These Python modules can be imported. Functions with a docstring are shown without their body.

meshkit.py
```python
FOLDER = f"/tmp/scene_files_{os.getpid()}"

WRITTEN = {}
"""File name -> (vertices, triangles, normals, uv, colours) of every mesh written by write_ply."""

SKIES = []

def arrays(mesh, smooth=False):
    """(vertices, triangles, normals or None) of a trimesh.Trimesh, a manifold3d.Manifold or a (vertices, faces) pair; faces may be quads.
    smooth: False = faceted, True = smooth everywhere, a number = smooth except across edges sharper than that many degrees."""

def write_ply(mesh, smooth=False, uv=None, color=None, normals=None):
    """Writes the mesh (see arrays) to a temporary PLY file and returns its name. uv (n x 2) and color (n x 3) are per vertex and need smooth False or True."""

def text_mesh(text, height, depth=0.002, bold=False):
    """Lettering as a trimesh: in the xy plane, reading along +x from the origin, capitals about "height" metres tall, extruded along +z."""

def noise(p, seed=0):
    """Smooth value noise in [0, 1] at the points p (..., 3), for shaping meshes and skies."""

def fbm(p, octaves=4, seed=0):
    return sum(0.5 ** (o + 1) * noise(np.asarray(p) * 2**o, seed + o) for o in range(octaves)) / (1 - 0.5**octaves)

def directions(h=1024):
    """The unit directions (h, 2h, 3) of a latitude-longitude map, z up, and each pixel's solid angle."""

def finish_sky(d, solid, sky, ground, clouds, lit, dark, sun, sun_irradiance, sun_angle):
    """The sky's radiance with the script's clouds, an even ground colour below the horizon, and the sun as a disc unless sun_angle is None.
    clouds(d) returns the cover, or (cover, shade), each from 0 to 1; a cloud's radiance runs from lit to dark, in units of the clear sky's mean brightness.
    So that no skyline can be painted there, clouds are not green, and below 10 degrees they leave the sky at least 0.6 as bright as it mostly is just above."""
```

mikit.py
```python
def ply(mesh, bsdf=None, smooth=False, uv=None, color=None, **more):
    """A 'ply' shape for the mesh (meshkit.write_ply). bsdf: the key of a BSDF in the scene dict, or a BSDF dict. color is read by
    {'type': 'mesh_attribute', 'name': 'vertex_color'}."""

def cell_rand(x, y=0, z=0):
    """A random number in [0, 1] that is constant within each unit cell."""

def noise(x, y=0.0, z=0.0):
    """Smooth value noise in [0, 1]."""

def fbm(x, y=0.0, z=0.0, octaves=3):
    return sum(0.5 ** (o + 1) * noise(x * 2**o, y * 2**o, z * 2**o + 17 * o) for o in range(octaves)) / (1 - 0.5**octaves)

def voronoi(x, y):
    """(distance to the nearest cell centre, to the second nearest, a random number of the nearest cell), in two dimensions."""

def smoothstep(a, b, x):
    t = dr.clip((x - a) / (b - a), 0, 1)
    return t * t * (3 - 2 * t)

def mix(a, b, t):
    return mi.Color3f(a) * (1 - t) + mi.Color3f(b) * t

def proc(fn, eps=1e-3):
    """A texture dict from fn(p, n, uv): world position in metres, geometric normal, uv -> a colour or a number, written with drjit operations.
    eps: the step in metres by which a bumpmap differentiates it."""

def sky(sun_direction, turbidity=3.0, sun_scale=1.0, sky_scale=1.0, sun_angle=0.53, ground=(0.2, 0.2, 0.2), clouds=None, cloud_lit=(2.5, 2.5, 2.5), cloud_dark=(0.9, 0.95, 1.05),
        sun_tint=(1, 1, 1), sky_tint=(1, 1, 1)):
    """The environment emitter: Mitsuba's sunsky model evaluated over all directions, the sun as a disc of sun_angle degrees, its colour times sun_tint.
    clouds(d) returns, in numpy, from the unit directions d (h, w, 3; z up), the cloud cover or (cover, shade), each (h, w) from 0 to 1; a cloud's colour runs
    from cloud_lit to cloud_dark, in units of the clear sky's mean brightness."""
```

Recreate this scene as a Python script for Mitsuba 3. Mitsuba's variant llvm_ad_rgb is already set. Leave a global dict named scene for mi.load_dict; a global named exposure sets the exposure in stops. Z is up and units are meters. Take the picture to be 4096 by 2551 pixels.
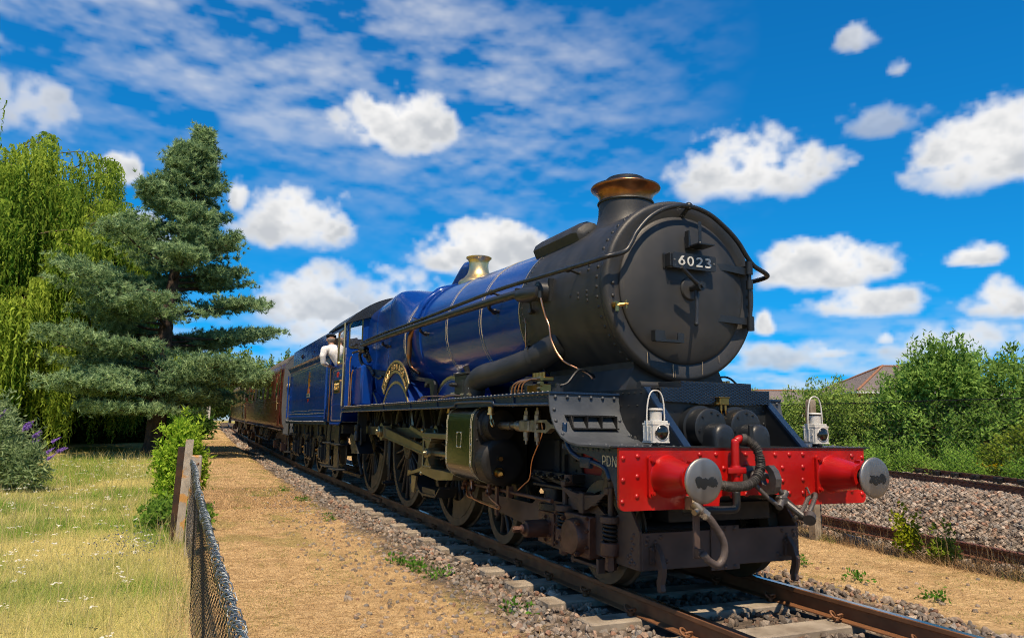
import math
import numpy as np
import trimesh
import mitsuba as mi
import drjit as dr
import mikit
import meshkit
import shapely
from shapely.geometry import Polygon, Point, LineString, box as sbox
from shapely import affinity

scene, labels = {}, {}
T = mi.ScalarTransform4f
PI = math.pi
# ---------------------------------------------------------------- camera, sky, exposure
EYE = np.array([-4.3897, -4.9465, 1.3975])
FWD = np.array([0.39903, 0.90608, 0.14073]); CUP = np.array([-0.07208, -0.12201, 0.98991])
scene['camera'] = {'type': 'perspective', 'fov': 2 * math.degrees(math.atan(2048 / 2964.95)), 'fov_axis': 'x', 'near_clip': 0.05, 'far_clip': 3000.0,
                   'to_world': T().look_at(origin=EYE.tolist(), target=(EYE + FWD).tolist(), up=CUP.tolist())}
SUN = np.array([-0.31, -1.0, 1.85]); SUN = SUN / np.linalg.norm(SUN)
exposure = 2.15
_rs = np.random.RandomState(5)
# cumulus: azimuth (deg from +y towards +x), elevation of the base, half width, height (deg), softness
CUMULUS = [(14.2, 20.1, 5.0, 5.3, 0.25), (42.3, 16.6, 7.2, 5.4, 0.35), (57.3, 15.7, 5.4, 6.0, 0.3), (7.0, 12.6, 5.0, 5.3, 0.35), (2.8, 15.0, 0.9, 2.8, 0.4), (21.1, 11.5, 6.1, 4.5, 0.25), (47.2, 9.8, 5.7, 4.2, 0.3), (49.4, 7.7, 5.2, 2.7, 0.4), (56.2, 10.8, 2.2, 1.9, 0.3), (57.4, 7.3, 2.6, 2.7, 0.4), (49.9, 25.7, 1.6, 2.1, 0.7), (52.4, 23.8, 0.8, 1.3, 0.8), (51.4, 20.0, 3.5, 2.6, 1.2), (-10.7, 17.6, 3.3, 4.3, 0.8), (-5.0, 15.7, 1.5, 2.6, 0.4), (8.2, 7.0, 4.7, 4.9, 0.5), (10.5, 5.9, 6.1, 5.9, 0.8), (42.8, 6.7, 1.0, 1.9, 0.4), (50.7, 5.9, 0.7, 1.1, 0.5), (46.6, 5.0, 2.5, 1.0, 0.6), (-0.1, 17.4, 1.5, 2.3, 1.0), (9.6, 5.4, 4.3, 4.4, 0.6), (14.5, 7.5, 5.5, 4.5, .7), (55, 4.5, 5.5, 3.2, .6), (44, 4.2, 5.0, 2.6, .8), (-3, 10.5, 4, 4, .8)]
for k in range(120):                                  # clouds out of view, extra ones added overhead to lift the fill light
    az = _rs.uniform(62, 346); el = _rs.choice([2, 3, 5, 7, 10, 14, 20, 28, 36, 46, 56, 66]) * _rs.uniform(.8, 1.2)
    CUMULUS.append((az, el, _rs.uniform(3, 9), _rs.uniform(2.5, 6.5), .5))


def clouds(d):
    az = np.degrees(np.arctan2(d[..., 0], d[..., 1])); el = np.degrees(np.arcsin(np.clip(d[..., 2], -1, 1)))
    big = meshkit.fbm(d * 9.0, 5, 3) - .5
    mid = meshkit.fbm(d * 34.0, 5, 11) - .5; fine = meshkit.fbm(d * 110.0, 3, 15) - .5
    cover = np.zeros(az.shape); shade = np.zeros(az.shape)
    for q, (a, e, w, h, soft) in enumerate(CUMULUS):
        da = (az - a + 180) % 360 - 180
        near = (np.abs(da * np.cos(np.radians(el))) < 1.7 * w) & (el > e - .8 * h) & (el < e + 1.8 * h)
        if not near.any():
            continue
        u = (da * np.cos(np.radians(el)))[near] / w; v = (el - e)[near] / h
        m = mid[near] + .22 * fine[near]; b = big[near]; lump = meshkit.fbm(np.stack([u * 1.7 + 3 * q, v * 1.5, 0 * u + 1.7 * q], -1), 3, 50 + q) - .5
        vv = np.where(v < .3, (v - .3) / .36, (v - .3) / .70)
        den = 1 - u * u * (1 + .25 * v) - vv * vv + 1.0 * lump + .6 * b + (1.05 + .6 * (v > .25) + 2.2 * max(0, soft - .45)) * m
        c = np.clip((den - .05) / (.42 + .8 * soft), 0, 1); c = c * c * (3 - 2 * c) * (1 - .5 * max(0, soft - .4))
        s = np.clip(1.0 - 1.15 * v + 1.9 * m + 1.1 * lump, 0, 1) * np.clip((den - .1) * 1.3, 0, 1)
        shade[near] = np.where(c > cover[near], s, shade[near]); cover[near] = np.maximum(cover[near], c)
    # thin high cloud in streaks across the upper sky, low haze bank of small cloud near the horizon
    w1 = meshkit.fbm(d * [2.2, 2.2, 4.5] + 7.3, 3, 21); w2 = meshkit.fbm(d * [13, 13, 30] + 2.1, 5, 33); w3 = meshkit.fbm(d * [40, 40, 80] + 4.7, 4, 37)
    band = np.exp(-((el - 27 + .10 * (az - 5)) / 9.0) ** 2) * np.clip((43 - az + 26 * (w1 - .5)) / 24, 0, 1) * np.clip((az + 60) / 30, 0, 1)
    other = np.clip((w1 - .55) * 4, 0, 1) * np.clip((el - 12) / 14, 0, 1) * (1 - np.clip((90 - np.abs(az)) / 30, 0, 1))
    cirrus = np.clip((.6 * w2 + .4 * w3 - .40) * 3.2, 0, 1) * np.clip(band * 1.25 + .55 * other, 0, 1) * .55
    low = np.clip(1 - el / 9.0, 0, 1) ** .8
    lowc = np.clip((.55 * meshkit.fbm(d * [20, 20, 70] + 9.1, 5, 44) + .45 * w3 - .39) * 4.5, 0, 1) * low * .8
    thin = np.maximum(cirrus, lowc)
    both = 1 - (1 - cover) * (1 - thin)
    sh = np.where(both > 1e-4, (cover * shade + (1 - cover) * thin * .38) / np.maximum(both, 1e-4), 0)
    return both, sh


scene['sky_light'] = mikit.sky(SUN.tolist(), turbidity=2.0, sun_scale=.92, sky_scale=1.0, ground=(.2, .19, .15), clouds=clouds, cloud_lit=(3.9, 3.85, 3.78), cloud_dark=(2.25, 2.36, 2.5),
                               sun_tint=(1.0, .97, .92), sky_tint=(.035, .60, .93))

# ---------------------------------------------------------------- mesh helpers
cat = trimesh.util.concatenate


def box(x0, x1, y0, y1, z0, z1, c=0.0):
    if c <= 0:
        m = trimesh.creation.box([x1 - x0, y1 - y0, z1 - z0]); m.apply_translation([(x0 + x1) / 2, (y0 + y1) / 2, (z0 + z1) / 2]); return m
    p = []
    for x, sx in ((x0, 1), (x1, -1)):
        for y, sy in ((y0, 1), (y1, -1)):
            for z, sz in ((z0, 1), (z1, -1)):
                p += [(x + sx * c, y + sy * c, z), (x + sx * c, y, z + sz * c), (x, y + sy * c, z + sz * c)]
    return trimesh.convex.convex_hull(np.array(p))


def frame(a, b):
    d = np.asarray(b, float) - np.asarray(a, float); L = np.linalg.norm(d); d = d / L
    u = np.cross(d, [0, 0, 1.0] if abs(d[2]) < .9 else [1.0, 0, 0]); u /= np.linalg.norm(u)
    return d, u, np.cross(d, u), L


def lathe(prof, o=(0, 0, 0), axis=(0, 0, 1), n=32):
    """prof: [(radius, height)...] about axis through o."""
    d, u, v, _ = frame(o, np.asarray(o, float) + np.asarray(axis, float))
    ang = np.arange(n) * 2 * PI / n
    ring = np.cos(ang)[:, None] * u + np.sin(ang)[:, None] * v
    V = [np.asarray(o) + r * ring + h * d for r, h in prof]
    f = []
    k = len(prof)
    i = np.arange(n); j = (i + 1) % n
    for a in range(k - 1):
        A, B = a * n, (a + 1) * n
        f.append(np.stack([A + i, A + j, B + j], 1)); f.append(np.stack([A + i, B + j, B + i], 1))
    V = np.vstack(V); F = np.vstack(f)
    m = trimesh.Trimesh(V, F, process=False); m.merge_vertices(); m.update_faces(m.nondegenerate_faces()); return m


def cyl(a, b, r, r2=None, n=20, c=0.0):
    r2 = r if r2 is None else r2
    L = np.linalg.norm(np.asarray(b, float) - np.asarray(a, float)); ax = (np.asarray(b, float) - np.asarray(a, float)) / L
    if c > 0:
        return lathe([(0, 0), (r - c, 0), (r, c), (r2, L - c), (r2 - c, L), (0, L)], a, ax, n)
    return lathe([(0, 0), (r, 0), (r2, L), (0, L)], a, ax, n)


def smooth_path(pts, k=6, closed=False):
    p = np.asarray(pts, float)
    if closed:
        p = np.vstack([p[-1:], p, p[:2]])
    else:
        p = np.vstack([2 * p[0] - p[1], p, 2 * p[-1] - p[-2]])
    out = []
    for i in range(1, len(p) - 2):
        for t in np.arange(k) / k:
            a, b, c, d = p[i - 1], p[i], p[i + 1], p[i + 2]
            out.append(.5 * (2 * b + (c - a) * t + (2 * a - 5 * b + 4 * c - d) * t * t + (3 * b - a - 3 * c + d) * t ** 3))
    if not closed:
        out.append(p[-2])
    return np.array(out)


def tube(pts, r, n=10, k=6, closed=False, cap=True):
    """Smooth tube through pts (k=0: straight pieces). r: number or one per smoothed point."""
    p = smooth_path(pts, k, closed) if k else np.asarray(pts, float)
    t = np.gradient(p, axis=0) if not closed else np.roll(p, -1, 0) - np.roll(p, 1, 0)
    t /= np.linalg.norm(t, axis=1, keepdims=True) + 1e-12
    u = np.cross(t[0], [0, 0, 1.0] if abs(t[0][2]) < .9 else [1.0, 0, 0]); U = []
    for ti in t:
        u = u - ti * (u @ ti); u = u / np.linalg.norm(u); U.append(u)
    U = np.array(U); Wv = np.cross(t, U); ang = np.arange(n) * 2 * PI / n
    rr = np.broadcast_to(r, (len(p),))
    V = (p[:, None] + rr[:, None, None] * (np.cos(ang)[None, :, None] * U[:, None] + np.sin(ang)[None, :, None] * Wv[:, None])).reshape(-1, 3)
    m = len(p); f = []
    i = np.arange(n); j = (i + 1) % n
    for a in range(m if closed else m - 1):
        A, B = a * n, ((a + 1) % m) * n
        f += [np.stack([A + i, A + j, B + j], 1), np.stack([A + i, B + j, B + i], 1)]
    if cap and not closed:
        V = np.vstack([V, p[0], p[-1]]); e = (m - 1) * n
        f += [np.stack([j, i, i * 0 + m * n], 1), np.stack([e + i, e + j, i * 0 + m * n + 1], 1)]
    return trimesh.Trimesh(V, np.vstack(f), process=False)


def sphere(c, r, sub=2, s=(1, 1, 1)):
    m = trimesh.creation.icosphere(subdivisions=sub, radius=1.0); m.vertices = m.vertices * np.asarray(s) * r + np.asarray(c, float); return m


def plate(poly, axis, a0, a1):
    """Extrude a polygon along axis: 'x' poly=(y,z), 'y' poly=(x,z), 'z' poly=(x,y)."""
    if not hasattr(poly, 'geom_type'):
        poly = Polygon(poly)
    gs = [g for g in getattr(poly, 'geoms', [poly]) if g.area > 1e-9]
    out = []
    for g in gs:
        m = trimesh.creation.extrude_polygon(g, abs(a1 - a0), engine='earcut')
        v = np.array(m.vertices); lo = min(a0, a1)
        if axis == 'x':
            m.vertices = np.stack([v[:, 2] + lo, v[:, 0], v[:, 1]], 1)
        elif axis == 'y':
            m.vertices = np.stack([v[:, 0], v[:, 2] + lo, v[:, 1]], 1); m.invert()
        else:
            m.vertices = v + [0, 0, lo]
        out.append(m)
    return cat(out)


def rrect(x0, x1, y0, y1, r):
    return sbox(x0 + r, y0 + r, x1 - r, y1 - r).buffer(r, quad_segs=5)


def disc2(x, y, r, q=8):
    return Point(x, y).buffer(r, quad_segs=q)


_dome = None


def domes(pts, normal, r, flat=.75):
    """Rivet heads: low domes at pts, standing along normal."""
    d, u, v, _ = frame((0, 0, 0), normal)
    n = 8; ang = np.arange(n) * 2 * PI / n; ring = np.cos(ang)[:, None] * u + np.sin(ang)[:, None] * v
    V = np.vstack([ring * r, ring * r * .72 + d * r * flat * .7, d[None] * r * flat])
    i = np.arange(n); j = (i + 1) % n
    F = np.vstack([np.stack([i, j, n + j], 1), np.stack([i, n + j, n + i], 1), np.stack([n + i, n + j, i * 0 + 2 * n], 1)])
    P = np.atleast_2d(np.asarray(pts, float))
    return trimesh.Trimesh((P[:, None] + V[None]).reshape(-1, 3), (F[None] + (np.arange(len(P)) * len(V))[:, None, None]).reshape(-1, 3), process=False)


def hexes(pts, normal, r, h):
    o = []
    for p in np.atleast_2d(np.asarray(pts, float)):
        nn = np.asarray(normal, float); o.append(cyl(p, p + nn * h, r, n=6)); o.append(cyl(p + nn * h, p + nn * h * 1.5, r * .55, n=8))
    return cat(o)


def mir(m):
    m = m.copy(); m.vertices = np.array(m.vertices) * [-1, 1, 1]; m.invert(); return m


class Both(list):
    pass


def both(m):
    """A mesh and its mirror image: put() makes them two entries, inside a longer list they join it."""
    return Both([m, mir(m)])


def flat(ms):
    return [q for m in ms for q in (flat(m) if isinstance(m, (list, tuple)) else [m])]


def loft(secs, close_ends=True):
    """secs: list of (n,3) closed rings."""
    n = len(secs[0]); V = np.vstack(secs); f = []
    i = np.arange(n); j = (i + 1) % n
    for a in range(len(secs) - 1):
        A, B = a * n, (a + 1) * n
        f += [np.stack([A + i, A + j, B + j], 1), np.stack([A + i, B + j, B + i], 1)]
    F = np.vstack(f)
    if close_ends:
        V = np.vstack([V, secs[0].mean(0), secs[-1].mean(0)]); e = (len(secs) - 1) * n; c = len(secs) * n
        F = np.vstack([F, np.stack([j, i, i * 0 + c], 1), np.stack([e + i, e + j, i * 0 + c + 1], 1)])
    m = trimesh.Trimesh(V, F, process=False)
    if m.volume < 0:
        m.invert()
    return m


def text(s, h, depth=.004, bold=False):
    m = meshkit.text_mesh(s, h, depth, bold); return m


def text_on(s, h, origin, right, up, width=None, depth=.004, bold=False, center=False):
    m = text(s, h, depth, bold); v = np.array(m.vertices)
    v[:, 0] -= v[:, 0].min()
    if width:
        v[:, 0] *= width / v[:, 0].max()
    if center:
        v[:, 0] -= v[:, 0].max() / 2
    r, u = np.asarray(right, float), np.asarray(up, float); nrm = np.cross(r, u)
    m.vertices = np.asarray(origin, float) + v[:, :1] * r + v[:, 1:2] * u + v[:, 2:] * nrm
    return m


# ---------------------------------------------------------------- registering
def numbered(key):
    if key not in scene and key not in labels:
        return key
    k = 1
    while f'{key}_{k:03d}' in scene or f'{key}_{k:03d}' in labels:
        k += 1
    return f'{key}_{k:03d}'


def tag(key, label=None, cat_=None, group=None, kind=None):
    d = labels.setdefault(key, {})
    for n, v in (('label', label), ('category', cat_), ('group', group), ('kind', kind)):
        if v:
            d[n] = v
    return key


def thing(name, label, cat_, group=None):
    k = numbered(name); return tag(k, label, cat_, group)


def put(name, mesh, mat, parent=None, smooth=32, label=None, kind=None, color=None, split=False, **more):
    if split:
        return [put(name, m, mat, parent, smooth, label, kind, color, **more) for m in flat(mesh)][0]
    if isinstance(mesh, Both) and kind != 'stuff':
        return [put(name, m, mat, parent, smooth, label, kind, color, **more) for m in mesh][0]
    if isinstance(mesh, (list, tuple)):
        mesh = cat(flat(mesh))
    k = numbered((parent + '__' if parent else '') + name)
    scene[k] = mikit.ply(mesh, mat, smooth, color=color, **more)
    if label or kind:
        tag(k, label, None, None, kind)
    return k


def put_copy(name, src, to_world, parent=None):
    k = numbered((parent + '__' if parent else '') + name); scene[k] = {**scene[src], 'to_world': to_world}; return k


def dup(root, name, to_world, label, cat_, group=None, skip=()):
    """A copy of a thing with copies of its parts."""
    r = thing(name, label, cat_, group)
    for k in [k for k in scene if k.startswith(root + '__')]:
        scene[r + k[len(root):]] = {**scene[k], 'to_world': to_world}
    return r
# ---------------------------------------------------------------- materials
P = mikit.proc
nz, fb, mixc, sst = mikit.noise, mikit.fbm, mikit.mix, mikit.smoothstep


def rgb(*c):
    return {'type': 'rgb', 'value': list(map(float, c))}


def gloss(key, col, alpha=.06, **k):
    scene[key] = {'type': 'twosided', 'b': {'type': 'roughplastic', 'distribution': 'ggx', 'alpha': alpha, 'diffuse_reflectance': col if isinstance(col, dict) else rgb(*col), 'nonlinear': True, **k}}


def matt(key, col):
    scene[key] = {'type': 'twosided', 'b': {'type': 'diffuse', 'reflectance': col if isinstance(col, dict) else rgb(*col)}}


def metal(key, col, rough=.3, **k):
    scene[key] = {'type': 'twosided', 'b': {'type': 'principled', 'base_color': col if isinstance(col, dict) else rgb(*col), 'metallic': 1.0, 'roughness': rough, **k}}


def dirty(a, b, s=3.0, streak=0.0, amt=1.0):
    """A base colour that wanders between a and b in patches, and in vertical streaks if streak > 0."""
    def fn(p, n, uv):
        t = fb(p.x * s, p.y * s, p.z * s, 4)
        if streak:
            t = t * .6 + .4 * nz(p.x * streak, p.y * streak, p.z * 1.3)
        return mixc(a, b, dr.clip((t - .5) * 2.2 * amt + .5, 0, 1))
    return P(fn)


gloss('blue_paint', dirty((.007, .075, .37), (.010, .092, .44), 1.5), .03)
gloss('blue_dull', dirty((.010, .038, .10), (.018, .055, .13), 2.0, 5), .13)
gloss('black_gloss', dirty((.024, .030, .037), (.048, .052, .056), 3), .16)
gloss('smokebox_black', dirty((.038, .044, .050), (.092, .088, .084), 3.0, 9), .28)
gloss('apron_black', dirty((.09, .105, .125), (.17, .19, .215), 4.0), .24)  # black paint made paler and bluer, the reflected sky put into the colour
gloss('black_grime', dirty((.008, .008, .008), (.030, .027, .022), 6.0), .32)
gloss('frame_brown', dirty((.115, .075, .058), (.22, .145, .115), 5.0, 6), .34)
gloss('oily_brown', dirty((.13, .06, .042), (.28, .135, .09), 7.0), .22)
gloss('wheel_grey', dirty((.10, .085, .055), (.18, .15, .095), 5.0), .28)
gloss('spoke_dark', dirty((.014, .017, .022), (.040, .042, .044), 5.0), .2)
gloss('red_paint', dirty((.50, .010, .007), (.74, .014, .008), 2.2, 8), .12)
gloss('red_inner', (.35, .012, .01), .2)
gloss('white_paint', dirty((.74, .73, .69), (.86, .855, .83), 9.0, 14), .22)
gloss('cream_line', (.70, .66, .50), .2)
gloss('gold_line', (.55, .36, .08), .2)
gloss('lion_gold', (.62, .30, .015), .25)
gloss('lamp_cream', (.62, .50, .28), .2)
matt('hair_grey', (.20, .18, .17))
gloss('band_grey', (.36, .45, .38), .25)
gloss('sign_white', (.80, .80, .77), .2)
metal('steel', dirty((.22, .20, .18), (.42, .395, .36), 5.0, 26), .5)
metal('steel_worn', dirty((.24, .21, .17), (.40, .36, .30), 12.0), .5)
metal('rod_steel', dirty((.26, .225, .145), (.36, .32, .21), 4.0), .42)
metal('bright_steel', (.62, .61, .59), .2)
metal('brass', dirty((.76, .55, .25), (.84, .65, .34), 8.0), .40)
metal('brass_old', dirty((.34, .20, .06), (.50, .31, .10), 9.0), .28)
metal('copper', dirty((.25, .10, .042), (.38, .175, .085), 3.0, 26), .30)
metal('copper_pipe', dirty((.60, .27, .14), (.75, .40, .25), 10.0), .26)
gloss('grease', (.022, .024, .025), .25)
gloss('hose', dirty((.050, .046, .042), (.15, .135, .115), 30.0), .4)
gloss('hose_brown', dirty((.14, .105, .09), (.25, .20, .175), 12.0), .33)
gloss('link_steel', dirty((.085, .07, .06), (.19, .165, .145), 14.0), .3, int_ior=1.8)
scene['coach_pane'] = {'type': 'thindielectric', 'int_ior': 1.16}
scene['pane'] = {'type': 'thindielectric', 'int_ior': 1.5}
gloss('lens_glass', (.02, .025, .02), .02, int_ior=1.7)
gloss('window_dark', (.012, .014, .014), .03)
# cladding of the outside cylinder: polished, dark, green reflection put into the colour
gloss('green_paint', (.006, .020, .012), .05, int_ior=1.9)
gloss('maroon', dirty((.20, .026, .022), (.26, .040, .032), 2.0), .10)
gloss('coach_cream', dirty((.50, .38, .16), (.58, .45, .21), 2.0), .12)
gloss('coach_brown', dirty((.045, .026, .014), (.06, .035, .02), 2.0), .10)
matt('roof_grey', dirty((.10, .095, .09), (.16, .15, .14), 2.0))
matt('coach_grey', dirty((.075, .080, .085), (.10, .105, .11), 2.0))
matt('curtain', dirty((.78, .06, .06), (.85, .12, .10), 6.0))
matt('streak', (.30, .24, .17))
gloss('rust', dirty((.27, .12, .05), (.47, .225, .095), 9.0, 3), .38)
gloss('rust_red', dirty((.26, .10, .06), (.42, .18, .11), 7.0), .4)
gloss('rust_orange', dirty((.30, .10, .03), (.42, .15, .05), 18.0), .4)
metal('rail_top', (.55, .55, .56), .16)
matt('concrete', dirty((.20, .165, .125), (.33, .285, .225), 7.0))
matt('timber', dirty((.050, .045, .040), (.10, .085, .07), 8.0))


def lichen(p, n, uv):
    t = fb(p.x * 16, p.y * 16, p.z * 11, 4); o = sst(.55, .66, fb(p.x * 9 + 4, p.y * 9, p.z * 6, 4))
    return mixc(mixc((.20, .17, .14), (.50, .45, .38), t), (.50, .24, .045), o * .8)


matt('post_concrete', P(lichen))
gloss('dark_post', dirty((.035, .022, .016), (.13, .055, .02), 9.0), .4)
gloss('wire_blue', (.09, .16, .19), .25)
metal('wire_steel', (.25, .285, .31), .45)
gloss('wire_dark', (.014, .017, .016), .35)
for k, d in (('leaf_thin', 1.0), ('grass_thin', 1.0)):
    scene[k] = {'type': 'principledthin', 'base_color': {'type': 'mesh_attribute', 'name': 'vertex_color'}, 'roughness': .55, 'spec_trans': 0.0, 'diff_trans': d, 'eta': 1.4}
scene['needle'] = {'type': 'principledthin', 'base_color': {'type': 'mesh_attribute', 'name': 'vertex_color'}, 'roughness': .5, 'spec_trans': 0.0, 'diff_trans': .8, 'eta': 1.4}
scene['stone'] = {'type': 'twosided', 'b': {'type': 'diffuse', 'reflectance': {'type': 'mesh_attribute', 'name': 'vertex_color'}}}
matt('bark', dirty((.035, .027, .022), (.095, .07, .055), 7.0, 9))
matt('bark_pale', dirty((.12, .095, .06), (.25, .20, .12), 7.0))
matt('stem_green', (.08, .12, .03))
matt('white_trim', (.62, .62, .60))
gloss('post_blue', (.12, .19, .27), .3)
matt('cloth_white', (.70, .70, .72))
matt('skin', (.42, .24, .17))
matt('cap_black', (.012, .012, .014))
matt('trouser', (.02, .025, .04))


def bricks(p, n, uv):
    u = p.x * .7 + p.y * .7
    r = dr.floor(p.z / .075); c = u / .225 + .5 * r
    m = dr.select(((p.z / .075 - r) < .13) | ((c - dr.floor(c)) < .05), 1.0, 0.0)
    return mixc(mixc((.16, .045, .03), (.27, .085, .05), mikit.cell_rand(dr.floor(c), r, 3)), (.3, .26, .22), m)


matt('brick', P(bricks))


def slates(p, n, uv):
    r = dr.floor(p.z / .16)
    return mixc((.12, .105, .105), (.20, .175, .17), .5 * mikit.cell_rand(r, dr.floor((p.x + p.y) / .3 + .5 * r), 1) + .5 * (p.z / .16 - r))


matt('roof_tile', P(slates))
matt('ridge_tile', (.27, .14, .09))


def ground_colour(p, n, uv):
    far = sst(12.0, 60.0, p.y)
    g = fb(p.x * .9, p.y * .9, 0.0, 4); f = fb(p.x * 7, p.y * 7, 3.0, 4); h = nz(p.x * 45, p.y * 45, 1.0); st = nz(p.x * 3 + 2 * h, p.y * 60, 0.0)
    cx = dr.select(p.y > 5, (p.y - 5) * (p.y - 5) / 4160.0, 0.0); u = p.x - cx + .35 * (g - .5)
    straw = mixc((.20, .122, .055), (.56, .40, .21), dr.clip(.5 + 1.5 * (.45 * f + .3 * h + .25 * st - .5), 0, 1))
    straw = mixc(straw, (.17, .16, .045), sst(.56, .74, fb(p.x * 2.2, p.y * 1.4, 9.0, 4)) * .55)
    field = mixc((.17, .19, .04), (.45, .37, .14), .25 * h + .75 * sst(.35, .65, fb(p.x * .55, p.y * .45, 5.0, 4)))
    bed = mixc((.055, .045, .036), (.15, .12, .095), .5 * f + .5 * h)
    c = mixc(straw, field, sst(-4.05, -4.45, u))
    right = mixc(straw, bed, sst(4.6, 5.2, p.x - .09 * p.y))
    s = (p.x - 8.55) * .911 - (p.y - 3) * .411
    right = mixc(right, mixc((.06, .09, .02), (.20, .20, .06), f), sst(2.3, 2.9, s))
    c = dr.select(u > 0, right, c)
    c = mixc(c, bed, sst(2.05, 1.65, dr.abs(u) + .25 * (f - .5)))
    return c


scene['ground_mat'] = {'type': 'twosided', 'b': {'type': 'bumpmap', 'arbitrary': {'type': 'proc', **{k: v for k, v in P(lambda p, n, uv: .03 * fb(p.x * 12, p.y * 12, 0.0, 4), 4e-3).items() if k != 'type'}}, 'scale': 1.0,
                                                 'b': {'type': 'diffuse', 'reflectance': P(ground_colour)}}}
# ---------------------------------------------------------------- the lie of the land
def cx(y):
    return np.maximum(np.asarray(y, float) - 5, 0) ** 2 / 4160.0


def railz(y):
    return .01 * np.maximum(np.asarray(y, float) - 20, 0)


def sm(a, b, x):
    t = np.clip((x - a) / (b - a), 0, 1); return t * t * (3 - 2 * t)


def upper(x, y):
    """Distance to the right of the near rail of the raised line."""
    return (x - 8.55) * .911 - (y - 3) * .411


def gz(x, y):
    x = np.asarray(x, float); y = np.asarray(y, float)
    yy = np.minimum(y, 75); u = x - cx(np.minimum(y, 120)); bed = -.225 + railz(np.minimum(y, 120))
    left = -.27 + .0145 * np.maximum(yy - 8, 0)
    z = np.where(u < 0, bed + (left - bed) * sm(-1.5, -2.15, u), bed)
    n = meshkit.fbm(np.stack([x * .35, y * .35, 0 * x], -1), 3, 7) - .5
    z = z + np.where(u < -2.2, n * .10 * sm(-2.2, -4, u), 0)
    right = -.25 + .35 * 0 * x
    z = np.where(u > 0, bed + (right - bed) * sm(1.6, 2.4, u), z)
    s = upper(x, y)
    return z + np.where(u > 2.5, .58 * sm(-3.0, -.55, s) - .22 * sm(2.3, 3.6, s), 0)


def stretch(fine_a, fine_b, step, far, grow=1.16):
    a = list(np.arange(fine_a, fine_b + 1e-6, step)); d = step
    while a[-1] < far:
        d *= grow; a.append(a[-1] + d)
    d = step
    while a[0] > -far:
        d *= grow; a.insert(0, a[0] - d)
    return np.array(a)


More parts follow.
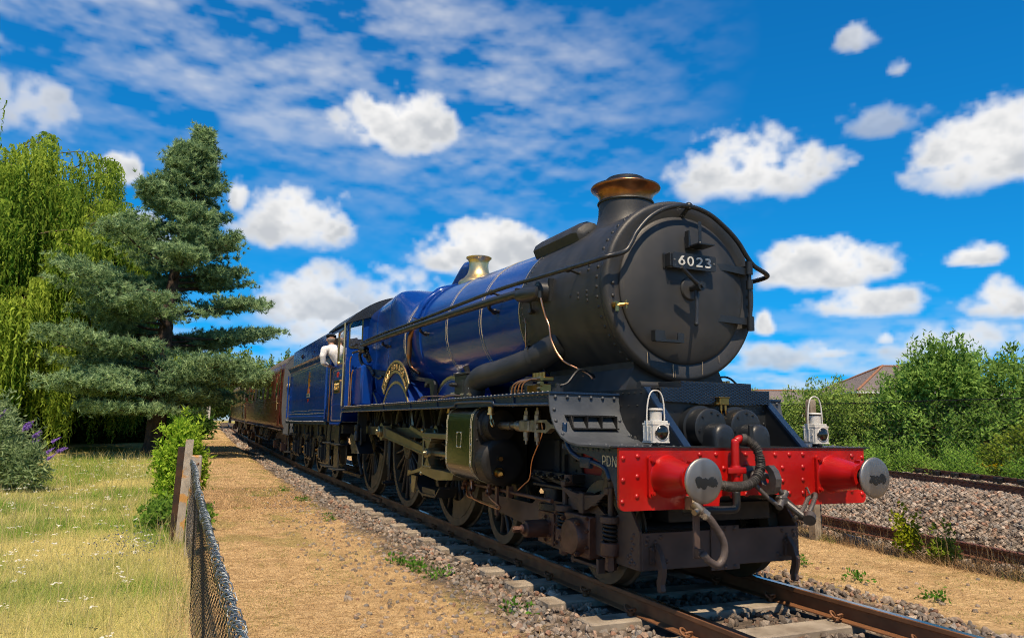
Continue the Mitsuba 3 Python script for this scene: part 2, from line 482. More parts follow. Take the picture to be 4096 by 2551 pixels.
gx, gy = stretch(-9, 14, .2, 900), stretch(-4, 30, .3, 900)
GX, GY = np.meshgrid(gx, gy)
gv = np.stack([GX, GY, gz(GX, GY)], -1).reshape(-1, 3)
ii, jj = np.meshgrid(np.arange(len(gy) - 1), np.arange(len(gx) - 1), indexing='ij'); w_ = len(gx)
gq = np.stack([ii * w_ + jj, ii * w_ + jj + 1, (ii + 1) * w_ + jj + 1, (ii + 1) * w_ + jj], -1).reshape(-1, 4)
put('ground', trimesh.Trimesh(gv, np.vstack([gq[:, [0, 1, 2]], gq[:, [0, 2, 3]]]), process=False), 'ground_mat', smooth=True, kind='structure', label='dry summer ground of straw, meadow and track bed')

# ---------------------------------------------------------------- rails and sleepers of the near line
RAIL = np.array([(-.035, -.004), (-.031, 0), (.031, 0), (.035, -.004), (.035, -.034), (.010, -.046), (.010, -.138), (.069, -.150), (.070, -.159), (-.070, -.159), (-.069, -.150), (-.010, -.138), (-.010, -.046), (-.035, -.034)])


def rail_run(path, prof, zs=0.0):
    """Sweep the section along a path of (x, y, z) points, the section upright and square to the path."""
    p = np.asarray(path, float); t = np.gradient(p, axis=0); t[:, 2] = 0; t /= np.linalg.norm(t, axis=1, keepdims=True)
    r = np.stack([t[:, 1], -t[:, 0], 0 * t[:, 0]], 1)
    return loft([p[i] + prof[:, :1] * r[i] + np.array([0, 0, 1.0]) * (prof[:, 1:] + zs) for i in range(len(p))])


ysr = np.concatenate([np.arange(-7, 20, 3.0), np.arange(20, 130, 4.0)])
for s, lab in ((-1, 'rusty rail nearest the dry path, running in under the locomotive wheels'), (1, 'rail with a bright blue-reflecting top on the far side of the near track')):
    rl = thing('rail', lab, 'rail')
    path = np.stack([cx(ysr) + s * .7525, ysr, railz(ysr)], 1)
    put('body', rail_run(path, RAIL), 'rust', rl, smooth=20)
    put('running_surface', rail_run(path, np.array([(-.027, .0002), (-.027, .0012), (.028, .0012), (.028, .0002)])), 'rail_top', rl, smooth=False)
    if s < 0:
        fp = put('fishplate', cat([box(-.815, -.765, 9.35, 9.95, -.13, -.05, .008)]), 'rust', rl)
        put('paint_patch', box(-.7905, -.786, 9.52, 9.68, -.034, -.003), 'rust_orange', rl, label='bright orange rusty patch at the rail joint')

cl_path = [(-.05, .055, -.135), (-.075, .055, -.10), (-.11, .05, -.085), (-.135, .02, -.10), (-.12, -.005, -.125), (-.075, -.01, -.13), (-.07, -.035, -.105), (-.10, -.055, -.088), (-.145, -.05, -.095)]
clip_m = cat([tube(cl_path, .0095, 7, 4), box(-.115, -.078, -.015, .02, -.168, -.12)])
clips = {}
slp_y = [-.21 + .755 * k for k in range(-4, 40)]
rsl = np.random.RandomState(3)
base_sl = None
for k, y in enumerate(slp_y):
    sl = thing('sleeper', 'pale weathered sleeper bedded flush in the ballast under the near track', 'sleeper', 'sleepers of the near track')
    tw = T().translate([float(cx(y)), y, float(railz(y))])
    jit = rsl.uniform(-.03, .03)
    if base_sl is None:
        base_sl = put('beam', box(-1.29, 1.29, -.125, .125, -.30, -.163, .012), 'concrete', sl)
        scene[base_sl]['to_world'] = tw
        for s in (-1, 1):
            for o in (-1, 1):
                m = clip_m.copy(); v = np.array(m.vertices)
                v[:, 0] = v[:, 0] if o < 0 else -v[:, 0]
                m.vertices = v + [s * .7525, 0, 0]
                if o > 0:
                    m.invert()
                clips[(s, o)] = put('rail_clip', m, 'rust', sl, smooth=True, to_world=tw)
    else:
        put_copy('beam', base_sl, tw, sl)
        for c in clips:
            put_copy('rail_clip', clips[c], tw, sl)

# ---------------------------------------------------------------- ballast
ICO = trimesh.creation.icosahedron()


def stones(xy, size, z0, seed, tone=1.0):
    r = np.random.RandomState(seed); n = len(xy)
    v = np.array(ICO.vertices)[None] * (1 + r.uniform(-.28, .28, (n, 12, 1))) + r.uniform(-.16, .16, (n, 12, 3))
    v *= (size * r.uniform(.6, 1.25, n))[:, None, None] * .5
    v *= r.uniform(.62, 1.3, (n, 1, 3))
    a, b = r.uniform(0, 2 * PI, n), r.uniform(-.6, .6, n)
    c, s = np.cos(a)[:, None], np.sin(a)[:, None]; cb, sb_ = np.cos(b)[:, None], np.sin(b)[:, None]
    X, Y, Z = v[..., 0], v[..., 1], v[..., 2]
    X, Z = X * cb - Z * sb_, X * sb_ + Z * cb
    X, Y = X * c - Y * s, X * s + Y * c
    V = np.stack([X + xy[:, :1], Y + xy[:, 1:], Z + z0[:, None]], -1).reshape(-1, 3)
    F = (np.array(ICO.faces)[None] + (np.arange(n) * 12)[:, None, None]).reshape(-1, 3)
    pal = np.array([(.20, .175, .155), (.27, .235, .205), (.15, .135, .125), (.30, .225, .18), (.23, .225, .22), (.37, .335, .30), (.24, .155, .12), (.17, .165, .165)]) * tone * .92
    pal = pal * [1.08, 1.0, .90]
    col = pal[r.choice(len(pal), n, p=[.2, .2, .16, .12, .13, .08, .06, .05])] * r.uniform(.75, 1.2, (n, 1))
    return trimesh.Trimesh(V, F, process=False), np.repeat(col, 12, 0)


def scatter(n, x0, x1, y0, y1, seed):
    r = np.random.RandomState(seed); return np.stack([r.uniform(x0, x1, n), r.uniform(y0, y1, n)], 1)


xy = np.vstack([scatter(15500, -2.05, 2.3, -3.2, 9, 1), scatter(9000, -2.0, 2.3, 9, 30, 2), scatter(4200, -2.0, 2.4, 30, 90, 9)])
u = xy[:, 0] + 0; ry = np.random.RandomState(4).rand(len(xy))
edge = meshkit.fbm(np.stack([xy * 1.3, xy[:, :1] * 0], -1)[:, :, 0] if False else np.concatenate([xy * 1.3, xy[:, :1] * 0], 1), 3, 5)
near_s = np.abs(((xy[:, 1] + .21 + .3775) % .755) - .3775) < .135
keep = ~((np.abs(np.abs(u) - .7525) < .085)) & ~(near_s & (np.abs(u) < 1.28) & (ry > .12)) & (np.abs(u) < 1.62 + .55 * (edge - .35) + np.where(u > 0, .35, 0)) & ~((np.abs(u) > 1.45) & (ry > .78))
xy = xy[keep]; xy[:, 0] += cx(xy[:, 1])
size = np.where(xy[:, 1] < 9, .058, np.where(xy[:, 1] < 30, .085, .22))
bz = gz(xy[:, 0], xy[:, 1]) + np.random.RandomState(6).uniform(-.012, .028, len(xy))
m, c = stones(xy, size, bz, 7)
oil = np.repeat(1 - .38 * np.exp(-((xy[:, 0] - cx(xy[:, 1])) / .62) ** 4), 12); c = c * oil[:, None]
put('ballast', m, 'stone', None, smooth=False, color=c, kind='stuff', label='grey and brown stone ballast around the near track'); tag('ballast', cat_='ballast')
# the slope below the raised line
xy = np.vstack([scatter(24000, 4.6, 12.5, -2.0, 12, 11)]); s = upper(xy[:, 0], xy[:, 1])
xy = xy[(s > -3.6) & (s < 2.4) & (xy[:, 0] - .0893 * xy[:, 1] > 4.55)]
m, c = stones(xy, np.full(len(xy), .082), gz(xy[:, 0], xy[:, 1]) + np.random.RandomState(8).uniform(-.01, .03, len(xy)), 12, 1.25)
put('embankment_ballast', m, 'stone', None, smooth=False, color=c, kind='stuff', label='pale stone ballast sloping up behind the chain link fence to the raised line'); tag('embankment_ballast', cat_='ballast')

# ---------------------------------------------------------------- the raised line on the right and a disused rail below it
UD = np.array([.411, .911]); UN = np.array([.911, -.411]); U0 = np.array([8.55, 3.0])
tt = np.arange(-9, 40, 3.0)
for s, lab in ((0.0, 'near rail of the raised line behind the chain link fence'), (1.5, 'far rail of the raised line, held in dark chairs')):
    rl = thing('rail', lab, 'rail')
    path = np.array([[*(U0 + UD * t + UN * s), .50] for t in tt])
    put('body', rail_run(path, RAIL), 'rust_red', rl, smooth=20)
    put('running_surface', rail_run(path, np.array([(-.027, .0002), (-.027, .0012), (.028, .0012), (.028, .0002)])), 'rail_top', rl, smooth=False)
    if s:
        ch0 = None
        for k, t in enumerate(np.arange(-6, 12, .76)):
            c0 = U0 + UD * t + UN * s; tw = T().translate([*c0.tolist(), .5]).rotate([0, 0, 1], -24.3)
            if ch0 is None:
                ch0 = put('chair', cat([box(-.13, -.037, -.10, .10, -.16, -.02, .01), box(-.18, .18, -.10, .10, -.185, -.16, .006)]), 'black_grime', rl, to_world=tw)
            else:
                put_copy('chair', ch0, tw, rl)
for k, t in enumerate(np.arange(-7, 14, .76)):
    sl = thing('sleeper', 'dark timber sleeper under the raised line behind the fence', 'sleeper', 'sleepers of the raised line')
    c0 = U0 + UD * t + UN * .75
    tw = T().translate([*c0.tolist(), .5]).rotate([0, 0, 1], -24.3)
    if k == 0:
        sl2 = put('beam', box(-1.28, 1.28, -.12, .12, -.30, -.187, .01), 'timber', sl, to_world=tw)
    else:
        put_copy('beam', sl2, tw, sl)
rl = thing('rail', 'disused rusty rail lying at the foot of the ballast slope just behind the fence', 'rail')
dp = np.array([(4.5, -1.6, .0), (4.72, .1, .0), (4.98, 1.6, .01), (5.40, 4.0, .01), (5.9, 6.4, .02), (6.7, 9.5, .04)])
put('body', rail_run(smooth_path(dp, 4), RAIL * [1.25, 1.0], -.02), 'rust_red', rl, smooth=20)
# ---------------------------------------------------------------- the locomotive
L = thing('steam_locomotive', 'large blue steam locomotive with black smokebox, copper capped chimney and red buffer beam', 'locomotive')
PL = 1.70                                              # running plate
Y1, Y2, D1, D2, D3 = 1.033, 3.37, 5.046, 7.484, 9.999  # axles
BC = 2.722


def arc_pts(r, z, y, a0=0, a1=360, n=48, x=0):
    a = np.radians(np.linspace(a0, a1, n)); return np.stack([x + r * np.sin(a), 0 * a + y, z + r * np.cos(a)], 1)


# smokebox drum, front ring and door
SB = put('smokebox', lathe([(.02, 2.86), (.875, 2.86), (.875, 1.00), (.868, .985)], (0, 0, BC), (0, 1, 0), 72), 'smokebox_black', L, smooth=40)
# the axis helper gives radius about +y, so heights above are y values
put('front_ring', lathe([(.70, .93), (.72, .905), (.80, .895), (.845, .885), (.872, .893), (.889, .915), (.893, .945), (.885, .985), (.868, .995)], (0, 0, BC), (0, 1, 0), 80), 'smokebox_black', L, smooth=50)
ring_r = [(.884 * math.sin(a), 1.06, BC + .884 * math.cos(a)) for a in np.radians(np.arange(0, 360, 6.4))]
rv = []
for p_ in ring_r:
    nrm = np.array([p_[0], 0, p_[2] - BC]); nrm /= np.linalg.norm(nrm); rv.append(domes([np.array(p_) - nrm * .010], nrm, .019))
for a in np.arange(0, 360, 5.0):
    a = math.radians(a); nrm = np.array([math.sin(a), 0, math.cos(a)]); rv.append(domes([np.array([0, 2.74, BC]) + nrm * .873], nrm, .016))
for (a, yy) in [(-78, 1.25), (-75, 1.25), (-72, 1.25), (-78, 1.42), (-72, 1.42), (-92, 1.25), (-95, 1.25), (-98, 1.25), (-95, 1.42), (-92, 1.42), (-92, 1.58)]:
    a = math.radians(a); nrm = np.array([math.sin(a), 0, math.cos(a)]); rv.append(both(domes([np.array([0, yy, BC]) + nrm * .873], nrm, .018)))
put('rivet_rows', rv, 'smokebox_black', SB, smooth=True, kind='stuff', label='rows of rivet heads round the smokebox')
dr_ = put('door', lathe([(0, .782), (.10, .783), (.25, .790), (.45, .812), (.60, .843), (.68, .868), (.705, .880), (.722, .888), (.728, .900), (.722, .915)], (0, 0, BC), (0, 1, 0), 80), 'smokebox_black', SB, smooth=50)
put('hinge_strap', [plate([(.34, 2.935), (.35, 3.005), (.44, 3.012), (.70, 2.998), (.745, 3.0), (.745, 2.93), (.70, 2.925), (.44, 2.945)], 'y', .812, .846)], 'black_gloss', SB)
put('hinge_strap', [rot for rot in [plate(affinity.rotate(rrect(.215, .745, 2.425, 2.492, .03), -1.5), 'y', .812, .846)]], 'black_gloss', SB)
put('hinge_rod', [cyl((.745, .80, 2.36), (.745, .80, 3.06), .020), cyl((.745, .80, 2.93), (.745, .80, 3.07), .036), cyl((.745, .80, 2.78), (.745, .80, 2.87), .034), cyl((.745, .80, 2.36), (.745, .80, 2.50), .036), box(.72, .78, .80, .91, 2.94, 3.02), box(.72, .78, .80, .91, 2.40, 2.47)], 'black_gloss', SB)
put('locking_handle', [lathe([(0, .76), (.105, .76), (.115, .772), (.115, .80)], (0, 0, 2.716), (0, 1, 0), 32)], 'smokebox_black', SB)
put('locking_handle', [cyl((0, .79, 2.716), (0, .60, 2.716), .030), cyl((0, .66, 2.716), (0, .60, 2.716), .044), cyl((0, .60, 2.716), (0, .575, 2.716), .02), cyl((0, .66, 2.716), (0, .70, 2.716), .04),
                       tube([(0, .625, 2.716), (-.09, .615, 2.765), (-.235, .60, 2.872)], [.022] * 6 + [.019] * 6 + [.017], 10)], 'black_gloss', SB, label='upper door handle pointing up to the left')
put('locking_handle', [tube([(0, .685, 2.70), (-.02, .66, 2.56), (-.045, .64, 2.36)], [.024] * 5 + [.017] * 7 + [.02], 10), sphere((-.045, .64, 2.355), .021)], 'black_gloss', SB, label='lower door handle hanging straight down')
# drips of limey water dried on the ring
for (x, z0, z1, w_) in ((-.425, 1.985, 2.09, .004), (-.135, 1.862, 1.99, .007), (-.115, 1.862, 1.93, .003), (.21, 1.90, 2.03, .004), (.41, 2.03, 2.10, .003)):
    yq = lambda z: .893 - 0.0
    put('rust_streak', plate(Polygon([(x - w_, z1), (x + w_, z1), (x + w_ * .8, z0), (x - w_ * .4, z0 + .01)]), 'y', .8838, .886), 'streak', SB, smooth=False)
# number plate
npl = put('number_plate', plate(rrect(-.257, .253, 2.889, 3.038, .02), 'y', .705, .722), 'black_gloss', L, label='black smokebox number plate reading 6023')


def font_digit(s, h, w):
    """Narrow sign-painter figures with round ends: 6, 0, 2, 3 as stroked outlines."""
    t = .19
    def el(cx_, cy_, rx, ry): return affinity.scale(Point(0, 0).buffer(1, quad_segs=12), rx, ry).__class__(affinity.translate(affinity.scale(Point(0, 0).buffer(1, quad_segs=12), rx, ry), cx_, cy_))
    if s == '0':
        g = el(.5, .5, .5, .5).difference(el(.5, .5, .5 - t * 1.25, .5 - t * .72))
    elif s == '6':
        bowl = el(.5, .33, .5, .33).difference(el(.5, .33, .5 - t * 1.25, .33 - t * .72))
        stem = LineString([(.80, 1.02), (.52, .80), (.30, .55), (.16, .33)]).buffer(t * .62, cap_style=2)
        g = bowl.union(stem.intersection(sbox(-.1, 0, 1.1, 1.0)))
    elif s == '2':
        a = np.radians(np.linspace(165, -35, 16)); top = [(.5 + .40 * math.cos(q), .70 + .215 * math.sin(q)) for q in a]
        g = LineString(top + [(.62, .38), (.30, .16), (.18, .07)]).buffer(t * .56, cap_style=2).union(sbox(0.02, 0, 1.0, t * .85)).intersection(sbox(0, 0, 1, 1))
    else:
        a = np.radians(np.linspace(150, -80, 16)); b = np.radians(np.linspace(80, -150, 18))
        up_ = [(.46 + .36 * math.cos(q), .735 + .185 * math.sin(q)) for q in a]; lo = [(.46 + .44 * math.cos(q), .27 + .195 * math.sin(q)) for q in b]
        g = LineString(up_).buffer(t * .55, cap_style=2).union(LineString(lo).buffer(t * .55, cap_style=2)).union(sbox(.34, .46, .62, .58))
    return affinity.scale(g, w, h, origin=(0, 0))


def digits(s, x0, z0, h, w, gap, y0, y1):
    return [plate(affinity.translate(font_digit(ch, h, w), x0 + k * (w + gap), z0), 'y', y0, y1) for k, ch in enumerate(s)]


for ch, m in zip('6023', digits('6023', -.192, 2.918, .094, .077, .025, .6995, .706)):
    put('figure', m, 'sign_white', npl, smooth=False)
put('bolt', domes([(-.232, .705, 2.965), (.232, .705, 2.965)], (0, -1, 0), .011), 'steel', npl)
put('plate_bracket', [box(-.285, -.270, .70, .80, 2.90, 3.03, .004), box(-.285, -.24, .722, .73, 2.90, 3.03), box(-.30, -.27, .79, .80, 2.89, 3.04), box(.22, .25, .722, .82, 2.93, 2.99)], 'black_gloss', SB, split=True)
put('lamp_bracket', [box(.045, .085, .70, .71, 3.14, 3.37, .003), tube([(.065, .705, 3.16), (.065, .69, 3.135), (.10, .62, 3.125)], .012, 6), box(-.03, .16, .60, .80, 3.118, 3.130), plate([(-.04, 3.11), (-.04, 3.28), (-.025, 3.28), (-.01, 3.11)], 'y', .74, .80)], 'black_gloss', SB, label='upright lamp iron above the number plate')
put('step_bracket', [plate([(-.44, 2.195), (-.44, 2.285), (-.335, 2.285), (-.32, 2.205), (-.19, 2.205), (-.185, 2.272), (-.115, 2.272), (-.115, 2.187), (-.19, 2.19), (-.43, 2.185)], 'y', .735, .748), box(-.44, -.43, .735, .80, 2.19, 2.285), box(-.43, -.12, .735, .80, 2.182, 2.194)], 'black_gloss', SB)
put('door_tap', [cyl((-.785, .90, 2.51), (-.785, .86, 2.51), .035, n=12), cyl((-.785, .88, 2.51), (-.785, .82, 2.51), .02), cyl((-.785, .835, 2.53), (-.785, .835, 2.445), .018, .022), cyl((-.785, .83, 2.50), (-.73, .80, 2.51), .018, n=6), cyl((-.715, .79, 2.47), (-.715, .79, 2.55), .009), cyl((-.74, .80, 2.51), (-.70, .785, 2.51), .012)], 'brass_old', SB, label='small brass tap on the smokebox front')
put('front_rivets', domes([(-.80, .885, 2.60), (-.80, .885, 2.72), (.80, .885, 2.62), (.80, .885, 2.72)], (0, -1, 0), .018), 'smokebox_black', SB, smooth=True)
# front handrail over the smokebox and the long side rails
hr = [(-1.085, 10.2, 3.02), (-1.10, 8.2, 3.01), (-1.085, 6.0, 2.985), (-1.045, 3.3, 2.985), (-1.0, 1.9, 2.95), (-.985, 1.05, 2.92), (-.93, .80, 2.935), (-.74, .785, 3.0), (-.665, .785, 3.09), (-.60, .785, 3.205), (-.45, .785, 3.37), (-.24, .785, 3.49), (0, .785, 3.535), (.24, .785, 3.49), (.45, .785, 3.37), (.60, .785, 3.245), (.71, .785, 3.105), (.80, .785, 3.02), (.95, .785, 2.955), (.995, .85, 2.93), (.985, 1.15, 2.92), (1.0, 1.9, 2.95), (1.045, 3.3, 2.985), (1.085, 6.0, 2.985), (1.10, 8.2, 3.01), (1.085, 10.2, 3.02)]
hd = put('handrail', tube(hr, .0235, 12, 5), 'black_gloss', L, smooth=True)
kn = []
for (x, y, z) in [(-.975, 1.45, 2.935), (-1.045, 3.3, 2.985), (-1.085, 6.0, 2.985), (-1.10, 8.2, 3.01)]:
    k = cat([sphere((x, y, z), .036, 2), cyl((x, y, z), (x * .80, y, z - .05), .014)]); kn += [k, mir(k)]
kn += [cat([sphere((0, .785, 3.535), .040, 2), cyl((0, .785, 3.53), (0, .90, 3.46), .022)])]
put('handrail_knob', kn, 'black_gloss', hd, smooth=True, split=True)
ep = put('ejector_pipe', [tube([(-1.03, 2.42, 2.845), (-1.06, 3.6, 2.87), (-1.115, 6.0, 2.895), (-1.14, 8.3, 2.915), (-1.14, 9.9, 2.925)], .047, 14, 6)], 'black_gloss', L, smooth=True, label='long black exhaust pipe under the side handrail')
put('pipe_elbow', [lathe([(0, 0), (.06, .02), (.085, .12), (.095, .30), (.075, .46), (.05, .52)], (-.985, 2.05, 2.80), (-.05, .98, .05), 20), cyl((-.98, 2.15, 2.82), (-.80, 2.12, 2.82), .11, .12), box(-.90, -.84, 2.00, 2.04, 2.70, 2.95), box(-1.06, -.92, 2.51, 2.55, 2.78, 2.91)], 'black_gloss', L)
br = []
for y, x in ((3.4, -1.05), (6.05, -1.115), (8.3, -1.14)):
    br += [tube([(x + .01, y - .06, 2.83), (x + .02, y - .02, 2.80), (x + .10, y + .02, 2.77), (x + .20, y + .03, 2.78)], .022, 8), sphere((x + .12, y + .05, 2.775), .04)]
put('pipe_brackets', br, 'black_gloss', ep, smooth=True)
# copper pipes on the smokebox side
put('copper_pipe', tube([(-1.0, 2.02, 2.76), (-.985, 2.0, 2.66), (-.95, 1.98, 2.52), (-.935, 1.93, 2.42), (-.925, 1.88, 2.25), (-.86, 1.75, 2.05), (-.70, 1.55, 1.92), (-.66, 1.50, 1.86)], .012, 8, 8), 'copper_pipe', L, smooth=True)
put('copper_pipe', tube([(-.885, 2.66, 2.60), (-.895, 2.60, 2.50), (-.895, 2.60, 2.32), (-.87, 2.60, 2.15)], .008, 8, 6), 'copper_pipe', L, smooth=True)
put('blower_valve', [cyl((-.86, 2.44, 2.645), (-.96, 2.38, 2.645), .026), cyl((-.90, 2.47, 2.62), (-.90, 2.47, 2.76), .016), sphere((-.90, 2.47, 2.65), .035), cyl((-1.0, 2.02, 2.80), (-1.0, 2.02, 2.73), .024, n=6)], 'black_gloss', L)
# top cover beside the chimney
put('header_cover', [m for m in [loft([np.stack([np.array([-.155, -.15, -.10, 0, .10, .15, .155, .155, 0, -.155]) * s * math.cos(.5) - np.array([.0, .07, .115, .13, .115, .07, 0, -.16, -.16, -.16]) * h * math.sin(.5) - .445,
                                                  np.full(10, y), BC + .775 + np.array([-.155, -.15, -.10, 0, .10, .15, .155, .155, 0, -.155]) * s * math.sin(.5) + np.array([.0, .07, .115, .13, .115, .07, 0, -.16, -.16, -.16]) * h * math.cos(.5)], 1) for y, s, h in ((1.95, .55, .25), (1.98, .9, .75), (2.06, 1, 1), (3.0, 1, 1), (3.03, 1, .95), (3.04, .95, .7))])]], 'smokebox_black', L, smooth=40)
# chimney
CY = 1.915
ch = put('chimney', [lathe([(.30, -.02), (.302, -.10), (.306, -.17), (.32, -.24), (.345, -.29), (.39, -.345), (.44, -.385), (.50, -.43), (.50, -.60)], (0, CY, 3.875), (0, 0, 1), 56),
                     lathe([(.312, .0), (.318, .012), (.312, .024), (.29, .024)], (0, CY, 3.845), (0, 0, 1), 56)], 'smokebox_black', L, smooth=40)
put('copper_cap', lathe([(.288, -.03), (.290, .0), (.292, .02), (.298, .055), (.312, .09), (.338, .122), (.368, .143), (.385, .155), (.390, .168), (.383, .182), (.362, .190), (.335, .193), (.29, .19), (.27, .16), (.26, .0)], (0, CY, 3.862), (0, 0, 1), 72), 'copper', ch, smooth=50, label='polished copper chimney cap with a wide lip')
put('blast_lip', lathe([(.285, 0), (.283, .03), (.265, .045), (.225, .055), (.222, .085), (.205, .10), (.17, .10), (.16, .05), (.16, -.3)], (0, CY, 4.048), (0, 0, 1), 48), 'black_gloss', ch, smooth=40)
hb = [(.46 * math.sin(a), CY + .46 * math.cos(a)) for a in np.radians([-150, -90, -40, 0, 40, 90, 150])]
put('bolts', hexes([(x, y, BC + math.sqrt(.88 ** 2 - x * x) + .0) for x, y in hb], (0, 0, 1), .016, .014), 'smokebox_black', ch)


# boiler and firebox: cross sections along the engine
def section(y, N=96):
    a = np.arange(N) * 2 * PI / N
    if y <= 6.75:
        t = np.clip((y - 2.75) / 3.75, 0, 1); r = .868 + .085 * t; z0 = BC + .060 * t
        return np.stack([r * np.sin(a), np.full(N, y), z0 + r * np.cos(a)], 1)
    r = .953; z0 = BC + .060
    c = np.stack([r * np.sin(a), z0 + r * np.cos(a)], 1)
    if y <= 7.35:
        return np.stack([c[:, 0], np.full(N, y), c[:, 1]], 1)
    t = float(sm(7.35, 8.35, y)); k = float(np.clip((y - 8.35) / 2.1, 0, 1))
    hw = .955 - .045 * k; top = 3.845 - .10 * k; bot = 1.72
    p_up = 7.0; p_lo = 5.0
    n_ = np.where(np.cos(a) > 0, p_up, p_lo); zc = 2.80
    h_ = np.where(np.cos(a) > 0, top - zc, zc - bot)
    s_ = (np.abs(np.sin(a)) ** n_ + np.abs(np.cos(a)) ** n_) ** (-1 / n_)
    q = np.stack([hw * s_ * np.sin(a), zc + h_ * s_ * np.cos(a)], 1)
    m = c * (1 - t) + q * t
    return np.stack([m[:, 0], np.full(N, y), m[:, 1]], 1)


bo = put('boiler', loft([section(y) for y in (2.76, 2.79, 3.5, 4.6, 5.7, 6.5, 6.7)]), 'blue_paint', L, smooth=40)
fbx = put('firebox', loft([section(y) for y in [6.70, 7.0, 7.35] + list(np.linspace(7.45, 8.35, 14)) + [8.5, 9.3, 10.0, 10.55]]), 'blue_paint', L, smooth=50)


def hoop(y0, y1, dr0, mat, name, parent, **k):
    s0, s1 = section(y0), section(y1); c0, c1 = s0.mean(0), s1.mean(0)

    def off(s, c, d):
        v = s - c; v[:, 1] = 0; return s + v / np.linalg.norm(v, axis=1, keepdims=True) * d
    put(name, loft([off(s0, c0, -.01), off(s0, c0, dr0), off(s1, c1, dr0), off(s1, c1, -.01)], False), mat, parent, smooth=30, **k)


for y in (4.02, 5.30):
    hoop(y - .030, y + .030, .0045, 'blue_paint', 'boiler_band', bo)
    hoop(y - .034, y - .026, .0065, 'cream_line', 'lining', bo); hoop(y + .026, y + .034, .0065, 'cream_line', 'lining', bo)
hoop(2.775, 2.835, .006, 'black_gloss', 'boiler_band', bo); hoop(2.836, 2.844, .007, 'cream_line', 'lining', bo)
hoop(6.50, 6.66, .022, 'blue_paint', 'boiler_band', bo, label='thick raised band where the boiler meets the firebox')
hoop(6.670, 6.677, .016, 'cream_line', 'lining', bo)
hoop(7.40, 7.46, .006, 'blue_paint', 'firebox_band', fbx); hoop(7.395, 7.403, .008, 'cream_line', 'lining', fbx); hoop(7.457, 7.465, .008, 'cream_line', 'lining', fbx)
hoop(8.50, 8.53, .005, 'blue_paint', 'firebox_band', fbx); hoop(9.55, 9.59, .006, 'blue_paint', 'firebox_band', fbx)
plugs = []
for y in np.arange(8.7, 10.4, .24):
    plugs.append(both(domes([(-.90, y, 2.95)], (-1, 0, 0), .030)))
put('washout_plugs', plugs, 'black_gloss', fbx, smooth=True)
put('relief_cover', [both(lathe([(.0, .06), (.06, .055), (.085, .02), (.09, -.04)], (-.62, 9.1, 3.66), (-.6, .2, .75), 20)), lathe([(0, .10), (.05, .095), (.075, .05), (.08, -.04)], (-.60, 10.0, 3.72), (-.3, 0, .95), 18)], 'blue_paint', fbx, smooth=40)
put('access_plate', [loft([np.array([(-.93 * math.sin(a), y, BC + .06 + .962 * math.cos(a)) for a in np.radians(np.linspace(38, 62, 14))] + [(-.93 * math.sin(a), y, BC + .06 + .940 * math.cos(a)) for a in np.radians(np.linspace(62, 38, 14))]) for y in (6.85, 7.30)])], 'blue_paint', fbx)
# brass safety valve bonnet and its blue clack cover
SY = 6.44
sv = put('safety_valve_bonnet', lathe([(.150, .34), (.16, .345), (.202, .36), (.214, .355), (.212, .338), (.19, .32), (.168, .285), (.160, .24), (.163, .18), (.172, .12), (.195, .06), (.245, .0), (.32, -.05), (.34, -.09), (.34, -.2)], (0, SY, 3.800), (0, 0, 1), 56), 'brass', L, smooth=50, label='polished brass safety valve bonnet')
put('clack_cover', [loft([np.stack([w * np.sign(np.cos(t)) * np.abs(np.cos(t)) ** .7, np.full(24, 0.0) + y, z + h * np.sign(np.sin(t)) * np.abs(np.sin(t)) ** .7], 1) for t in [np.arange(24) * 2 * PI / 24] for y, w, z, h in ((SY + .10, .11, 3.92, .15), (SY + .26, .135, 3.94, .21), (SY + .46, .14, 3.94, .235), (SY + .62, .14, 3.90, .22), (SY + .80, .16, 3.82, .16), (SY + .95, .18, 3.74, .10))]),
                    both(tube([(-.20, SY + .40, 3.68), (-.55, SY + .40, 3.57), (-.80, SY + .40, 3.36), (-.93, SY + .40, 3.10)], [.09] * 7 + [.075] * 7 + [.06] * 5, 14))], 'blue_paint', sv, smooth=40)
put('feed_pipe', both(tube([(-.94, 6.95, 2.95), (-.985, 7.0, 2.75), (-.985, 7.0, 2.45), (-.95, 6.95, 2.30), (-.86, 6.8, 2.20)], [.05] * 6 + [.045] * 6 + [.032] * 6 + [.028] * 7, 12)), 'copper', L, smooth=True, label='copper feed pipe curling under the boiler')

# running plate, valance
pl = put('running_plate', [box(-1.36, 1.36, 1.06, 10.75, PL - .022, PL, .004), both(box(-1.335, -1.31, 1.08, 10.7, PL - .115, PL - .023)), both(tube([(-1.345, 1.08, 1.585), (-1.345, 2.30, 1.60), (-1.345, 2.5, 1.635), (-1.345, 3.55, 1.645), (-1.345, 3.75, 1.60), (-1.345, 5, 1.595), (-1.345, 10.6, 1.60)], .016, 8, 4))], 'blue_dull', L, smooth=30)
put('edge_rivets', both(cat([domes([(-1.335, y, PL) for y in np.arange(1.15, 10.6, .105)], (0, 0, 1), .014), domes([(-1.335, y, PL - .022) for y in np.arange(1.15, 10.6, .105)], (0, 0, -1), .013)])), 'steel', pl, smooth=True, kind='stuff', label='row of rivets along the running plate edge')
put('valance_rivets', both(domes([(-1.335, y, PL - .05) for y in list(np.arange(1.15, 1.75, .07))], (-1, 0, 0), .012)), 'blue_dull', pl, smooth=True)
put('pipe_clips', both(cat([box(-1.352, -1.335, y - .015, y + .015, 1.57, 1.69) for y in (1.9, 2.45, 4.35, 5.6, 7.2, 8.8)])), 'blue_dull', pl)
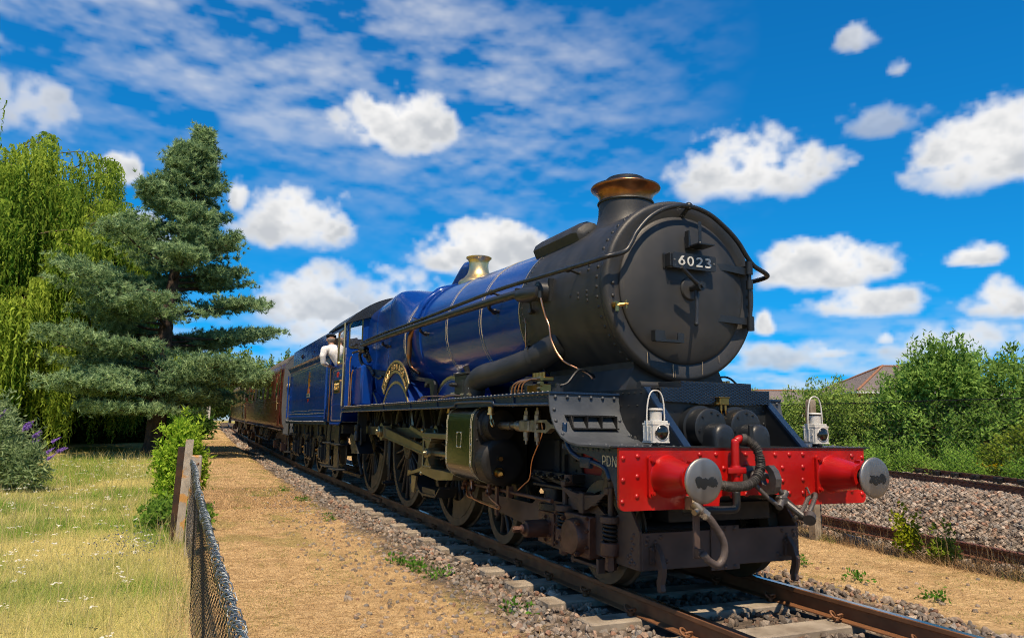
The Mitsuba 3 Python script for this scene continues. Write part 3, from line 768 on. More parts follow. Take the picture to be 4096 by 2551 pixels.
# curved front apron with its step recess, frame extension, stays
ap_prof = [(1.075, 1.70), (1.07, 1.62), (1.05, 1.53), (1.01, 1.45), (.94, 1.37), (.84, 1.305), (.70, 1.262), (.55, 1.246), (.03, 1.243)]
ap_poly = Polygon(ap_prof + [(y, z - .016) for y, z in ap_prof[::-1][:4]] + [(y + .016, z - .004) for y, z in ap_prof[::-1][4:]])
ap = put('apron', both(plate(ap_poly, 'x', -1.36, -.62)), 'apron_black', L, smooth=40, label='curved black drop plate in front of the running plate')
sw = lambda x: 1.06 - .0
stp = []
for x0, x1 in ((-1.185, -1.045), (-1.035, -.895), (-.885, -.735)):
    stp += [box(x0 - .006, x0, .93, 1.09, 1.375, 1.485), box(x1, x1 + .006, .93, 1.09, 1.375, 1.485)]
stp += [plate([(-1.225, 1.49), (-.73, 1.49), (-.745, 1.372), (-1.19, 1.372)], 'y', 1.072, 1.082), plate([(.90, 1.372), (.955, 1.482), (1.08, 1.482), (1.08, 1.372)], 'x', -1.20, -1.19), box(-1.20, -.735, .885, 1.08, 1.366, 1.378), box(-1.225, -.73, .97, 1.08, 1.478, 1.492)]
put('step_recess', both(cat(stp)), 'black_grime', ap)
apr = [(x, 1.063, 1.655) for x in np.linspace(-1.30, -.68, 6)] + [(-1.32, 1.045, 1.54), (-1.33, .99, 1.44), (-1.33, .86, 1.325), (-.66, 1.0, 1.45), (-.66, .84, 1.315)]
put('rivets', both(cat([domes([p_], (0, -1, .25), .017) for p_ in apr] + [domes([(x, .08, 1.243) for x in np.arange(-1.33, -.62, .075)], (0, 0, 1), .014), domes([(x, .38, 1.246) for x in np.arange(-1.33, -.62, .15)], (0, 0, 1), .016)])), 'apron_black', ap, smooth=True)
fe = put('frame_extension', both(cat([plate([(.62, 1.24), (.60, 1.735), (1.9, 1.735), (1.9, 1.0), (.62, 1.0)], 'x', -.625, -.60), plate([(.035, 1.245), (.585, 1.74), (.61, 1.74), (.61, 1.245)], 'x', -.622, -.598)])), 'black_gloss', L)
stay_hole = Polygon([(.03, 1.245), (.585, 1.74), (.64, 1.74), (.64, 1.245)]).difference(disc2(.40, 1.375, .035))
put('stay', both(plate(Polygon([(.022, 1.238), (.59, 1.748), (.615, 1.748), (.062, 1.244)]), 'x', -.662, -.592)), 'blue_dull', fe, label='sloping dull blue stay edge')
put('bolts', both(cat([hexes([(-.625, y, 1.70) for y in (.70, .80, .90, 1.0, 1.10)], (-1, 0, 0), .011, .008), hexes([(-.625, y, 1.585) for y in (.62, .76, .90, 1.03)], (-1, 0, 0), .010, .008), hexes([(-.627, .62, 1.29), (-.627, .80, 1.29)], (-1, 0, 0), .03, .022)])), 'black_gloss', fe)
put('platform', [box(-.60, .60, .01, .60, 1.226, 1.243), box(-1.36, 1.36, -.012, .03, 1.236, 1.246)], 'black_gloss', L)

# inside cylinder casing with chequered top plate
ic = put('inside_cylinder_casing', [box(-.60, .60, .475, 1.2, 1.243, 1.70), box(-.62, .62, .52, 3.4, .75, 1.24)], 'black_gloss', L)
cp = put('chequer_plate', [plate([(-.608, 1.617), (-.608, 1.742), (-.392, 1.742), (-.392, 1.803), (.392, 1.803), (.392, 1.742), (.608, 1.742), (.608, 1.617), (.43, 1.617), (.38, 1.602), (-.20, 1.602), (-.25, 1.617)], 'y', .425, .44),
                           box(-.608, .608, .425, .95, 1.728, 1.742, .004), box(-.392, .392, .425, 1.0, 1.79, 1.803, .004), box(-.392, -.38, .43, 1.0, 1.74, 1.80), box(.38, .392, .43, 1.0, 1.74, 1.80)], 'black_gloss', L)
rib = []
chk = Polygon([(-.60, 1.622), (-.60, 1.737), (-.388, 1.737), (-.388, 1.798), (.388, 1.798), (.388, 1.737), (.60, 1.737), (.60, 1.622), (.40, 1.61), (-.23, 1.61)])
for sgn in (1, -1):
    for k in np.arange(-1.2, 1.2, .05):
        seg = LineString([(k, 1.58), (k + sgn * .48, 1.82)]).intersection(chk)
        for g in getattr(seg, 'geoms', [seg]):
            if g.length > .01:
                q = list(g.coords); rib.append(plate(LineString(q).buffer(.0036, cap_style=2), 'y', .4205, .4255))
put('raised_pattern', rib, 'blue_dull', cp, smooth=False, kind='stuff', label='raised diamond chequering on the plate')
put('rivets', domes([(.575, .475, z) for z in (1.30, 1.44, 1.56)] + [(-.575, .475, z) for z in (1.30, 1.44, 1.56)], (0, -1, 0), .014), 'black_gloss', ic, smooth=True)
for x in (-.195, .19):
    dm = put('valve_cover', lathe([(0, .262), (.150, .262), (.170, .275), (.172, .40), (.195, .405), (.195, .48)], (x, 0, 1.395), (0, 1, 0), 40), 'black_gloss', L, smooth=40)
    put('bolts', hexes([(x + .135 * math.sin(a), .262, 1.395 + .135 * math.cos(a)) for a in np.radians([-150, -100, -45, 0, 30])], (0, -1, 0), .011, .008), 'black_gloss', dm)
    put('spindle_guard', loft([np.array([(x + .02 + .118 * math.cos(t) * s, y, 1.243 + (0 if math.sin(t) < 0 else .195 * s * math.sin(t) ** .5)) for t in np.linspace(0, 2 * PI, 36, endpoint=False)]) for y, s in ((.30, 1.0), (.16, 1.0), (.125, .95), (.105, .8), (.095, .55))]), 'black_gloss', ic, smooth=50)
    put('bolts', hexes([(x - .115, .285, 1.40)], (-.5, -.86, 0), .022, .02), 'black_gloss', dm)
put('guard_post', box(.055, .10, .075, .10, 1.245, 1.43, .004), 'black_gloss', ic)
put('brass_lubricator', [box(-.02, .085, .36, .42, 1.60, 1.665, .006), box(-.027, .092, .355, .425, 1.66, 1.672, .004)] + [cyl((x, .385, 1.60), (x, .385, 1.55), .014, n=6) for x in (.01, .058)] + [tube([(x, .385, 1.56), (x + .01, .39, 1.51), (x + .03, .42, 1.47)], .007, 6, 4) for x in (.01, .058)] + [cyl((-.05, .39, 1.61), (-.02, .39, 1.61), .018)], 'brass_old', ic, label='small brass oil box on the casing front')
put('saddle', [plate([(-.60, 1.735), (-.50, 1.95), (-.52, 2.12), (.52, 2.12), (.50, 1.95), (.60, 1.735)], 'y', 1.0, 2.75), both(cyl((-.58, .80, 1.77), (-.2, .80, 1.77), .04))], 'smokebox_black', L, smooth=30)

# red buffer beam
bm_poly = rrect(-1.295, 1.295, .757, 1.238, .05).union(sbox(-1.295, 1.0, 1.295, 1.236)).difference(Polygon([(-.36, .70), (-.34, .835), (-.32, .85), (.33, .85), (.36, .835), (.40, .80), (.43, .757), (.43, .70)]))
bb = put('buffer_beam', plate(bm_poly, 'y', 0, .028), 'red_paint', L, smooth=20, label='bright red riveted buffer beam')
RIV = [(-1.259, 1.153), (-1.126, 1.167), (-1.26, 0.987), (-1.13, 1.015), (-1.266, 0.825), (-1.134, 0.864), (-0.531, 1.182), (-0.371, 1.182), (-0.212, 1.18), (-0.059, 1.181), (0.101, 1.179), (0.255, 1.18), (0.412, 1.181), (0.565, 1.183), (0.333, 1.071), (0.562, 1.076), (0.33, 0.961), (0.558, 0.967), (0.4, 0.858), (0.554, 0.857), (-0.222, 0.852), (-0.063, 0.858), (-0.294, 1.071), (-0.068, 1.104), (0.111, 1.106), (-0.076, 0.929), (1.144, 1.168), (1.271, 1.154), (1.126, 0.863), (1.251, 0.833)]
for (x, z) in RIV:
    put('rivet', domes([(x, 0, z)], (0, -1, 0), .0215, .62), 'red_paint', bb, smooth=True)
for s in (-1, 1):
    x0, z0 = .868 * s, 1.014
    bf = put('buffer', [plate(rrect(x0 - .178, x0 + .178, z0 - .168, z0 + .166, .035), 'y', -.03, 0),
                        loft([np.array([(x0 + (r + e * abs(math.cos(t)) ** 6 * 0) * math.cos(t), y, z0 + r * math.sin(t)) for t in np.linspace(0, 2 * PI, 40, endpoint=False)]) for y, r, e in ((-.03, .165, 0), (-.045, .155, 0), (-.09, .148, 0), (-.20, .125, 0), (-.315, .105, 0), (-.335, .112, 0), (-.36, .112, 0), (-.362, .08, 0), (-.30, .078, 0))], True),
                        plate([(-.035, z0 + .16), (-.26, z0 + .105), (-.28, z0 + .135), (-.33, z0 + .13), (-.34, z0 + .08), (-.035, z0 + .08)], 'x', x0 + .0, x0 + .03)], 'red_paint', L, smooth=35, label=('left' if s < 0 else 'right') + ' buffer with red tapered housing')
    put('bolt', hexes([(x0 - .14, -.03, z0 + .125), (x0 + .14, -.03, z0 + .125), (x0 - .14, -.03, z0 - .13), (x0 + .14, -.03, z0 - .13)], (0, -1, 0), .022, .016), 'red_paint', bf)
    put('ram', cyl((x0, -.30, z0), (x0, -.45, z0), .055), 'black_grime', bf)
    put('head', lathe([(0, -.492), (.08, -.490), (.14, -.484), (.160, -.478), (.166, -.470), (.164, -.458), (.05, -.445), (0, -.445)], (x0, 0, z0), (0, 1, 0), 56), 'steel', bf, smooth=50, label='round polished steel buffer head')
    rg = np.random.RandomState(11 + s); a = np.linspace(0, 2 * PI, 48, endpoint=False)
    blob = Polygon([(x0 + .01 + .085 * math.cos(t) * (1 + .22 * q), z0 - .012 + (.036 + .014 * math.cos(2 * t)) * math.sin(t) * (1 + .5 * q2)) for t, q, q2 in zip(a, rg.uniform(-.6, 1, 48), rg.uniform(-.8, 1, 48))]).buffer(.004).union(disc2(x0 + .06 * s, z0 + .005, .03)).union(disc2(x0 - .015, z0 - .035, .025))
    put('grease_patch', plate(blob, 'y', -.4932, -.489), 'grease', bf, smooth=True, label='dark smear of grease on the buffer head')
# vacuum pipe and hose
put('vacuum_pipe', [tube([(-.245, -.085, .90), (-.245, -.085, 1.25), (-.235, -.085, 1.29), (-.20, -.085, 1.31), (-.165, -.09, 1.31)], .033, 14, 4), box(-.35, -.165, -.125, -.10, 1.035, 1.085, .005), cyl((-.245, -.085, 1.02), (-.245, -.085, 1.10), .040)], 'red_paint', L, smooth=True)
put('vacuum_pipe', [tube([(-.245, -.085, .90), (-.245, -.085, .79), (-.265, -.085, .755), (-.32, -.085, .75), (-.50, -.05, .75), (-.62, .10, .745)], .033, 14, 5)], 'black_gloss', L, smooth=True)
hp = smooth_path([(-.175, -.09, 1.312), (-.13, -.10, 1.30), (-.07, -.13, 1.245), (-.05, -.15, 1.16), (-.075, -.18, 1.08), (-.15, -.21, 1.00), (-.26, -.235, .955), (-.40, -.24, .945), (-.52, -.22, .96), (-.58, -.12, .98)], 22)
put('vacuum_hose', [tube(hp, .036 + .0045 * np.sign(np.sin(np.arange(len(hp)) * 2 * PI / 4)), 14, 0), cyl((-.185, -.088, 1.312), (-.15, -.10, 1.308), .045)], 'hose', L, smooth=25, label='ribbed grey vacuum hose curling back to the left')
# steam heating hose with its brass cock
put('heating_hose', [tube([(-0.669, -0.17, 0.759), (-0.625, -0.17, 0.734), (-0.573, -0.17, 0.691), (-0.514, -0.17, 0.618), (-0.47, -0.17, 0.557), (-0.447, -0.17, 0.484), (-0.46, -0.17, 0.402), (-0.514, -0.17, 0.353), (-0.589, -0.17, 0.38), (-0.654, -0.17, 0.442)], .029, 14, 7)], 'hose_brown', L, smooth=True, label='brown rubber heating hose hanging in a loop')
put('heating_cock', [cyl((-.70, -.12, .82), (-.64, -.165, .745), .038, .034), cyl((-.66, -.15, .77), (-.73, -.17, .75), .024), cyl((-.66, -.16, .76), (-.61, -.17, .72), .042, n=6), cyl((-.655, -.15, .88), (-.655, -.14, .78), .013), box(-.69, -.66, -.10, .05, .76, .86)], 'steel_worn', L, smooth=30)
put('hose_hanger', [box(-.685, -.62, -.10, -.085, .39, .78, .004), box(-.68, -.625, -.15, -.085, .41, .47)], 'frame_brown', L)
# screw coupling
hkp = Polygon([(-0.013, 1.047), (-0.06, 1.056), (-0.114, 1.053), (-0.135, 1.016), (-0.124, 0.978), (-0.146, 0.948), (-0.19, 0.943), (-0.227, 0.971), (-0.232, 1.023), (-0.213, 1.059), (-0.174, 1.094), (-0.224, 1.103), (-0.274, 1.063), (-0.302, 1.003), (-0.294, 0.941), (-0.249, 0.888), (-0.196, 0.871), (-0.143, 0.885), (-0.091, 0.938), (-0.057, 0.986), (-0.017, 1.006)]).buffer(.006).buffer(-.003)
put('coupling_hook', [plate(hkp, 'x', -.03, .03), plate(rrect(-.10, .10, .92, 1.09, .02), 'y', -.018, 0)], 'link_steel', L, smooth=30)
scp = put('screw_coupling', [tube([(.075, -.16, .985), (.0, -.11, 1.04), (-.075, -.10, 1.035), (-.105, -.13, .985), (-.09, -.16, .93), (-.02, -.20, .85), (.06, -.23, .785), (.09, -.235, .775)], .019, 10, 5), tube([(.075, -.16, .985), (.10, -.18, .93), (.135, -.19, .875)], .019, 10, 4)], 'link_steel', L, smooth=True, label='heavy screw coupling hung across from the hook to the right buffer')
put('trunnion', [cyl((.055, -.235, .775), (.185, -.175, .885), .030), box(.08, .165, -.235, -.16, .785, .865, .015)], 'link_steel', scp)
put('screw', [tube([(.10, -.20, .845), (.35, -.20, .685)], .024 + .0025 * np.tile([1, -1], 32)[:61], 10, 60), tube([(.17, -.17, .855), (.35, -.15, .74)], .009, 8, 2), sphere((.165, -.175, .865), .026)], 'link_steel', scp, smooth=25)
put('shackle', [tube([(.335, -.24, .68), (.44, -.20, .765), (.545, -.14, .835), (.585, -.10, .855), (.595, -.06, .835), (.565, -.045, .815), (.47, -.09, .755), (.36, -.13, .68)], .019, 10, 5), cyl((.335, -.27, .675), (.365, -.10, .685), .026), cyl((.325, -.285, .67), (.37, -.245, .70), .05, n=14), cyl((.365, -.13, .665), (.35, -.11, .69), .05, n=14), tube([(.565, -.06, .855), (.57, -.03, .90), (.575, -.01, .895)], .008, 6)], 'link_steel', scp, smooth=30)
# painted letters and the bracket they stand on, behind the beam
sb_ = put('beam_bracket', both(cat([plate([(.03, 1.236), (.03, .80), (.05, .80), (.10, .95), (.20, 1.06), (.36, 1.13), (.55, 1.165), (.80, 1.18), (.96, 1.20), (.96, 1.236)], 'x', -1.285, -1.265), domes([(-1.285, y, 1.205) for y in np.arange(.16, .95, .085)], (-1, 0, 0), .015)])), 'blue_dull', L, smooth=30)
put('depot_code', text_on('PDN', .082, (-1.2865, .265, 1.085), (0, -1, 0), (0, 0, 1), .215, .0015), 'cream_line', sb_, smooth=False, label='small painted letters PDN beside the buffer beam')
put('front_pipe', [tube([(-1.28, .92, 1.42), (-1.285, .90, 1.30), (-1.285, .78, 1.17), (-1.28, .58, 1.11), (-1.28, .40, 1.10), (-1.28, .22, 1.06), (-1.28, .16, .98)], .022, 10), box(-1.31, -1.26, .44, .60, 1.05, 1.14, .01)], 'blue_dull', L, smooth=True)
# ---------------------------------------------------------------- frames, cylinders, wheels and motion
put('main_frame', both(plate(Polygon([(.62, .62), (.62, 1.24), (1.9, 1.24), (2.0, PL - .03), (11.9, PL - .03), (11.9, .75), (9.0, .62), (4.3, .62), (4.0, .80), (3.0, .80), (2.6, .62)]), 'x', -.60, -.57)), 'black_grime', L, smooth=20)
put('ash_pan', box(-.52, .52, 8.0, 11.6, .45, 1.72), 'black_grime', L)
put('frame_stretcher', box(-.57, .57, 4.0, 8.0, 1.1, 1.68), 'black_grime', L)  # solid dark box added between the frames to stop light showing through


def wheel(y, r, kind, spokes, crank, balance, side, hubr=.17):
    """One wheel, facing -x (side -1) or +x. crank, balance: angles in degrees from straight up, towards the rear; or None."""
    S = side; o = (0, y, r)
    fx = lambda ms: ms if S < 0 else [mir(m) for m in flat(ms)]
    tyre = lathe([(r - .105, .80), (r - .10, .812), (r - .004, .812), (r, .806), (r + .002, .70), (r + .028, .69), (r + .030, .672), (r + .018, .664), (r - .09, .664), (r - .105, .70), (r - .105, .80)], o, (-1, 0, 0), 72 if r > .6 else 48)
    k = put(kind, fx([tyre]), 'wheel_grey', L, smooth=35)
    hub = [lathe([(.0, .845), (.05, .845), (.055, .83), (hubr - .02, .83), (hubr, .815), (hubr, .68), (0, .68)], o, (-1, 0, 0), 32)]
    if crank is not None:
        a = math.radians(crank); py, pz = y + .356 * math.sin(a), r + .356 * math.cos(a)
        hub.append(plate(disc2(py, pz, .15).union(disc2(y, r, .20)).convex_hull, 'x', -.826, -.70)); hub.append(plate(disc2(y, r, .05), 'x', -.835, -.82))
    put('hub', fx(hub), 'wheel_grey', k, smooth=30)
    for i in range(spokes):
        a = 2 * PI * (i + .5) / spokes; d = np.array([0, math.sin(a), math.cos(a)]); t = np.array([0, math.cos(a), -math.sin(a)])
        r0, r1 = hubr - .03, r - .09; secs = []
        for rr, w, h in ((r0, .030, .050), ((r0 + r1) / 2, .026, .040), (r1 - .03, .025, .034), (r1, .036, .046)):
            secs.append(np.array([np.array(o) + d * rr + t * (w * math.cos(q)) + np.array([-.755 + h * math.sin(q), 0, 0]) for q in np.linspace(0, 2 * PI, 8, endpoint=False)]))
        put('spoke', fx([loft(secs)]), 'spoke_dark', k, smooth=60)
    if balance is not None:
        a0 = math.radians(balance); hw = math.radians(38); ro = r - .098; ri = ro * .72
        arc = [(y + ro * math.sin(a0 + q), r + ro * math.cos(a0 + q)) for q in np.linspace(-hw, hw, 24)]
        q2 = [(y + (ri + .03 * math.cos(q * 3)) * math.sin(a0 + q), r + (ri + .03 * math.cos(q * 3)) * math.cos(a0 + q)) for q in np.linspace(hw * .98, -hw * .98, 24)]
        put('balance_weight', fx([plate(Polygon(arc + q2), 'x', -.818, -.70)]), 'wheel_grey', k, smooth=25)
    return k


CR = 45.0
for s in (-1, 1):
    c = CR if s < 0 else CR + 90
    for y, b in ((D1, c + 168), (D2, c + 190), (D3, c + 172)):
        wheel(y, .99, 'driving_wheel', 20, c, b, s)
    wheel(Y1, .457, 'bogie_wheel', 10, None, None, s, .12); wheel(Y2, .457, 'bogie_wheel', 10, None, None, s, .12)
for y, r in ((Y1, .457), (Y2, .457), (D1, .99), (D2, .99), (D3, .99)):
    put('axle', cyl((-.70, y, r), (.70, y, r), .09), 'black_grime', L)


def pin(y, c, r=.356):
    a = math.radians(c); return y + r * math.sin(a), .99 + r * math.cos(a)


def rod(p, q, h0, h1, x0, x1, boss=None):
    """A fluted rod between two pins in the (y, z) plane, outer face at x0."""
    p, q = np.array(p), np.array(q); d = (q - p) / np.linalg.norm(q - p); n = np.array([-d[1], d[0]])
    main = Polygon([p + n * h0 / 2, q + n * h1 / 2, q - n * h1 / 2, p - n * h0 / 2])
    return [plate(main, 'x', x0 + .012, x1 - .008), plate(Polygon([p + n * h0 / 2, q + n * h1 / 2, q + n * (h1 / 2 - .018), p + n * (h0 / 2 - .018)]), 'x', x0, x1), plate(Polygon([p - n * h0 / 2, q - n * h1 / 2, q - n * (h1 / 2 - .018), p - n * (h0 / 2 - .018)]), 'x', x0, x1)]


for s in (-1, 1):
    c = CR if s < 0 else CR + 90
    fx = lambda ms, s=s: ms if s < 0 else [mir(m) for m in flat(ms)]
    p1, p2, p3 = pin(D1, c), pin(D2, c), pin(D3, c)
    yc = p2[0] - math.sqrt(2.69 ** 2 - (p2[1] - .985) ** 2)
    cr = put('coupling_rod', fx([rod(p1, p2, .15, .15, -1.035, -.975), rod(p2, p3, .15, .15, -1.035, -.975)] + [plate(disc2(*q, .125), 'x', -1.045, -.96) for q in (p1, p2, p3)]), 'rod_steel', L, smooth=25)
    put('rod_boss', fx([cyl((-1.045, *p3), (-1.10, *p3), .085, c=.01), cyl((-1.045, *p1), (-1.08, *p1), .075, c=.01), plate(sbox(p2[0] + .28, p2[1] - .09, p2[0] + .46, p2[1] + .09), 'x', -1.045, -.97)]), 'rod_steel', cr, smooth=30)
    put('crank_pin', fx([cyl((-.82, *q), (-.98, *q), .06) for q in (p1, p2, p3)]), 'steel', cr)
    cn = put('connecting_rod', fx([rod(p2, (yc, .985), .17, .11, -1.215, -1.145), plate(disc2(*p2, .15).union(sbox(p2[0] - .20, p2[1] - .10, p2[0], p2[1] + .10)), 'x', -1.225, -1.10), cyl((-1.225, *p2), (-1.285, *p2), .095, c=.012), lathe([(.0, .03), (.05, .03), (.055, 0)], (-1.285, *p2), (-1, 0, 0), 24), cyl((-1.02, *p2), (-1.11, *p2), .075)]), 'rod_steel', L, smooth=25)
    hour = [(-.10, .80), (-.115, .83), (-.05, .90), (-.045, 1.06), (-.115, 1.13), (-.10, 1.17), (.10, 1.17), (.115, 1.13), (.045, 1.06), (.05, .90), (.115, .83), (.10, .80)]
    xh = put('crosshead', fx([plate([(yc + a, z) for a, z in hour], 'x', -1.235, -1.06), box(-1.245, -1.04, yc - .17, yc + .17, 1.15, 1.19, .006), box(-1.245, -1.04, yc - .17, yc + .17, .785, .815, .006), lathe([(.0, .11), (.03, .11), (.035, .08), (.06, .075), (.07, .03), (.07, 0)], (-1.19, yc, .985), (-1, 0, 0), 24), cyl((-1.13, yc - .02, .985), (-1.13, 3.9, .985), .042)]), 'rod_steel', L, smooth=30)
    put('slide_bar', fx([box(-1.25, -1.06, 3.95, 5.30, 1.192, 1.262, .008)]), 'rod_steel', L)
    put('slide_bar', fx([plate([(3.9, .785), (5.30, .785), (5.30, .70), (4.55, .655), (3.95, .70)], 'x', -1.25, -1.06)]), 'rod_steel', L)
    put('motion_bracket', fx([box(-1.235, -1.195, 5.255, 5.30, .74, 1.25, .006), plate([(5.28, 1.19), (5.28, 1.25), (5.95, 1.36), (6.0, 1.31)], 'x', -1.23, -1.20), tube([(-1.215, 5.93, 1.335), (-1.0, 6.55, 1.335), (-1.0, 6.72, 1.66)], .028, 4, 0), plate([(5.28, .78), (5.28, .73), (5.98, .63), (6.0, .67)], 'x', -1.235, -1.20), box(-1.23, -.60, 5.95, 6.0, .62, .70), box(-1.20, -.60, 5.28, 5.32, 1.25, 1.32), plate([(5.6, .64), (5.85, .64), (5.80, .40), (5.68, .40)], 'x', -1.22, -1.19), sphere((-1.24, 5.28, 1.29), .03), sphere((-1.24, 5.28, .70), .03)]), 'rod_steel', L, smooth=25)
    put('oil_tray', fx([plate([(5.80, .62), (5.55, .42), (5.40, .385), (4.80, .40), (4.62, .53), (4.62, .56), (4.80, .43), (5.40, .415), (5.53, .45), (5.76, .65)], 'x', -1.19, -.92), box(-1.17, -.93, 4.85, 5.45, .405, .50)]), 'black_gloss', L, smooth=25)
    # cylinder: polished cladding with lining, black front cover
    cyp = Polygon([(-1.36, 1.42), (-1.345, 1.50), (-1.30, 1.56), (-1.22, 1.595), (-1.10, 1.60), (-.70, 1.60), (-.70, .72), (-1.06, .72), (-1.16, .735), (-1.26, .775), (-1.33, .85), (-1.36, .93)])
    cy = put('cylinder', fx([plate(cyp, 'y', 2.985, 3.92)]), 'green_paint', L, smooth=50, label='polished dark cylinder cladding, green reflection put in its colour, with white lining')
    rim = cyp.buffer(.003).difference(cyp.buffer(-.004)).difference(sbox(-.9, 0, 0, 3))
    for y in (3.015, 3.06, 3.86, 3.895):
        put('lining', fx([plate(rim, 'y', y, y + .008)]), 'cream_line', cy, smooth=50)
    fr = Polygon([(3.36, 1.12), (3.36, 1.30), (3.505, 1.30), (3.505, 1.12)])
    put('lining', fx([plate(fr.buffer(.003).difference(fr.buffer(-.003)), 'x', -1.3615, -1.358)]), 'cream_line', cy, smooth=False)
    put('screws', fx([domes([(-1.361, y, z) for y in (3.04, 3.88) for z in (1.36, 1.16, .97)] + [(-1.361, y, z) for y in (3.37, 3.495) for z in (1.13, 1.29)], (-1, 0, 0), .012)]), 'bright_steel', cy, smooth=True)
    put('cylinder_cover', fx([plate(cyp.buffer(-.004), 'y', 2.93, 2.985), lathe([(0, 2.72), (.17, 2.72), (.185, 2.735), (.19, 2.87), (.215, 2.88), (.22, 2.94)], (-1.115, 0, 1.385), (0, 1, 0), 40), lathe([(0, 2.70), (.20, 2.70), (.235, 2.71), (.262, 2.73), (.268, 2.93)], (-1.085, 0, .985), (0, 1, 0), 56)]), 'black_grime', cy, smooth=35)
    put('cover_bolts', fx([domes([(-1.115 + .202 * math.sin(a), 2.88, 1.385 + .202 * math.cos(a)) for a in np.arange(0, 6.2, .7)] + [(-1.325, 2.93, z) for z in (.95, 1.08, 1.22, 1.35, 1.46)] + [(-1.22, 2.70, .86), (-1.24, 2.71, 1.10)], (0, -1, 0), .013)]), 'black_gloss', cy, smooth=True)
    put('relief_valve', fx([cyl((-1.16, 2.71, .875), (-1.17, 2.60, .87), .034), lathe([(.0, .085), (.02, .085), (.036, .05), (.042, .02), (.03, 0)], (-1.17, 2.60, .87), (-.35, -.93, 0), 18), cyl((-1.16, 2.66, .875), (-1.16, 2.71, .875), .055, n=24), cyl((-1.14, 2.70, 1.02), (-1.145, 2.655, 1.02), .026, n=6)]), 'brass_old', cy, smooth=30, split=True)
    put('brass_cup', fx([lathe([(.040, 0), (.044, .005), (.044, .02), (.034, .025), (.034, .10), (0, .10)], (-1.25, 2.72, 1.50), (0, 0, 1), 20), cyl((-1.25, 2.70, 1.45), (-1.25, 2.71, 1.50), .02, n=6), tube([(-1.25, 2.70, 1.46), (-1.275, 2.66, 1.42), (-1.26, 2.64, 1.375), (-1.23, 2.67, 1.39), (-1.23, 2.70, 1.44)], .010, 6)]), 'brass', cy, smooth=30)
    put('brass_cup', fx([lathe([(.036, 0), (.038, .015), (.032, .02), (.032, .085), (0, .085)], (-1.25, 4.12, 1.53), (0, 0, 1), 20)]), 'brass_old', cy, smooth=30)
    # valve rod across to the front rocker
    vr = put('valve_rod', fx([cyl((-1.12, 2.72, 1.385), (-1.12, 2.42, 1.385), .045), cyl((-1.12, 2.44, 1.385), (-1.12, 2.20, 1.385), .03), lathe([(.03, 0), (.055, .02), (.06, .10), (.045, .14)], (-1.12, 2.30, 1.385), (0, -1, 0), 18), box(-1.165, -1.075, 1.93, 2.16, 1.325, 1.445, .012), plate(Polygon([(1.95, 1.33), (1.95, 1.44), (1.55, 1.45), (1.45, 1.405), (1.05, 1.405), (1.05, 1.365), (1.45, 1.365), (1.55, 1.32)]).difference(rrect(1.56, 1.78, 1.35, 1.42, .03)), 'x', -1.15, -1.09)]), 'steel_worn', L, smooth=30)
    put('clamp', fx([cyl((-1.12, y, 1.27), (-1.12, y, 1.50), .034, c=.005) for y in (2.06, 1.80)] + [cyl((-1.12, y, 1.20), (-1.12, y, 1.57), .014) for y in (2.06, 1.80)] + [cyl((-1.12, y, z), (-1.12, y, z + .035), .028, n=6) for y in (2.06, 1.80) for z in (1.235, 1.50)]), 'steel_worn', vr, smooth=30, split=True)
    put('drain_pipes', fx([tube([(-1.03, 4.05, .70), (-1.03, 4.02, .62), (-1.06, 3.9, .52), (-1.06, 3.72, .50), (-1.04, 2.9, .47)], .011, 6, 3), tube([(-1.05, 3.80, .70), (-1.05, 3.78, .60), (-1.07, 3.66, .50), (-1.05, 2.9, .455)], .011, 6, 3), tube([(-1.05, 3.25, .66), (-1.06, 3.16, .56), (-1.05, 2.9, .49)], .011, 6, 3)]), 'copper_pipe', cy, smooth=True, label='copper drain pipes under the cylinder')
    put('drain_cocks', fx([m for (y, z) in ((4.06, .64), (3.82, .61), (3.26, .62)) for m in (sphere((-1.03, y, z), .045), cyl((-1.03, y, z), (-1.03, y, .74), .025), cyl((-1.03, y, z), (-1.09, y - .06, z - .04), .022))] + [box(-1.06, -1.03, 2.96, 3.02, .38, .70, .004), cyl((-1.0, 4.1, .655), (-1.0, 1.7, .66), .02), box(-1.03, -.97, 2.70, 2.76, .60, .72)]), 'oily_brown', cy, smooth=30)
    put('drip_pipe', fx([tube([(-1.10, 1.75, 1.44), (-1.09, 1.76, 1.30), (-1.10, 1.95, 1.05), (-1.08, 2.05, .86), (-1.05, 2.25, .78), (-1.03, 2.45, .70)], .008, 6)]), 'copper_pipe', cy, smooth=True)
    # brake hangers and sanding gear between the wheels
    for y in (6.22, 8.72, 11.15):
        put('brake_gear', fx([tube([(-.78, y + .05, 1.35), (-.80, y, .95), (-.80, y - .02, .50), (-.79, y, .32)], .032, 8), box(-.83, -.72, y + .02, y + .10, .62, 1.02, .01), cyl((-.88, y, .30), (-.55, y, .30), .045), cyl((-.92, y, .30), (-.88, y, .30), .028)]), 'black_gloss', L, smooth=30)
    put('cylinder_lubricator', fx([box(-1.235, -1.09, 3.57, 4.0, PL, 2.0, .01), box(-1.25, -1.08, 3.55, 4.02, 2.0, 2.025, .004), box(-1.245, -1.225, 3.66, 3.80, 1.73, 1.93, .006), cyl((-1.24, 3.92, 1.88), (-1.31, 3.92, 1.88), .028), cyl((-1.31, 3.92, 1.88), (-1.335, 3.92, 1.88), .017), cyl((-1.16, 3.72, 2.02), (-1.19, 3.72, 2.11), .035), box(-1.26, -1.24, 3.85, 4.1, 1.735, 1.75)]), 'black_gloss', L, smooth=30)
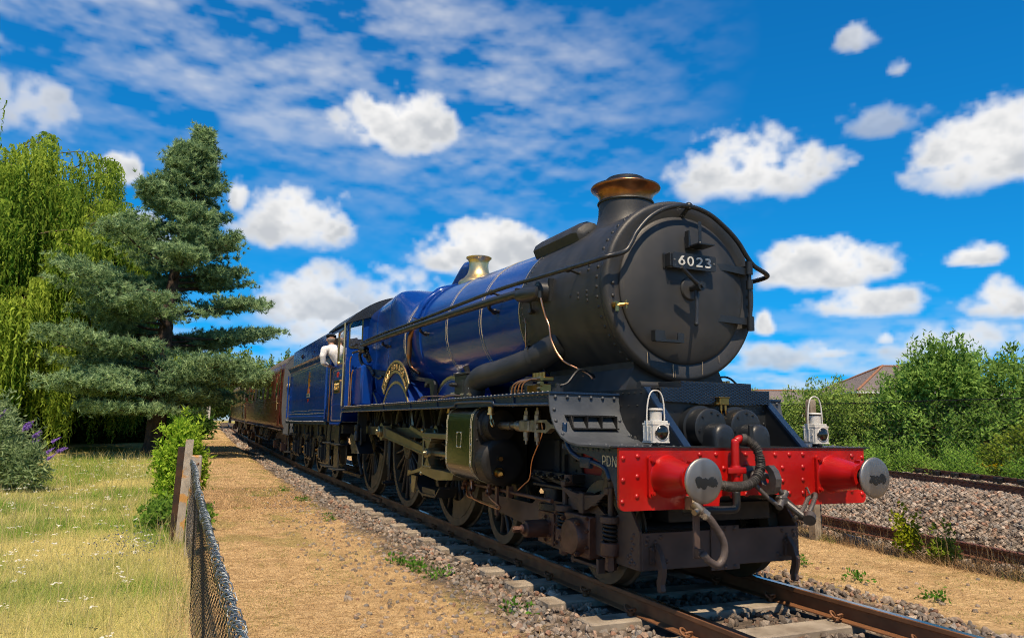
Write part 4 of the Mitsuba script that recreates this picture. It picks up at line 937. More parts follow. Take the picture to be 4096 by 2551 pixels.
    put('steam_pipe', fx([tube([(-.66, 2.12, 2.30), (-.82, 2.36, 2.15), (-.945, 2.62, 2.06), (-1.04, 3.0, 1.995), (-1.10, 3.30, 1.965), (-1.135, 3.50, 1.89), (-1.14, 3.54, 1.78), (-1.14, 3.545, 1.62)], [.150] * 7 + [.142] * 21 + [.132] * 8 + [.130] * 7, 28, 6), lathe([(.158, -.022), (.158, .022)], (-.86, 2.45, 2.12), (.55, -.72, .42), 28)]), 'smokebox_black', L, smooth=50, label='fat outside steam pipe from smokebox down to the cylinder')
    put('pipe_screws', fx([domes([(-1.02, 3.0, 1.86), (-1.13, 2.98, 1.93), (-1.0, 2.60, 1.96), (-1.19, 3.3, 1.90), (-1.24, 3.46, 1.82), (-1.22, 3.42, 1.98)], (-.8, -.5, -.2), .012)]), 'bright_steel', L, smooth=True)
    put('oil_manifold', fx([box(-1.16, -1.06, 1.62, 1.98, PL, 1.80, .006), box(-1.17, -1.04, 1.60, 1.86, 1.83, 1.87, .008)] + [cyl((-1.14, y, 1.86), (-1.14, y, 1.915), .022, n=6) for y in (1.63, 1.70, 1.77, 1.84)] + [cyl((-1.18, 1.59, 1.75 + .05 * q), (-1.18, 1.66, 1.75 + .05 * q), .024, n=6) for q in range(3)]), 'brass_old', L, smooth=25, label='brass oil pipe manifold on the running plate')
    put('oil_pipes', fx([tube([(-1.15, 1.66 + .06 * k, 1.845), (-1.20, 1.80 + .07 * k, 1.85), (-1.24, 1.90 + .08 * k, 1.80), (-1.24, 1.93 + .085 * k, 1.70)], .010, 6) for k in range(4)] + [tube([(-1.20, 3.50, 1.74), (-1.27, 4.0, 1.745), (-1.27, 4.35, 1.72), (-1.22, 4.5, 1.71)], .011, 6), tube([(-1.20, 3.8, 1.765), (-1.26, 4.2, 1.755), (-1.24, 4.55, 1.72)], .011, 6), tube([(-1.15, 5.5, 1.71), (-1.15, 5.7, 1.77), (-1.12, 5.4, 1.78), (-1.0, 5.1, 1.78)], .012, 6), tube([(-1.18, 5.55, 1.71), (-1.18, 5.75, 1.74), (-1.12, 5.5, 1.75)], .012, 6)]), 'copper_pipe', L, smooth=True, split=True, label='thin copper oil pipe curling over the running plate')
    put('oil_unions', fx([cyl((-1.24, 3.42, 1.745), (-1.24, 3.72, 1.75), .020, n=6), cyl((-1.20, 3.95, 1.775), (-1.20, 4.2, 1.775), .020, n=6)]), 'brass', L, smooth=25)
    put('small_fittings', fx([box(-1.10, -1.0, 2.34, 2.50, PL, 1.77, .006), box(-1.10, -1.02, 2.12, 2.18, PL, 1.82, .006), sphere((-1.06, 2.0, 1.77), .05), cyl((-1.06, 2.14, 1.76), (-1.04, 1.75, 1.755), .025), box(-1.06, -.98, 2.20, 2.26, PL, 1.90, .006), cyl((-1.14, 1.32, PL), (-1.14, 1.32, 1.745), .06), cyl((-1.14, 1.32, 1.745), (-1.14, 1.32, 1.79), .03, n=6), tube([(-1.06, 2.6, 1.71), (-1.06, 2.62, 1.79), (-1.06, 2.56, 1.82), (-1.06, 2.5, 1.78)], .010, 6), tube([(-1.13, 1.30, 1.77), (-1.05, 1.30, 1.80), (-.9, 1.35, 1.93), (-.70, 1.45, 1.90), (-.64, 1.5, 1.88)], .011, 6)]), 'black_gloss', L, smooth=30)
    put('reach_rod_bracket', fx([plate([(5.55, PL), (5.62, PL), (5.74, 1.98), (5.95, 1.99), (5.95, 2.03), (5.55, 2.02), (5.50, 1.96)], 'x', -1.02, -.96), cyl((-1.03, 5.92, 1.965), (-.93, 5.92, 1.965), .035)]), 'black_gloss', L, smooth=30)
    put('reversing_rod', fx([plate([(5.6, 1.99), (9.9, 2.36), (9.9, 2.47), (5.6, 2.04)], 'x', -1.0, -.965)]), 'blue_dull', L)

# ---------------------------------------------------------------- leading bogie
BG = put('bogie_frame', both(plate(Polygon([(.385, .225), (.385, .535), (.52, .70), (.62, .70), (.75, .62), (.95, .62), (1.1, .70), (1.6, .70), (1.75, .64), (2.30, .64), (2.45, .56), (3.9, .56), (3.9, .42), (2.35, .30), (2.20, .19), (1.75, .175), (1.58, .22), (1.58, .60), (1.10, .60), (1.10, .25), (.7, .225)]), 'x', -.86, -.835)), 'frame_brown', L, smooth=20, label='brown bogie side frame outside the leading wheels')
put('bogie_stretcher', [box(-.845, .845, .375, .40, .225, .527, .004), box(-.15, .155, .358, .376, .19, .56, .003)], 'frame_brown', L, label='brown riveted plate across the front of the bogie')
put('bogie_centre', [box(-.60, .60, 1.7, 2.9, .35, .62), box(-.55, .55, .41, 1.0, .60, .75)], 'black_grime', L, split=True)
_bs = [k for k in scene if k.startswith(L + '__bogie_stretcher')][0]
put('rivets', domes([(x * sg, .375, z) for sg in (-1, 1) for x, z in ((.66, .49), (.71, .45), (.60, .29), (.63, .26), (.79, .48), (.80, .44))] + [(x, .358, z) for x in (-.10, 0, .10) for z in (.215, .535)], (0, -1, 0), .021), 'frame_brown', _bs, smooth=True, kind='stuff')
put('rivets', domes([(-.86, y, z) for y, z in ((.47, .50), (.50, .46), (.47, .42), (.50, .38), (.52, .33), (.50, .29), (.56, .31), (.46, .27), (.53, .26))], (-1, 0, 0), .019), 'frame_brown', BG, smooth=True)
for s in (-1, 1):
    fx = lambda ms, s=s: ms if s < 0 else [mir(m) for m in flat(ms)]
    gi = put('guard_iron', fx([plate([(-.775, .275), (-.775, .415), (-.665, .415), (-.665, .275)], 'y', .352, .375), plate(Polygon([(.35, .44), (.28, .36), (.245, .26), (.255, .19), (.275, .13), (.265, .08), (.28, .065), (.32, .07), (.33, .14), (.31, .20), (.30, .27), (.352, .28)]), 'x', -.735, -.69), hexes([(-.757, .352, .39), (-.757, .352, .30), (-.683, .352, .39)], (0, -1, 0), .016, .012)]), 'frame_brown', L, smooth=25)
    sp = put('leaf_spring', fx([plate(Polygon([(1.255 - .44 + .019 * k, .815 - .0155 * k - .0)] + [(1.255 + q, .815 - .0155 * k - .055 * (1 - (q / (.42 - .03 * k)) ** 2)) for q in np.linspace(-(.42 - .03 * k), .42 - .03 * k, 9)] + [(1.255 + q, .801 - .0155 * k - .055 * (1 - (q / (.42 - .03 * k)) ** 2)) for q in np.linspace(.42 - .03 * k, -(.42 - .03 * k), 9)]).buffer(0), 'x', -.915 - .002 * (k % 2), -.80) for k in range(9)]), 'frame_brown', L, smooth=25, label='stack of leaf springs over the leading axlebox')
    put('buckle', fx([box(-.93, -.785, 1.215, 1.30, .59, .78, .008), box(-.92, -.79, .79, .86, .80, .86, .006), box(-.92, -.79, 1.60, 1.68, .81, .86, .006), cyl((-.855, .825, .86), (-.855, .825, .91), .035, n=6), cyl((-.855, 1.62, .85), (-.855, 1.62, .92), .05)]), 'frame_brown', sp, split=True)
    for y, zt in ((.795, .56), (1.65, .57)):
        hx = [(-.885 + .062 * math.cos(t), y + .062 * math.sin(t), zt - .165 * t / (2 * PI * 4.5)) for t in np.linspace(0, 2 * PI * 4.5, 80)]
        co = put('coil_spring', fx([tube(hx, .0155, 8, 0)]), 'black_grime', L, smooth=True)
        put('spring_rod', fx([cyl((-.885, y, .15), (-.885, y, .86), .026, n=12)]), 'frame_brown', co, smooth=30)
        put('spring_seat', fx([cyl((-.885, y, zt), (-.885, y, zt + .06), .095, c=.006), box(-.90, -.835, y - .09, y + .09, zt, zt + .055)]), 'frame_brown', co, smooth=30)
        put('spring_cup', fx([cyl((-.885, y, zt - .275), (-.885, y, zt - .16), .092, c=.008), cyl((-.885, y, .225), (-.885, y, .285), .048, n=6), cyl((-.885, y, .165), (-.885, y, .225), .052, n=6)]), 'oily_brown', co, smooth=30)
    ax = put('axlebox', fx([box(-.93, -.80, 1.10, 1.58, .20, .575, .01), loft([np.array([(x, 1.33 + w * math.cos(t), .375 + .17 * s_ * math.sin(t)) for t in np.linspace(0, 2 * PI, 28, endpoint=False)]) for x, w, s_ in ((-.93, .20, 1), (-.985, .19, .97), (-1.01, .17, .88), (-1.018, .10, .5))]), box(-.985, -.93, 1.42, 1.54, .205, .29, .012)]), 'oily_brown', L, smooth=40, label='oily red brown axlebox of the leading bogie wheel')
    put('bolts', fx([hexes([(-.98, y, z) for y, z in ((1.19, .52), (1.47, .53), (1.20, .24), (1.52, .34))], (-1, 0, 0), .024, .03), hexes([(-.93, 1.12, z) for z in (.3, .45, .56)], (-1, 0, 0), .018, .02)]), 'oily_brown', ax)
    put('keep_bar', fx([box(-.90, -.83, 1.0, 1.50, .135, .165, .004), box(-.90, -.83, .98, 1.02, .10, .22), box(-.90, -.83, 1.44, 1.48, .12, .21)]), 'frame_brown', ax)
    hs = put('side_spring_housing', fx([lathe([(.0, .40), (.022, .40), (.025, .385), (.03, .31), (.045, .30), (.05, .27), (.078, .265), (.086, .25), (.088, .08), (.090, .03), (.14, .025), (.145, 0)], (-.86, 2.06, .355), (-1, 0, 0), 28)]), 'oily_brown', L, smooth=35)
    put('flange', fx([box(-.885, -.86, 1.90, 2.24, .20, .52, .006), hexes([(-.885, 2.06 + .115 * math.sin(a), .355 + .115 * math.cos(a)) for a in np.radians([0, 60, 120, 180, 240, 300])], (-1, 0, 0), .02, .018), hexes([(-.86, 1.86, z) for z in (.24, .33, .42, .53)], (-1, 0, 0), .02, .018), hexes([(-.86, 1.70, z) for z in (.30, .55)], (-1, 0, 0), .02, .018), cyl((-1.25, 2.06, .355), (-1.19, 2.06, .355), .034, n=6)]), 'oily_brown', hs, smooth=25, split=True)
    put('side_bearer', fx([cyl((-.80, 2.06, .54), (-.80, 2.06, .60), .15), cyl((-.80, 2.06, .60), (-.80, 2.06, .76), .10), cyl((-.80, 2.06, .73), (-.80, 2.06, .755), .115), box(-.90, -.58, 1.5, 2.35, .765, .795, .006), plate([(1.6, .80), (1.9, .86), (2.0, .83), (1.7, .795)], 'x', -.86, -.82), plate([(2.1, .80), (2.4, .86), (2.5, .83), (2.2, .795)], 'x', -.86, -.82)]), 'black_gloss', L, smooth=30)
    put('bolt_row', fx([hexes([(-.86, 1.6 + .13 * k, .87 + (.02 if k % 2 else 0)) for k in range(7)], (-1, -.2, 0), .026, .04), box(-.85, -.60, 1.55, 2.45, .84, .92)]), 'black_gloss', L)
    put('frame_web', fx([plate(Polygon([(.62, 1.23), (2.2, 1.23), (2.2, .80), (1.4, .80), (1.0, .95), (.62, 1.0)]).difference(rrect(1.22, 1.62, .93, 1.17, .05)), 'x', -.72, -.70), box(-.74, -.70, 2.05, 2.10, .70, 1.24), box(-.76, -.70, 1.90, 1.95, .78, 1.1), tube([(-.80, 1.15, 1.05), (-.82, .75, 1.04), (-.82, .60, .98)], .02, 6), hexes([(-.72, 1.72, z) for z in (.95, 1.05, 1.15)] + [(-.72, y, 1.2) for y in (1.3, 1.45, 1.6, 1.75)], (-1, 0, 0), .014, .012)]), 'black_gloss', L)
    put('red_inner_frame', fx([box(-.69, -.66, 1.2, 1.65, .9, 1.2)]), 'red_inner', L)
    put('cleading_plate', fx([plate(Polygon([(.45, .80), (.62, .95), (.95, 1.02), (1.1, .95), (.8, .62), (.55, .62)]), 'x', -.80, -.78), tube([(-.81, 1.02, .70), (-.81, .90, .98), (-.81, .70, 1.10)], .05, 8)]), 'wheel_grey', L, smooth=30)
# ---------------------------------------------------------------- splashers, nameplate, cab
def splasher(y, r, x0, key='splasher', x1=-.60):
    h = PL - .99; a0 = math.acos(h / r)
    arc = [(y + r * math.sin(a), .99 + r * math.cos(a)) for a in np.linspace(-a0, a0, 40)]
    ks = []
    for s in (-1, 1):
        f = lambda m, s=s: m if s < 0 else mir(m)
        k = put(key, f(plate(Polygon(arc), 'x', x0, x1)), 'blue_paint', L, smooth=30); ks.append(k)
        ring = Polygon(arc + [(y + (r - .042) * math.sin(a), .99 + (r - .042) * math.cos(a)) for a in np.linspace(a0, -a0, 40)])
        put('beading', f(plate(ring, 'x', x0 - .012, x0 + .003)), 'brass', k, smooth=30, label='brass beading round the splasher')
        ln = Polygon([(y + (r - .055) * math.sin(a), .99 + (r - .055) * math.cos(a)) for a in np.linspace(-a0 * .97, a0 * .97, 40)] + [(y + (r - .062) * math.sin(a), .99 + (r - .062) * math.cos(a)) for a in np.linspace(a0 * .97, -a0 * .97, 40)])
        put('lining', f(plate(ln, 'x', x0 - .0018, x0 + .003)), 'cream_line', k, smooth=False)
        top = Polygon(arc[1:-1] + [(p - y) * 1.006 + y and (y + (p - y) * .99, .99 + (z - .99) * .99) for p, z in arc[1:-1][::-1]])
        put('top', f(plate(top, 'x', x0 + .004, x1)), 'black_gloss', k, smooth=30)
    return ks


splasher(D1 - .05, 1.07, -.93); splasher(D3, 1.07, -.94); sp2 = splasher(D2 - .04, 1.105, -1.075)
NY, NZ, RO, RI = D2 - .05, 1.35, 1.085, .90
for s, k in zip((-1, 1), sp2):
    f = lambda m, s=s: m if s < 0 else mir(m)
    an = math.radians(52)
    seg = lambda ro, ri, a: Polygon([(NY + ro * math.sin(q), NZ + ro * math.cos(q)) for q in np.linspace(-a, a, 40)] + [(NY + ri * math.sin(q), NZ + ri * math.cos(q)) for q in np.linspace(a, -a, 40)])
    put('nameplate_backing', f(plate(seg(RI + .03, .45, math.radians(41)).union(sbox(NY - .5, 1.75, NY + .5, 2.0)), 'x', -1.078, -1.05)), 'blue_paint', k, smooth=30)
    npk = put('nameplate', f(plate(seg(RO, RI, an).buffer(.012), 'x', -1.10, -1.079)), 'black_gloss', L, smooth=30, label='curved brass edged nameplate reading KING EDWARD II')
    put('border', f(plate(seg(RO, RI, an).buffer(.014).difference(seg(RO - .024, RI + .024, an - .022)), 'x', -1.108, -1.094)), 'brass', npk, smooth=30)
    ch_ = 'KING EDWARD II'; wid = {'I': .45, 'W': 1.35, ' ': .62}
    ws = [wid.get(c, 1.0) for c in ch_]; tot = sum(ws); at = 0
    for c, w_c in zip(ch_, ws):
        if c != ' ':
            q = (at + w_c / 2 - tot / 2) / tot * 2 * (an - .07)
            rr = RI + .047
            # reading from the front of the engine's left side: rearwards to forwards on -x
            q = q if s < 0 else q
            yy, zz = (NY - rr * math.sin(q) * (1 if s < 0 else -1)), NZ + rr * math.cos(q)
            rt = np.array([0, -math.cos(q), -math.sin(q)]) if s < 0 else np.array([0, math.cos(q), -math.sin(q)])
            upv = np.array([0, -math.sin(q), math.cos(q)]) if s < 0 else np.array([0, math.sin(q), math.cos(q)])
            put('letter', text_on(c, .088, (1.0995 * s, yy, zz), rt, upv, .078 * w_c, .010, True, True), 'brass', npk, smooth=False)
        at += w_c
# injector and sandbox side
CF, CBK, CX = 10.45, 12.28, 1.345                     # cab front, rear, half width
put('corner_box', both(box(-1.20, -.93, 9.62, 10.44, PL, 2.52, .05)), 'blue_paint', L, smooth=40)
put('cab_pipes', both(cat([tube([(-1.25, 10.3, PL), (-1.25, 10.3, 2.2), (-1.25, 10.25, 2.38), (-1.24, 10.2, 2.44)], .016, 8), tube([(-1.285, 10.3, PL), (-1.285, 10.3, 2.15), (-1.285, 10.32, 2.6), (-1.28, 10.25, 2.72)], .014, 8)])), 'copper_pipe', L, smooth=True, label='copper pipes rising in front of the cab')
put('ejector', both(cat([lathe([(.0, .30), (.05, .28), (.075, .20), (.06, .10), (.085, .04), (.08, -.12), (.05, -.2)], (-1.12, 9.85, 2.84), (0, 1, .1), 18), tube([(-1.15, 9.9, 2.84), (-1.16, 10.0, 2.72), (-1.12, 9.9, 2.55), (-1.05, 9.55, 2.45), (-1.02, 9.3, 2.30)], .035, 10), tube([(-1.08, 9.8, 2.80), (-1.06, 9.75, 2.65), (-1.02, 9.7, 2.58)], .03, 10), cyl((-1.10, 9.7, 2.83), (-1.0, 9.7, 2.60), .03), sphere((-1.1, 9.72, 2.72), .06), tube([(-1.0, 9.4, 2.30), (-1.0, 9.0, 2.22), (-.98, 8.8, 2.25)], .022, 8), cyl((-1.13, 10.05, 2.84), (-1.25, 10.3, 2.80), .022)])), 'black_gloss', L, smooth=35)
put('step_valve', both(cat([box(-1.22, -1.05, 9.62, 9.68, .98, PL - .02), box(-1.20, -1.16, 9.45, 9.62, .95, 1.3, .01), lathe([(0, 0), (.05, .02), (.06, .12), (.04, .2), (.055, .24), (.05, .32), (0, .34)], (-1.25, 9.55, 1.02), (0, 0, 1), 14)])), 'black_gloss', L, smooth=30)
put('injector_box', both(plate([(9.35, .80), (9.9, .78), (10.15, 1.10), (10.02, 1.17), (9.85, 1.15), (9.5, .95)], 'x', -1.26, -.95)), 'black_gloss', L)

cab_open = Polygon([(11.52, 2.62), (11.52, 3.22), (11.62, 3.34), (12.18, 3.34), (12.24, 3.28), (12.24, 2.62)])
cab_win = rrect(10.62, 11.36, 2.62, 3.33, .09)
cab_side = Polygon([(CF, 3.45), (CF, 1.64), (10.58, 1.62), (10.68, 1.50), (10.76, 1.38), (10.95, 1.325), (11.98, 1.325), (11.98, 2.62), (11.98, 2.66), (12.06, 2.70), (12.06, 3.45)])
cab_side = Polygon([(CF, 3.45), (CF, 1.64), (10.58, 1.62), (10.68, 1.50), (10.76, 1.38), (10.95, 1.325), (12.02, 1.325), (12.02, 2.58), (11.52, 2.58), (11.44, 2.66), (11.44, 3.36), (12.20, 3.36), (12.26, 3.45)]).difference(cab_win)
CB = put('cab', both(plate(cab_side, 'x', -CX, -CX + .025)), 'blue_paint', L, smooth=20, label='blue cab side sheet with an oblong window')


def roof_z(x): return 3.455 + .60 * (1 - (np.abs(x) / 1.36) ** 2.3)


xs = np.linspace(-1.345, 1.345, 41)
fr_out = Polygon([(-CX, 1.72), (-CX, 3.45)] + [(x, roof_z(x) - .015) for x in xs] + [(CX, 3.45), (CX, 1.72)])
wf = [(-1.295, 2.95), (-1.295, 3.39), (-1.24, 3.47), (-1.06, 3.57), (-1.03, 3.54), (-1.03, 2.95), (-1.06, 2.92), (-1.27, 2.92)]
wfp = Polygon(wf); wfm = Polygon([(-x, z) for x, z in wf])
put('cab_front', plate(fr_out.difference(wfp).difference(wfm), 'y', CF, CF + .02), 'blue_paint', CB, smooth=20)
for w_ in (wfp, wfm):
    fk = put('front_window', plate(w_.buffer(.012).difference(w_.buffer(-.014)), 'y', CF - .012, CF + .006), 'brass_old', CB, smooth=20)
    put('window_pane', plate(w_, 'y', CF + .009, CF + .012), 'pane', CB, smooth=False)
put('side_window', both(plate(cab_win.buffer(.012).difference(cab_win.buffer(-.018)), 'x', -CX - .010, -CX + .01)), 'brass_old', CB, smooth=20)
put('window_pane', both(plate(cab_win, 'x', -CX + .011, -CX + .014)), 'pane', CB, smooth=False)
secs = []
for y in (10.36, 12.42):
    top_ = [(x, y, roof_z(x) + .014) for x in np.linspace(-1.385, 1.385, 45)]; bot_ = [(x, y, roof_z(x) - .012) for x in np.linspace(1.385, -1.385, 45)]
    secs.append(np.array(top_ + bot_))
cr_ = put('roof', loft(secs), 'black_gloss', CB, smooth=40)
put('rivets', domes([(x, 10.362, roof_z(x) + .001) for x in np.linspace(-1.3, 1.3, 44)], (0, -1, 0), .012), 'black_gloss', CB, smooth=True, kind='stuff')
put('backhead', box(-.85, .85, 10.5, 10.9, 1.75, 3.3), 'black_grime', CB)
put('floor', box(-1.3, 1.3, 10.5, 12.3, 1.68, 1.75), 'black_grime', CB)
put('handrail', both(cyl((-CX - .04, 10.50, 1.72), (-CX - .04, 10.50, 3.44), .020)), 'brass', CB, smooth=True, label='long brass handrail at the front of the cab')
put('handrail', both(cyl((-CX - .03, 11.97, 1.40), (-CX - .03, 11.97, 2.62), .019)), 'copper', CB, smooth=True)
put('sill', both(box(-CX - .05, -CX + .05, 11.42, 12.05, 2.575, 2.60, .006)), 'blue_paint', CB)
pan = rrect(10.72, 11.82, 1.42, 2.50, .06)
put('lining', both(plate(pan.buffer(.005).difference(pan.buffer(-.005)), 'x', -CX - .0015, -CX + .002)), 'cream_line', CB, smooth=False)
put('lining', both(plate(pan.buffer(.02).difference(pan.buffer(.0145)), 'x', -CX - .0015, -CX + .002)), 'gold_line', CB, smooth=False)
put('rivets', both(domes([(-CX, y, 1.355) for y in np.arange(10.95, 12.0, .06)] + [(-CX, y, z) for z in (1.76, 2.36) for y in np.arange(10.8, 11.8, .11)] + [(-CX, 10.48, z) for z in np.arange(1.8, 3.4, .16)], (-1, 0, 0), .011)), 'blue_paint', CB, smooth=True, kind='stuff')
for s in (-1, 1):
    f = lambda m, s=s: m if s < 0 else mir(m)
    npc = put('cab_number_plate', f(plate(rrect(10.96, 11.58, 2.005, 2.275, .03), 'x', -CX - .022, -CX)), 'brass_old', CB, smooth=20, label='brass cab side number plate reading 6023')
    put('field', f(plate(rrect(10.985, 11.555, 2.03, 2.25, .02), 'x', -CX - .0235, -CX - .02)), 'black_gloss', L + '__cab_plate' if False else CB, smooth=False)
    for k_, ch in enumerate('6023'):
        g = affinity.translate(font_digit(ch, .155, .10), 0, 0)
        y0 = 11.50 - k_ * .132
        g2 = affinity.translate(affinity.scale(g, -1, 1, origin=(0, 0)), y0, 2.062) if s < 0 else affinity.translate(g, 10.985 + .055 + k_ * .132, 2.062)
        m = plate(g2, 'x', -CX - .032, -CX - .0236)
        put('cab_figure', f(m), 'brass', CB, smooth=False)
    put('route_disc', f(cat([plate(disc2(11.20, 2.40, .06), 'x', -CX - .003, -CX), plate(disc2(11.34, 2.40, .06), 'x', -CX - .003, -CX)])), 'red_paint', CB, smooth=False, label='pair of red route discs on the cab side')
    st = put('cab_steps', f(cat([box(-1.29, -1.265, 11.12, 11.62, .40, 1.32), box(-1.36, -1.10, 11.02, 11.70, .895, .93, .01), box(-1.37, -1.10, 11.0, 11.72, .375, .41, .01), plate([(10.99, .41), (11.73, .41), (11.70, .50), (11.02, .50)], 'x', -1.14, -1.12), plate([(11.02, .93), (11.70, .93), (11.68, 1.0), (11.04, 1.0)], 'x', -1.14, -1.12)])), 'black_gloss', L, smooth=25)
    put('drag_box', f(cat([box(-1.25, -.60, 10.9, 12.1, 1.15, 1.33), box(-1.0, -.95, 10.2, 12.0, .28, .34), tube([(-1.0, 10.4, 1.0), (-1.02, 10.3, .7), (-1.0, 10.0, .35)], .035, 8)])), 'black_grime', L)

# ---------------------------------------------------------------- tender
TD = thing('tender', 'riveted blue tender with a lion emblem behind the locomotive cab', 'tender')
TT = T().translate([.02, 0, 0])
TX = 1.295; TF, TR = 12.62, 19.55
_b = put


def tput(name, mesh, mat, parent=TD, **k):
    return put(name, mesh, mat, parent, to_world=TT, **k)


tput('tank', [box(-TX, TX, TF, TR, 1.40, 3.0, .02)], 'blue_paint', label='blue tender side with rows of rivets')
TK = TD + '__tank'
fl = [(-TX, 2.86), (-TX - .03, 2.90), (-TX - .055, 2.96), (-TX - .10, 3.01), (-TX - .10, 3.03), (-TX - .05, 3.04), (-1.22, 3.05), (-1.22, 2.98)]
tput('flared_ledge', both(plate(fl, 'y', TF - .02, TR + .02)), 'blue_paint', smooth=25)
ck = Polygon([(TF + .35, 3.02), (TF + .35, 3.50), (TF + .42, 3.545), (TR - .05, 3.545), (TR - .05, 3.02)])
tput('coal_sheet', both(plate(ck, 'x', -1.235, -1.215)), 'blue_paint', label='upright riveted coal sheet above the tender ledge')
tput('coal_space', [box(-1.21, 1.21, TF + .5, TR - .1, 3.0, 3.02), box(-1.21, 1.21, TF + .45, TF + .50, 1.75, 3.40)], 'black_grime')
co_r = np.random.RandomState(9)
m_, c_ = stones(np.stack([co_r.uniform(-1.15, 1.15, 500), co_r.uniform(TF + .7, TR - .3, 500)], 1), np.full(500, .25), 3.05 + co_r.uniform(0, .3, 500), 10, .12)
tput('coal', m_, 'stone', smooth=False, color=c_, kind='stuff')
tput('tank_rivets', both(domes([(-TX, y, z) for y in np.arange(TF + .45, TR - .2, .86) for z in np.arange(1.62, 2.86, .085)] + [(-TX, y + .43, z) for y in np.arange(TF + .45, TR - .7, .86) for z in np.arange(2.0, 2.86, .17)] + [(-TX, y, z) for y in (TF + .06, TR - .06) for z in np.arange(1.55, 2.86, .055)] + [(-TX, y, 1.52) for y in np.arange(TF + .1, TR, .06)] + [(-1.235, y, z) for y in np.arange(TF + .6, TR, .43) for z in np.arange(3.08, 3.52, .055)] + [(-1.235, y, 3.07) for y in np.arange(TF + .5, TR, .06)], (-1, 0, 0), .014)), 'blue_paint', TK, smooth=True, kind='stuff')
tput('strip', both(cat([box(-TX - .012, -TX, TF + .02, TR - .02, 1.995, 2.03), box(-TX - .01, -TX, TF + .02, TF + .10, 1.5, 2.86), box(-TX - .01, -TX, TR - .10, TR - .02, 1.5, 2.86)])), 'blue_paint', TK)
pn = sbox(TF + .22, 1.60, TR - .22, 2.78)
tput('lining', both(cat([plate(sbox(TF + .14, 1.585, TR - .14, 1.595), 'x', -TX - .0015, -TX + .002), plate(sbox(TF + .14, 1.67, TR - .14, 1.676), 'x', -TX - .0015, -TX + .002), plate(sbox(TF + .14, 2.80, TR - .14, 2.808), 'x', -TX - .0015, -TX + .002)])), 'cream_line', TK, smooth=False)
tput('handrails', both(cat([cyl((-TX - .07, TF - .05, 1.45), (-TX - .07, TF - .05, 2.72), .02), cyl((-TX - .06, TR - .02, 1.48), (-TX - .06, TR - .02, 2.80), .022), cyl((-TX - .07, TF + .05, 1.45), (-TX - .07, TF + .05, 2.72), .02)])), 'blue_paint', TK, smooth=True)
tput('footplate', [box(-1.37, 1.37, TF - .15, TR + .15, 1.375, 1.395, .004), both(box(-1.355, -1.33, TF - .15, TR + .15, 1.32, 1.375)), both(domes([(-1.355, y, 1.395) for y in np.arange(TF, TR, .07)], (-1, 0, .6), .014))], 'blue_dull', smooth=25)
# emblem: rampant lion over a wheel, with a lettered bar
lion = Polygon([(.02, .0), (.16, .0), (.17, .10), (.13, .20), (.20, .26), (.30, .24), (.31, .31), (.21, .34), (.26, .40), (.36, .42), (.35, .49), (.24, .48), (.22, .56), (.28, .62), (.27, .70), (.17, .76), (.06, .74), (.00, .66), (.03, .56), (-.06, .48), (-.12, .56), (-.17, .68), (-.23, .66), (-.17, .50), (-.10, .38), (-.08, .24), (-.14, .14), (-.13, .0), (-.02, .0), (.0, .10)])
for s in (-1, 1):
    f = lambda m, s=s: m if s < 0 else mir(m)
    ey, ez = 15.75, 2.02
    tp = lambda poly, sc=1.0: affinity.translate(affinity.scale(poly, -sc if s < 0 else -sc, sc, origin=(0, 0)), ey, ez)
    em = tput('emblem', f(plate(tp(affinity.translate(lion, 0, .13), .78), 'x', -TX - .0045, -TX - .0005)), 'lion_gold', smooth=False, label='yellow lion emblem over a wheel with a lettered band')
    tput('wheel_ring', f(plate(tp(Point(0, .10).buffer(.24).difference(Point(0, .10).buffer(.185)).intersection(sbox(-.3, -.3, .3, .5)), .8), 'x', -TX - .0035, -TX - .0005)), 'red_paint', em, smooth=False)
    tput('wheel_ring', f(plate(tp(Point(0, .10).buffer(.18), .8), 'x', -TX - .003, -TX - .0005)), 'lion_gold', em, smooth=False)
    tput('band', f(plate(tp(sbox(-.29, .01, .29, .115), 1.0), 'x', -TX - .0055, -TX - .0005)), 'band_grey', em, smooth=False)
    tput('band_lettering', text_on('BRITISH RAILWAYS', .05, (s * (TX + .0056), ey + .27 if s < 0 else ey - .27, ez + .04), (0, -1, 0) if s < 0 else (0, 1, 0), (0, 0, 1), .54, .001, True), 'blue_dull', em, smooth=False)
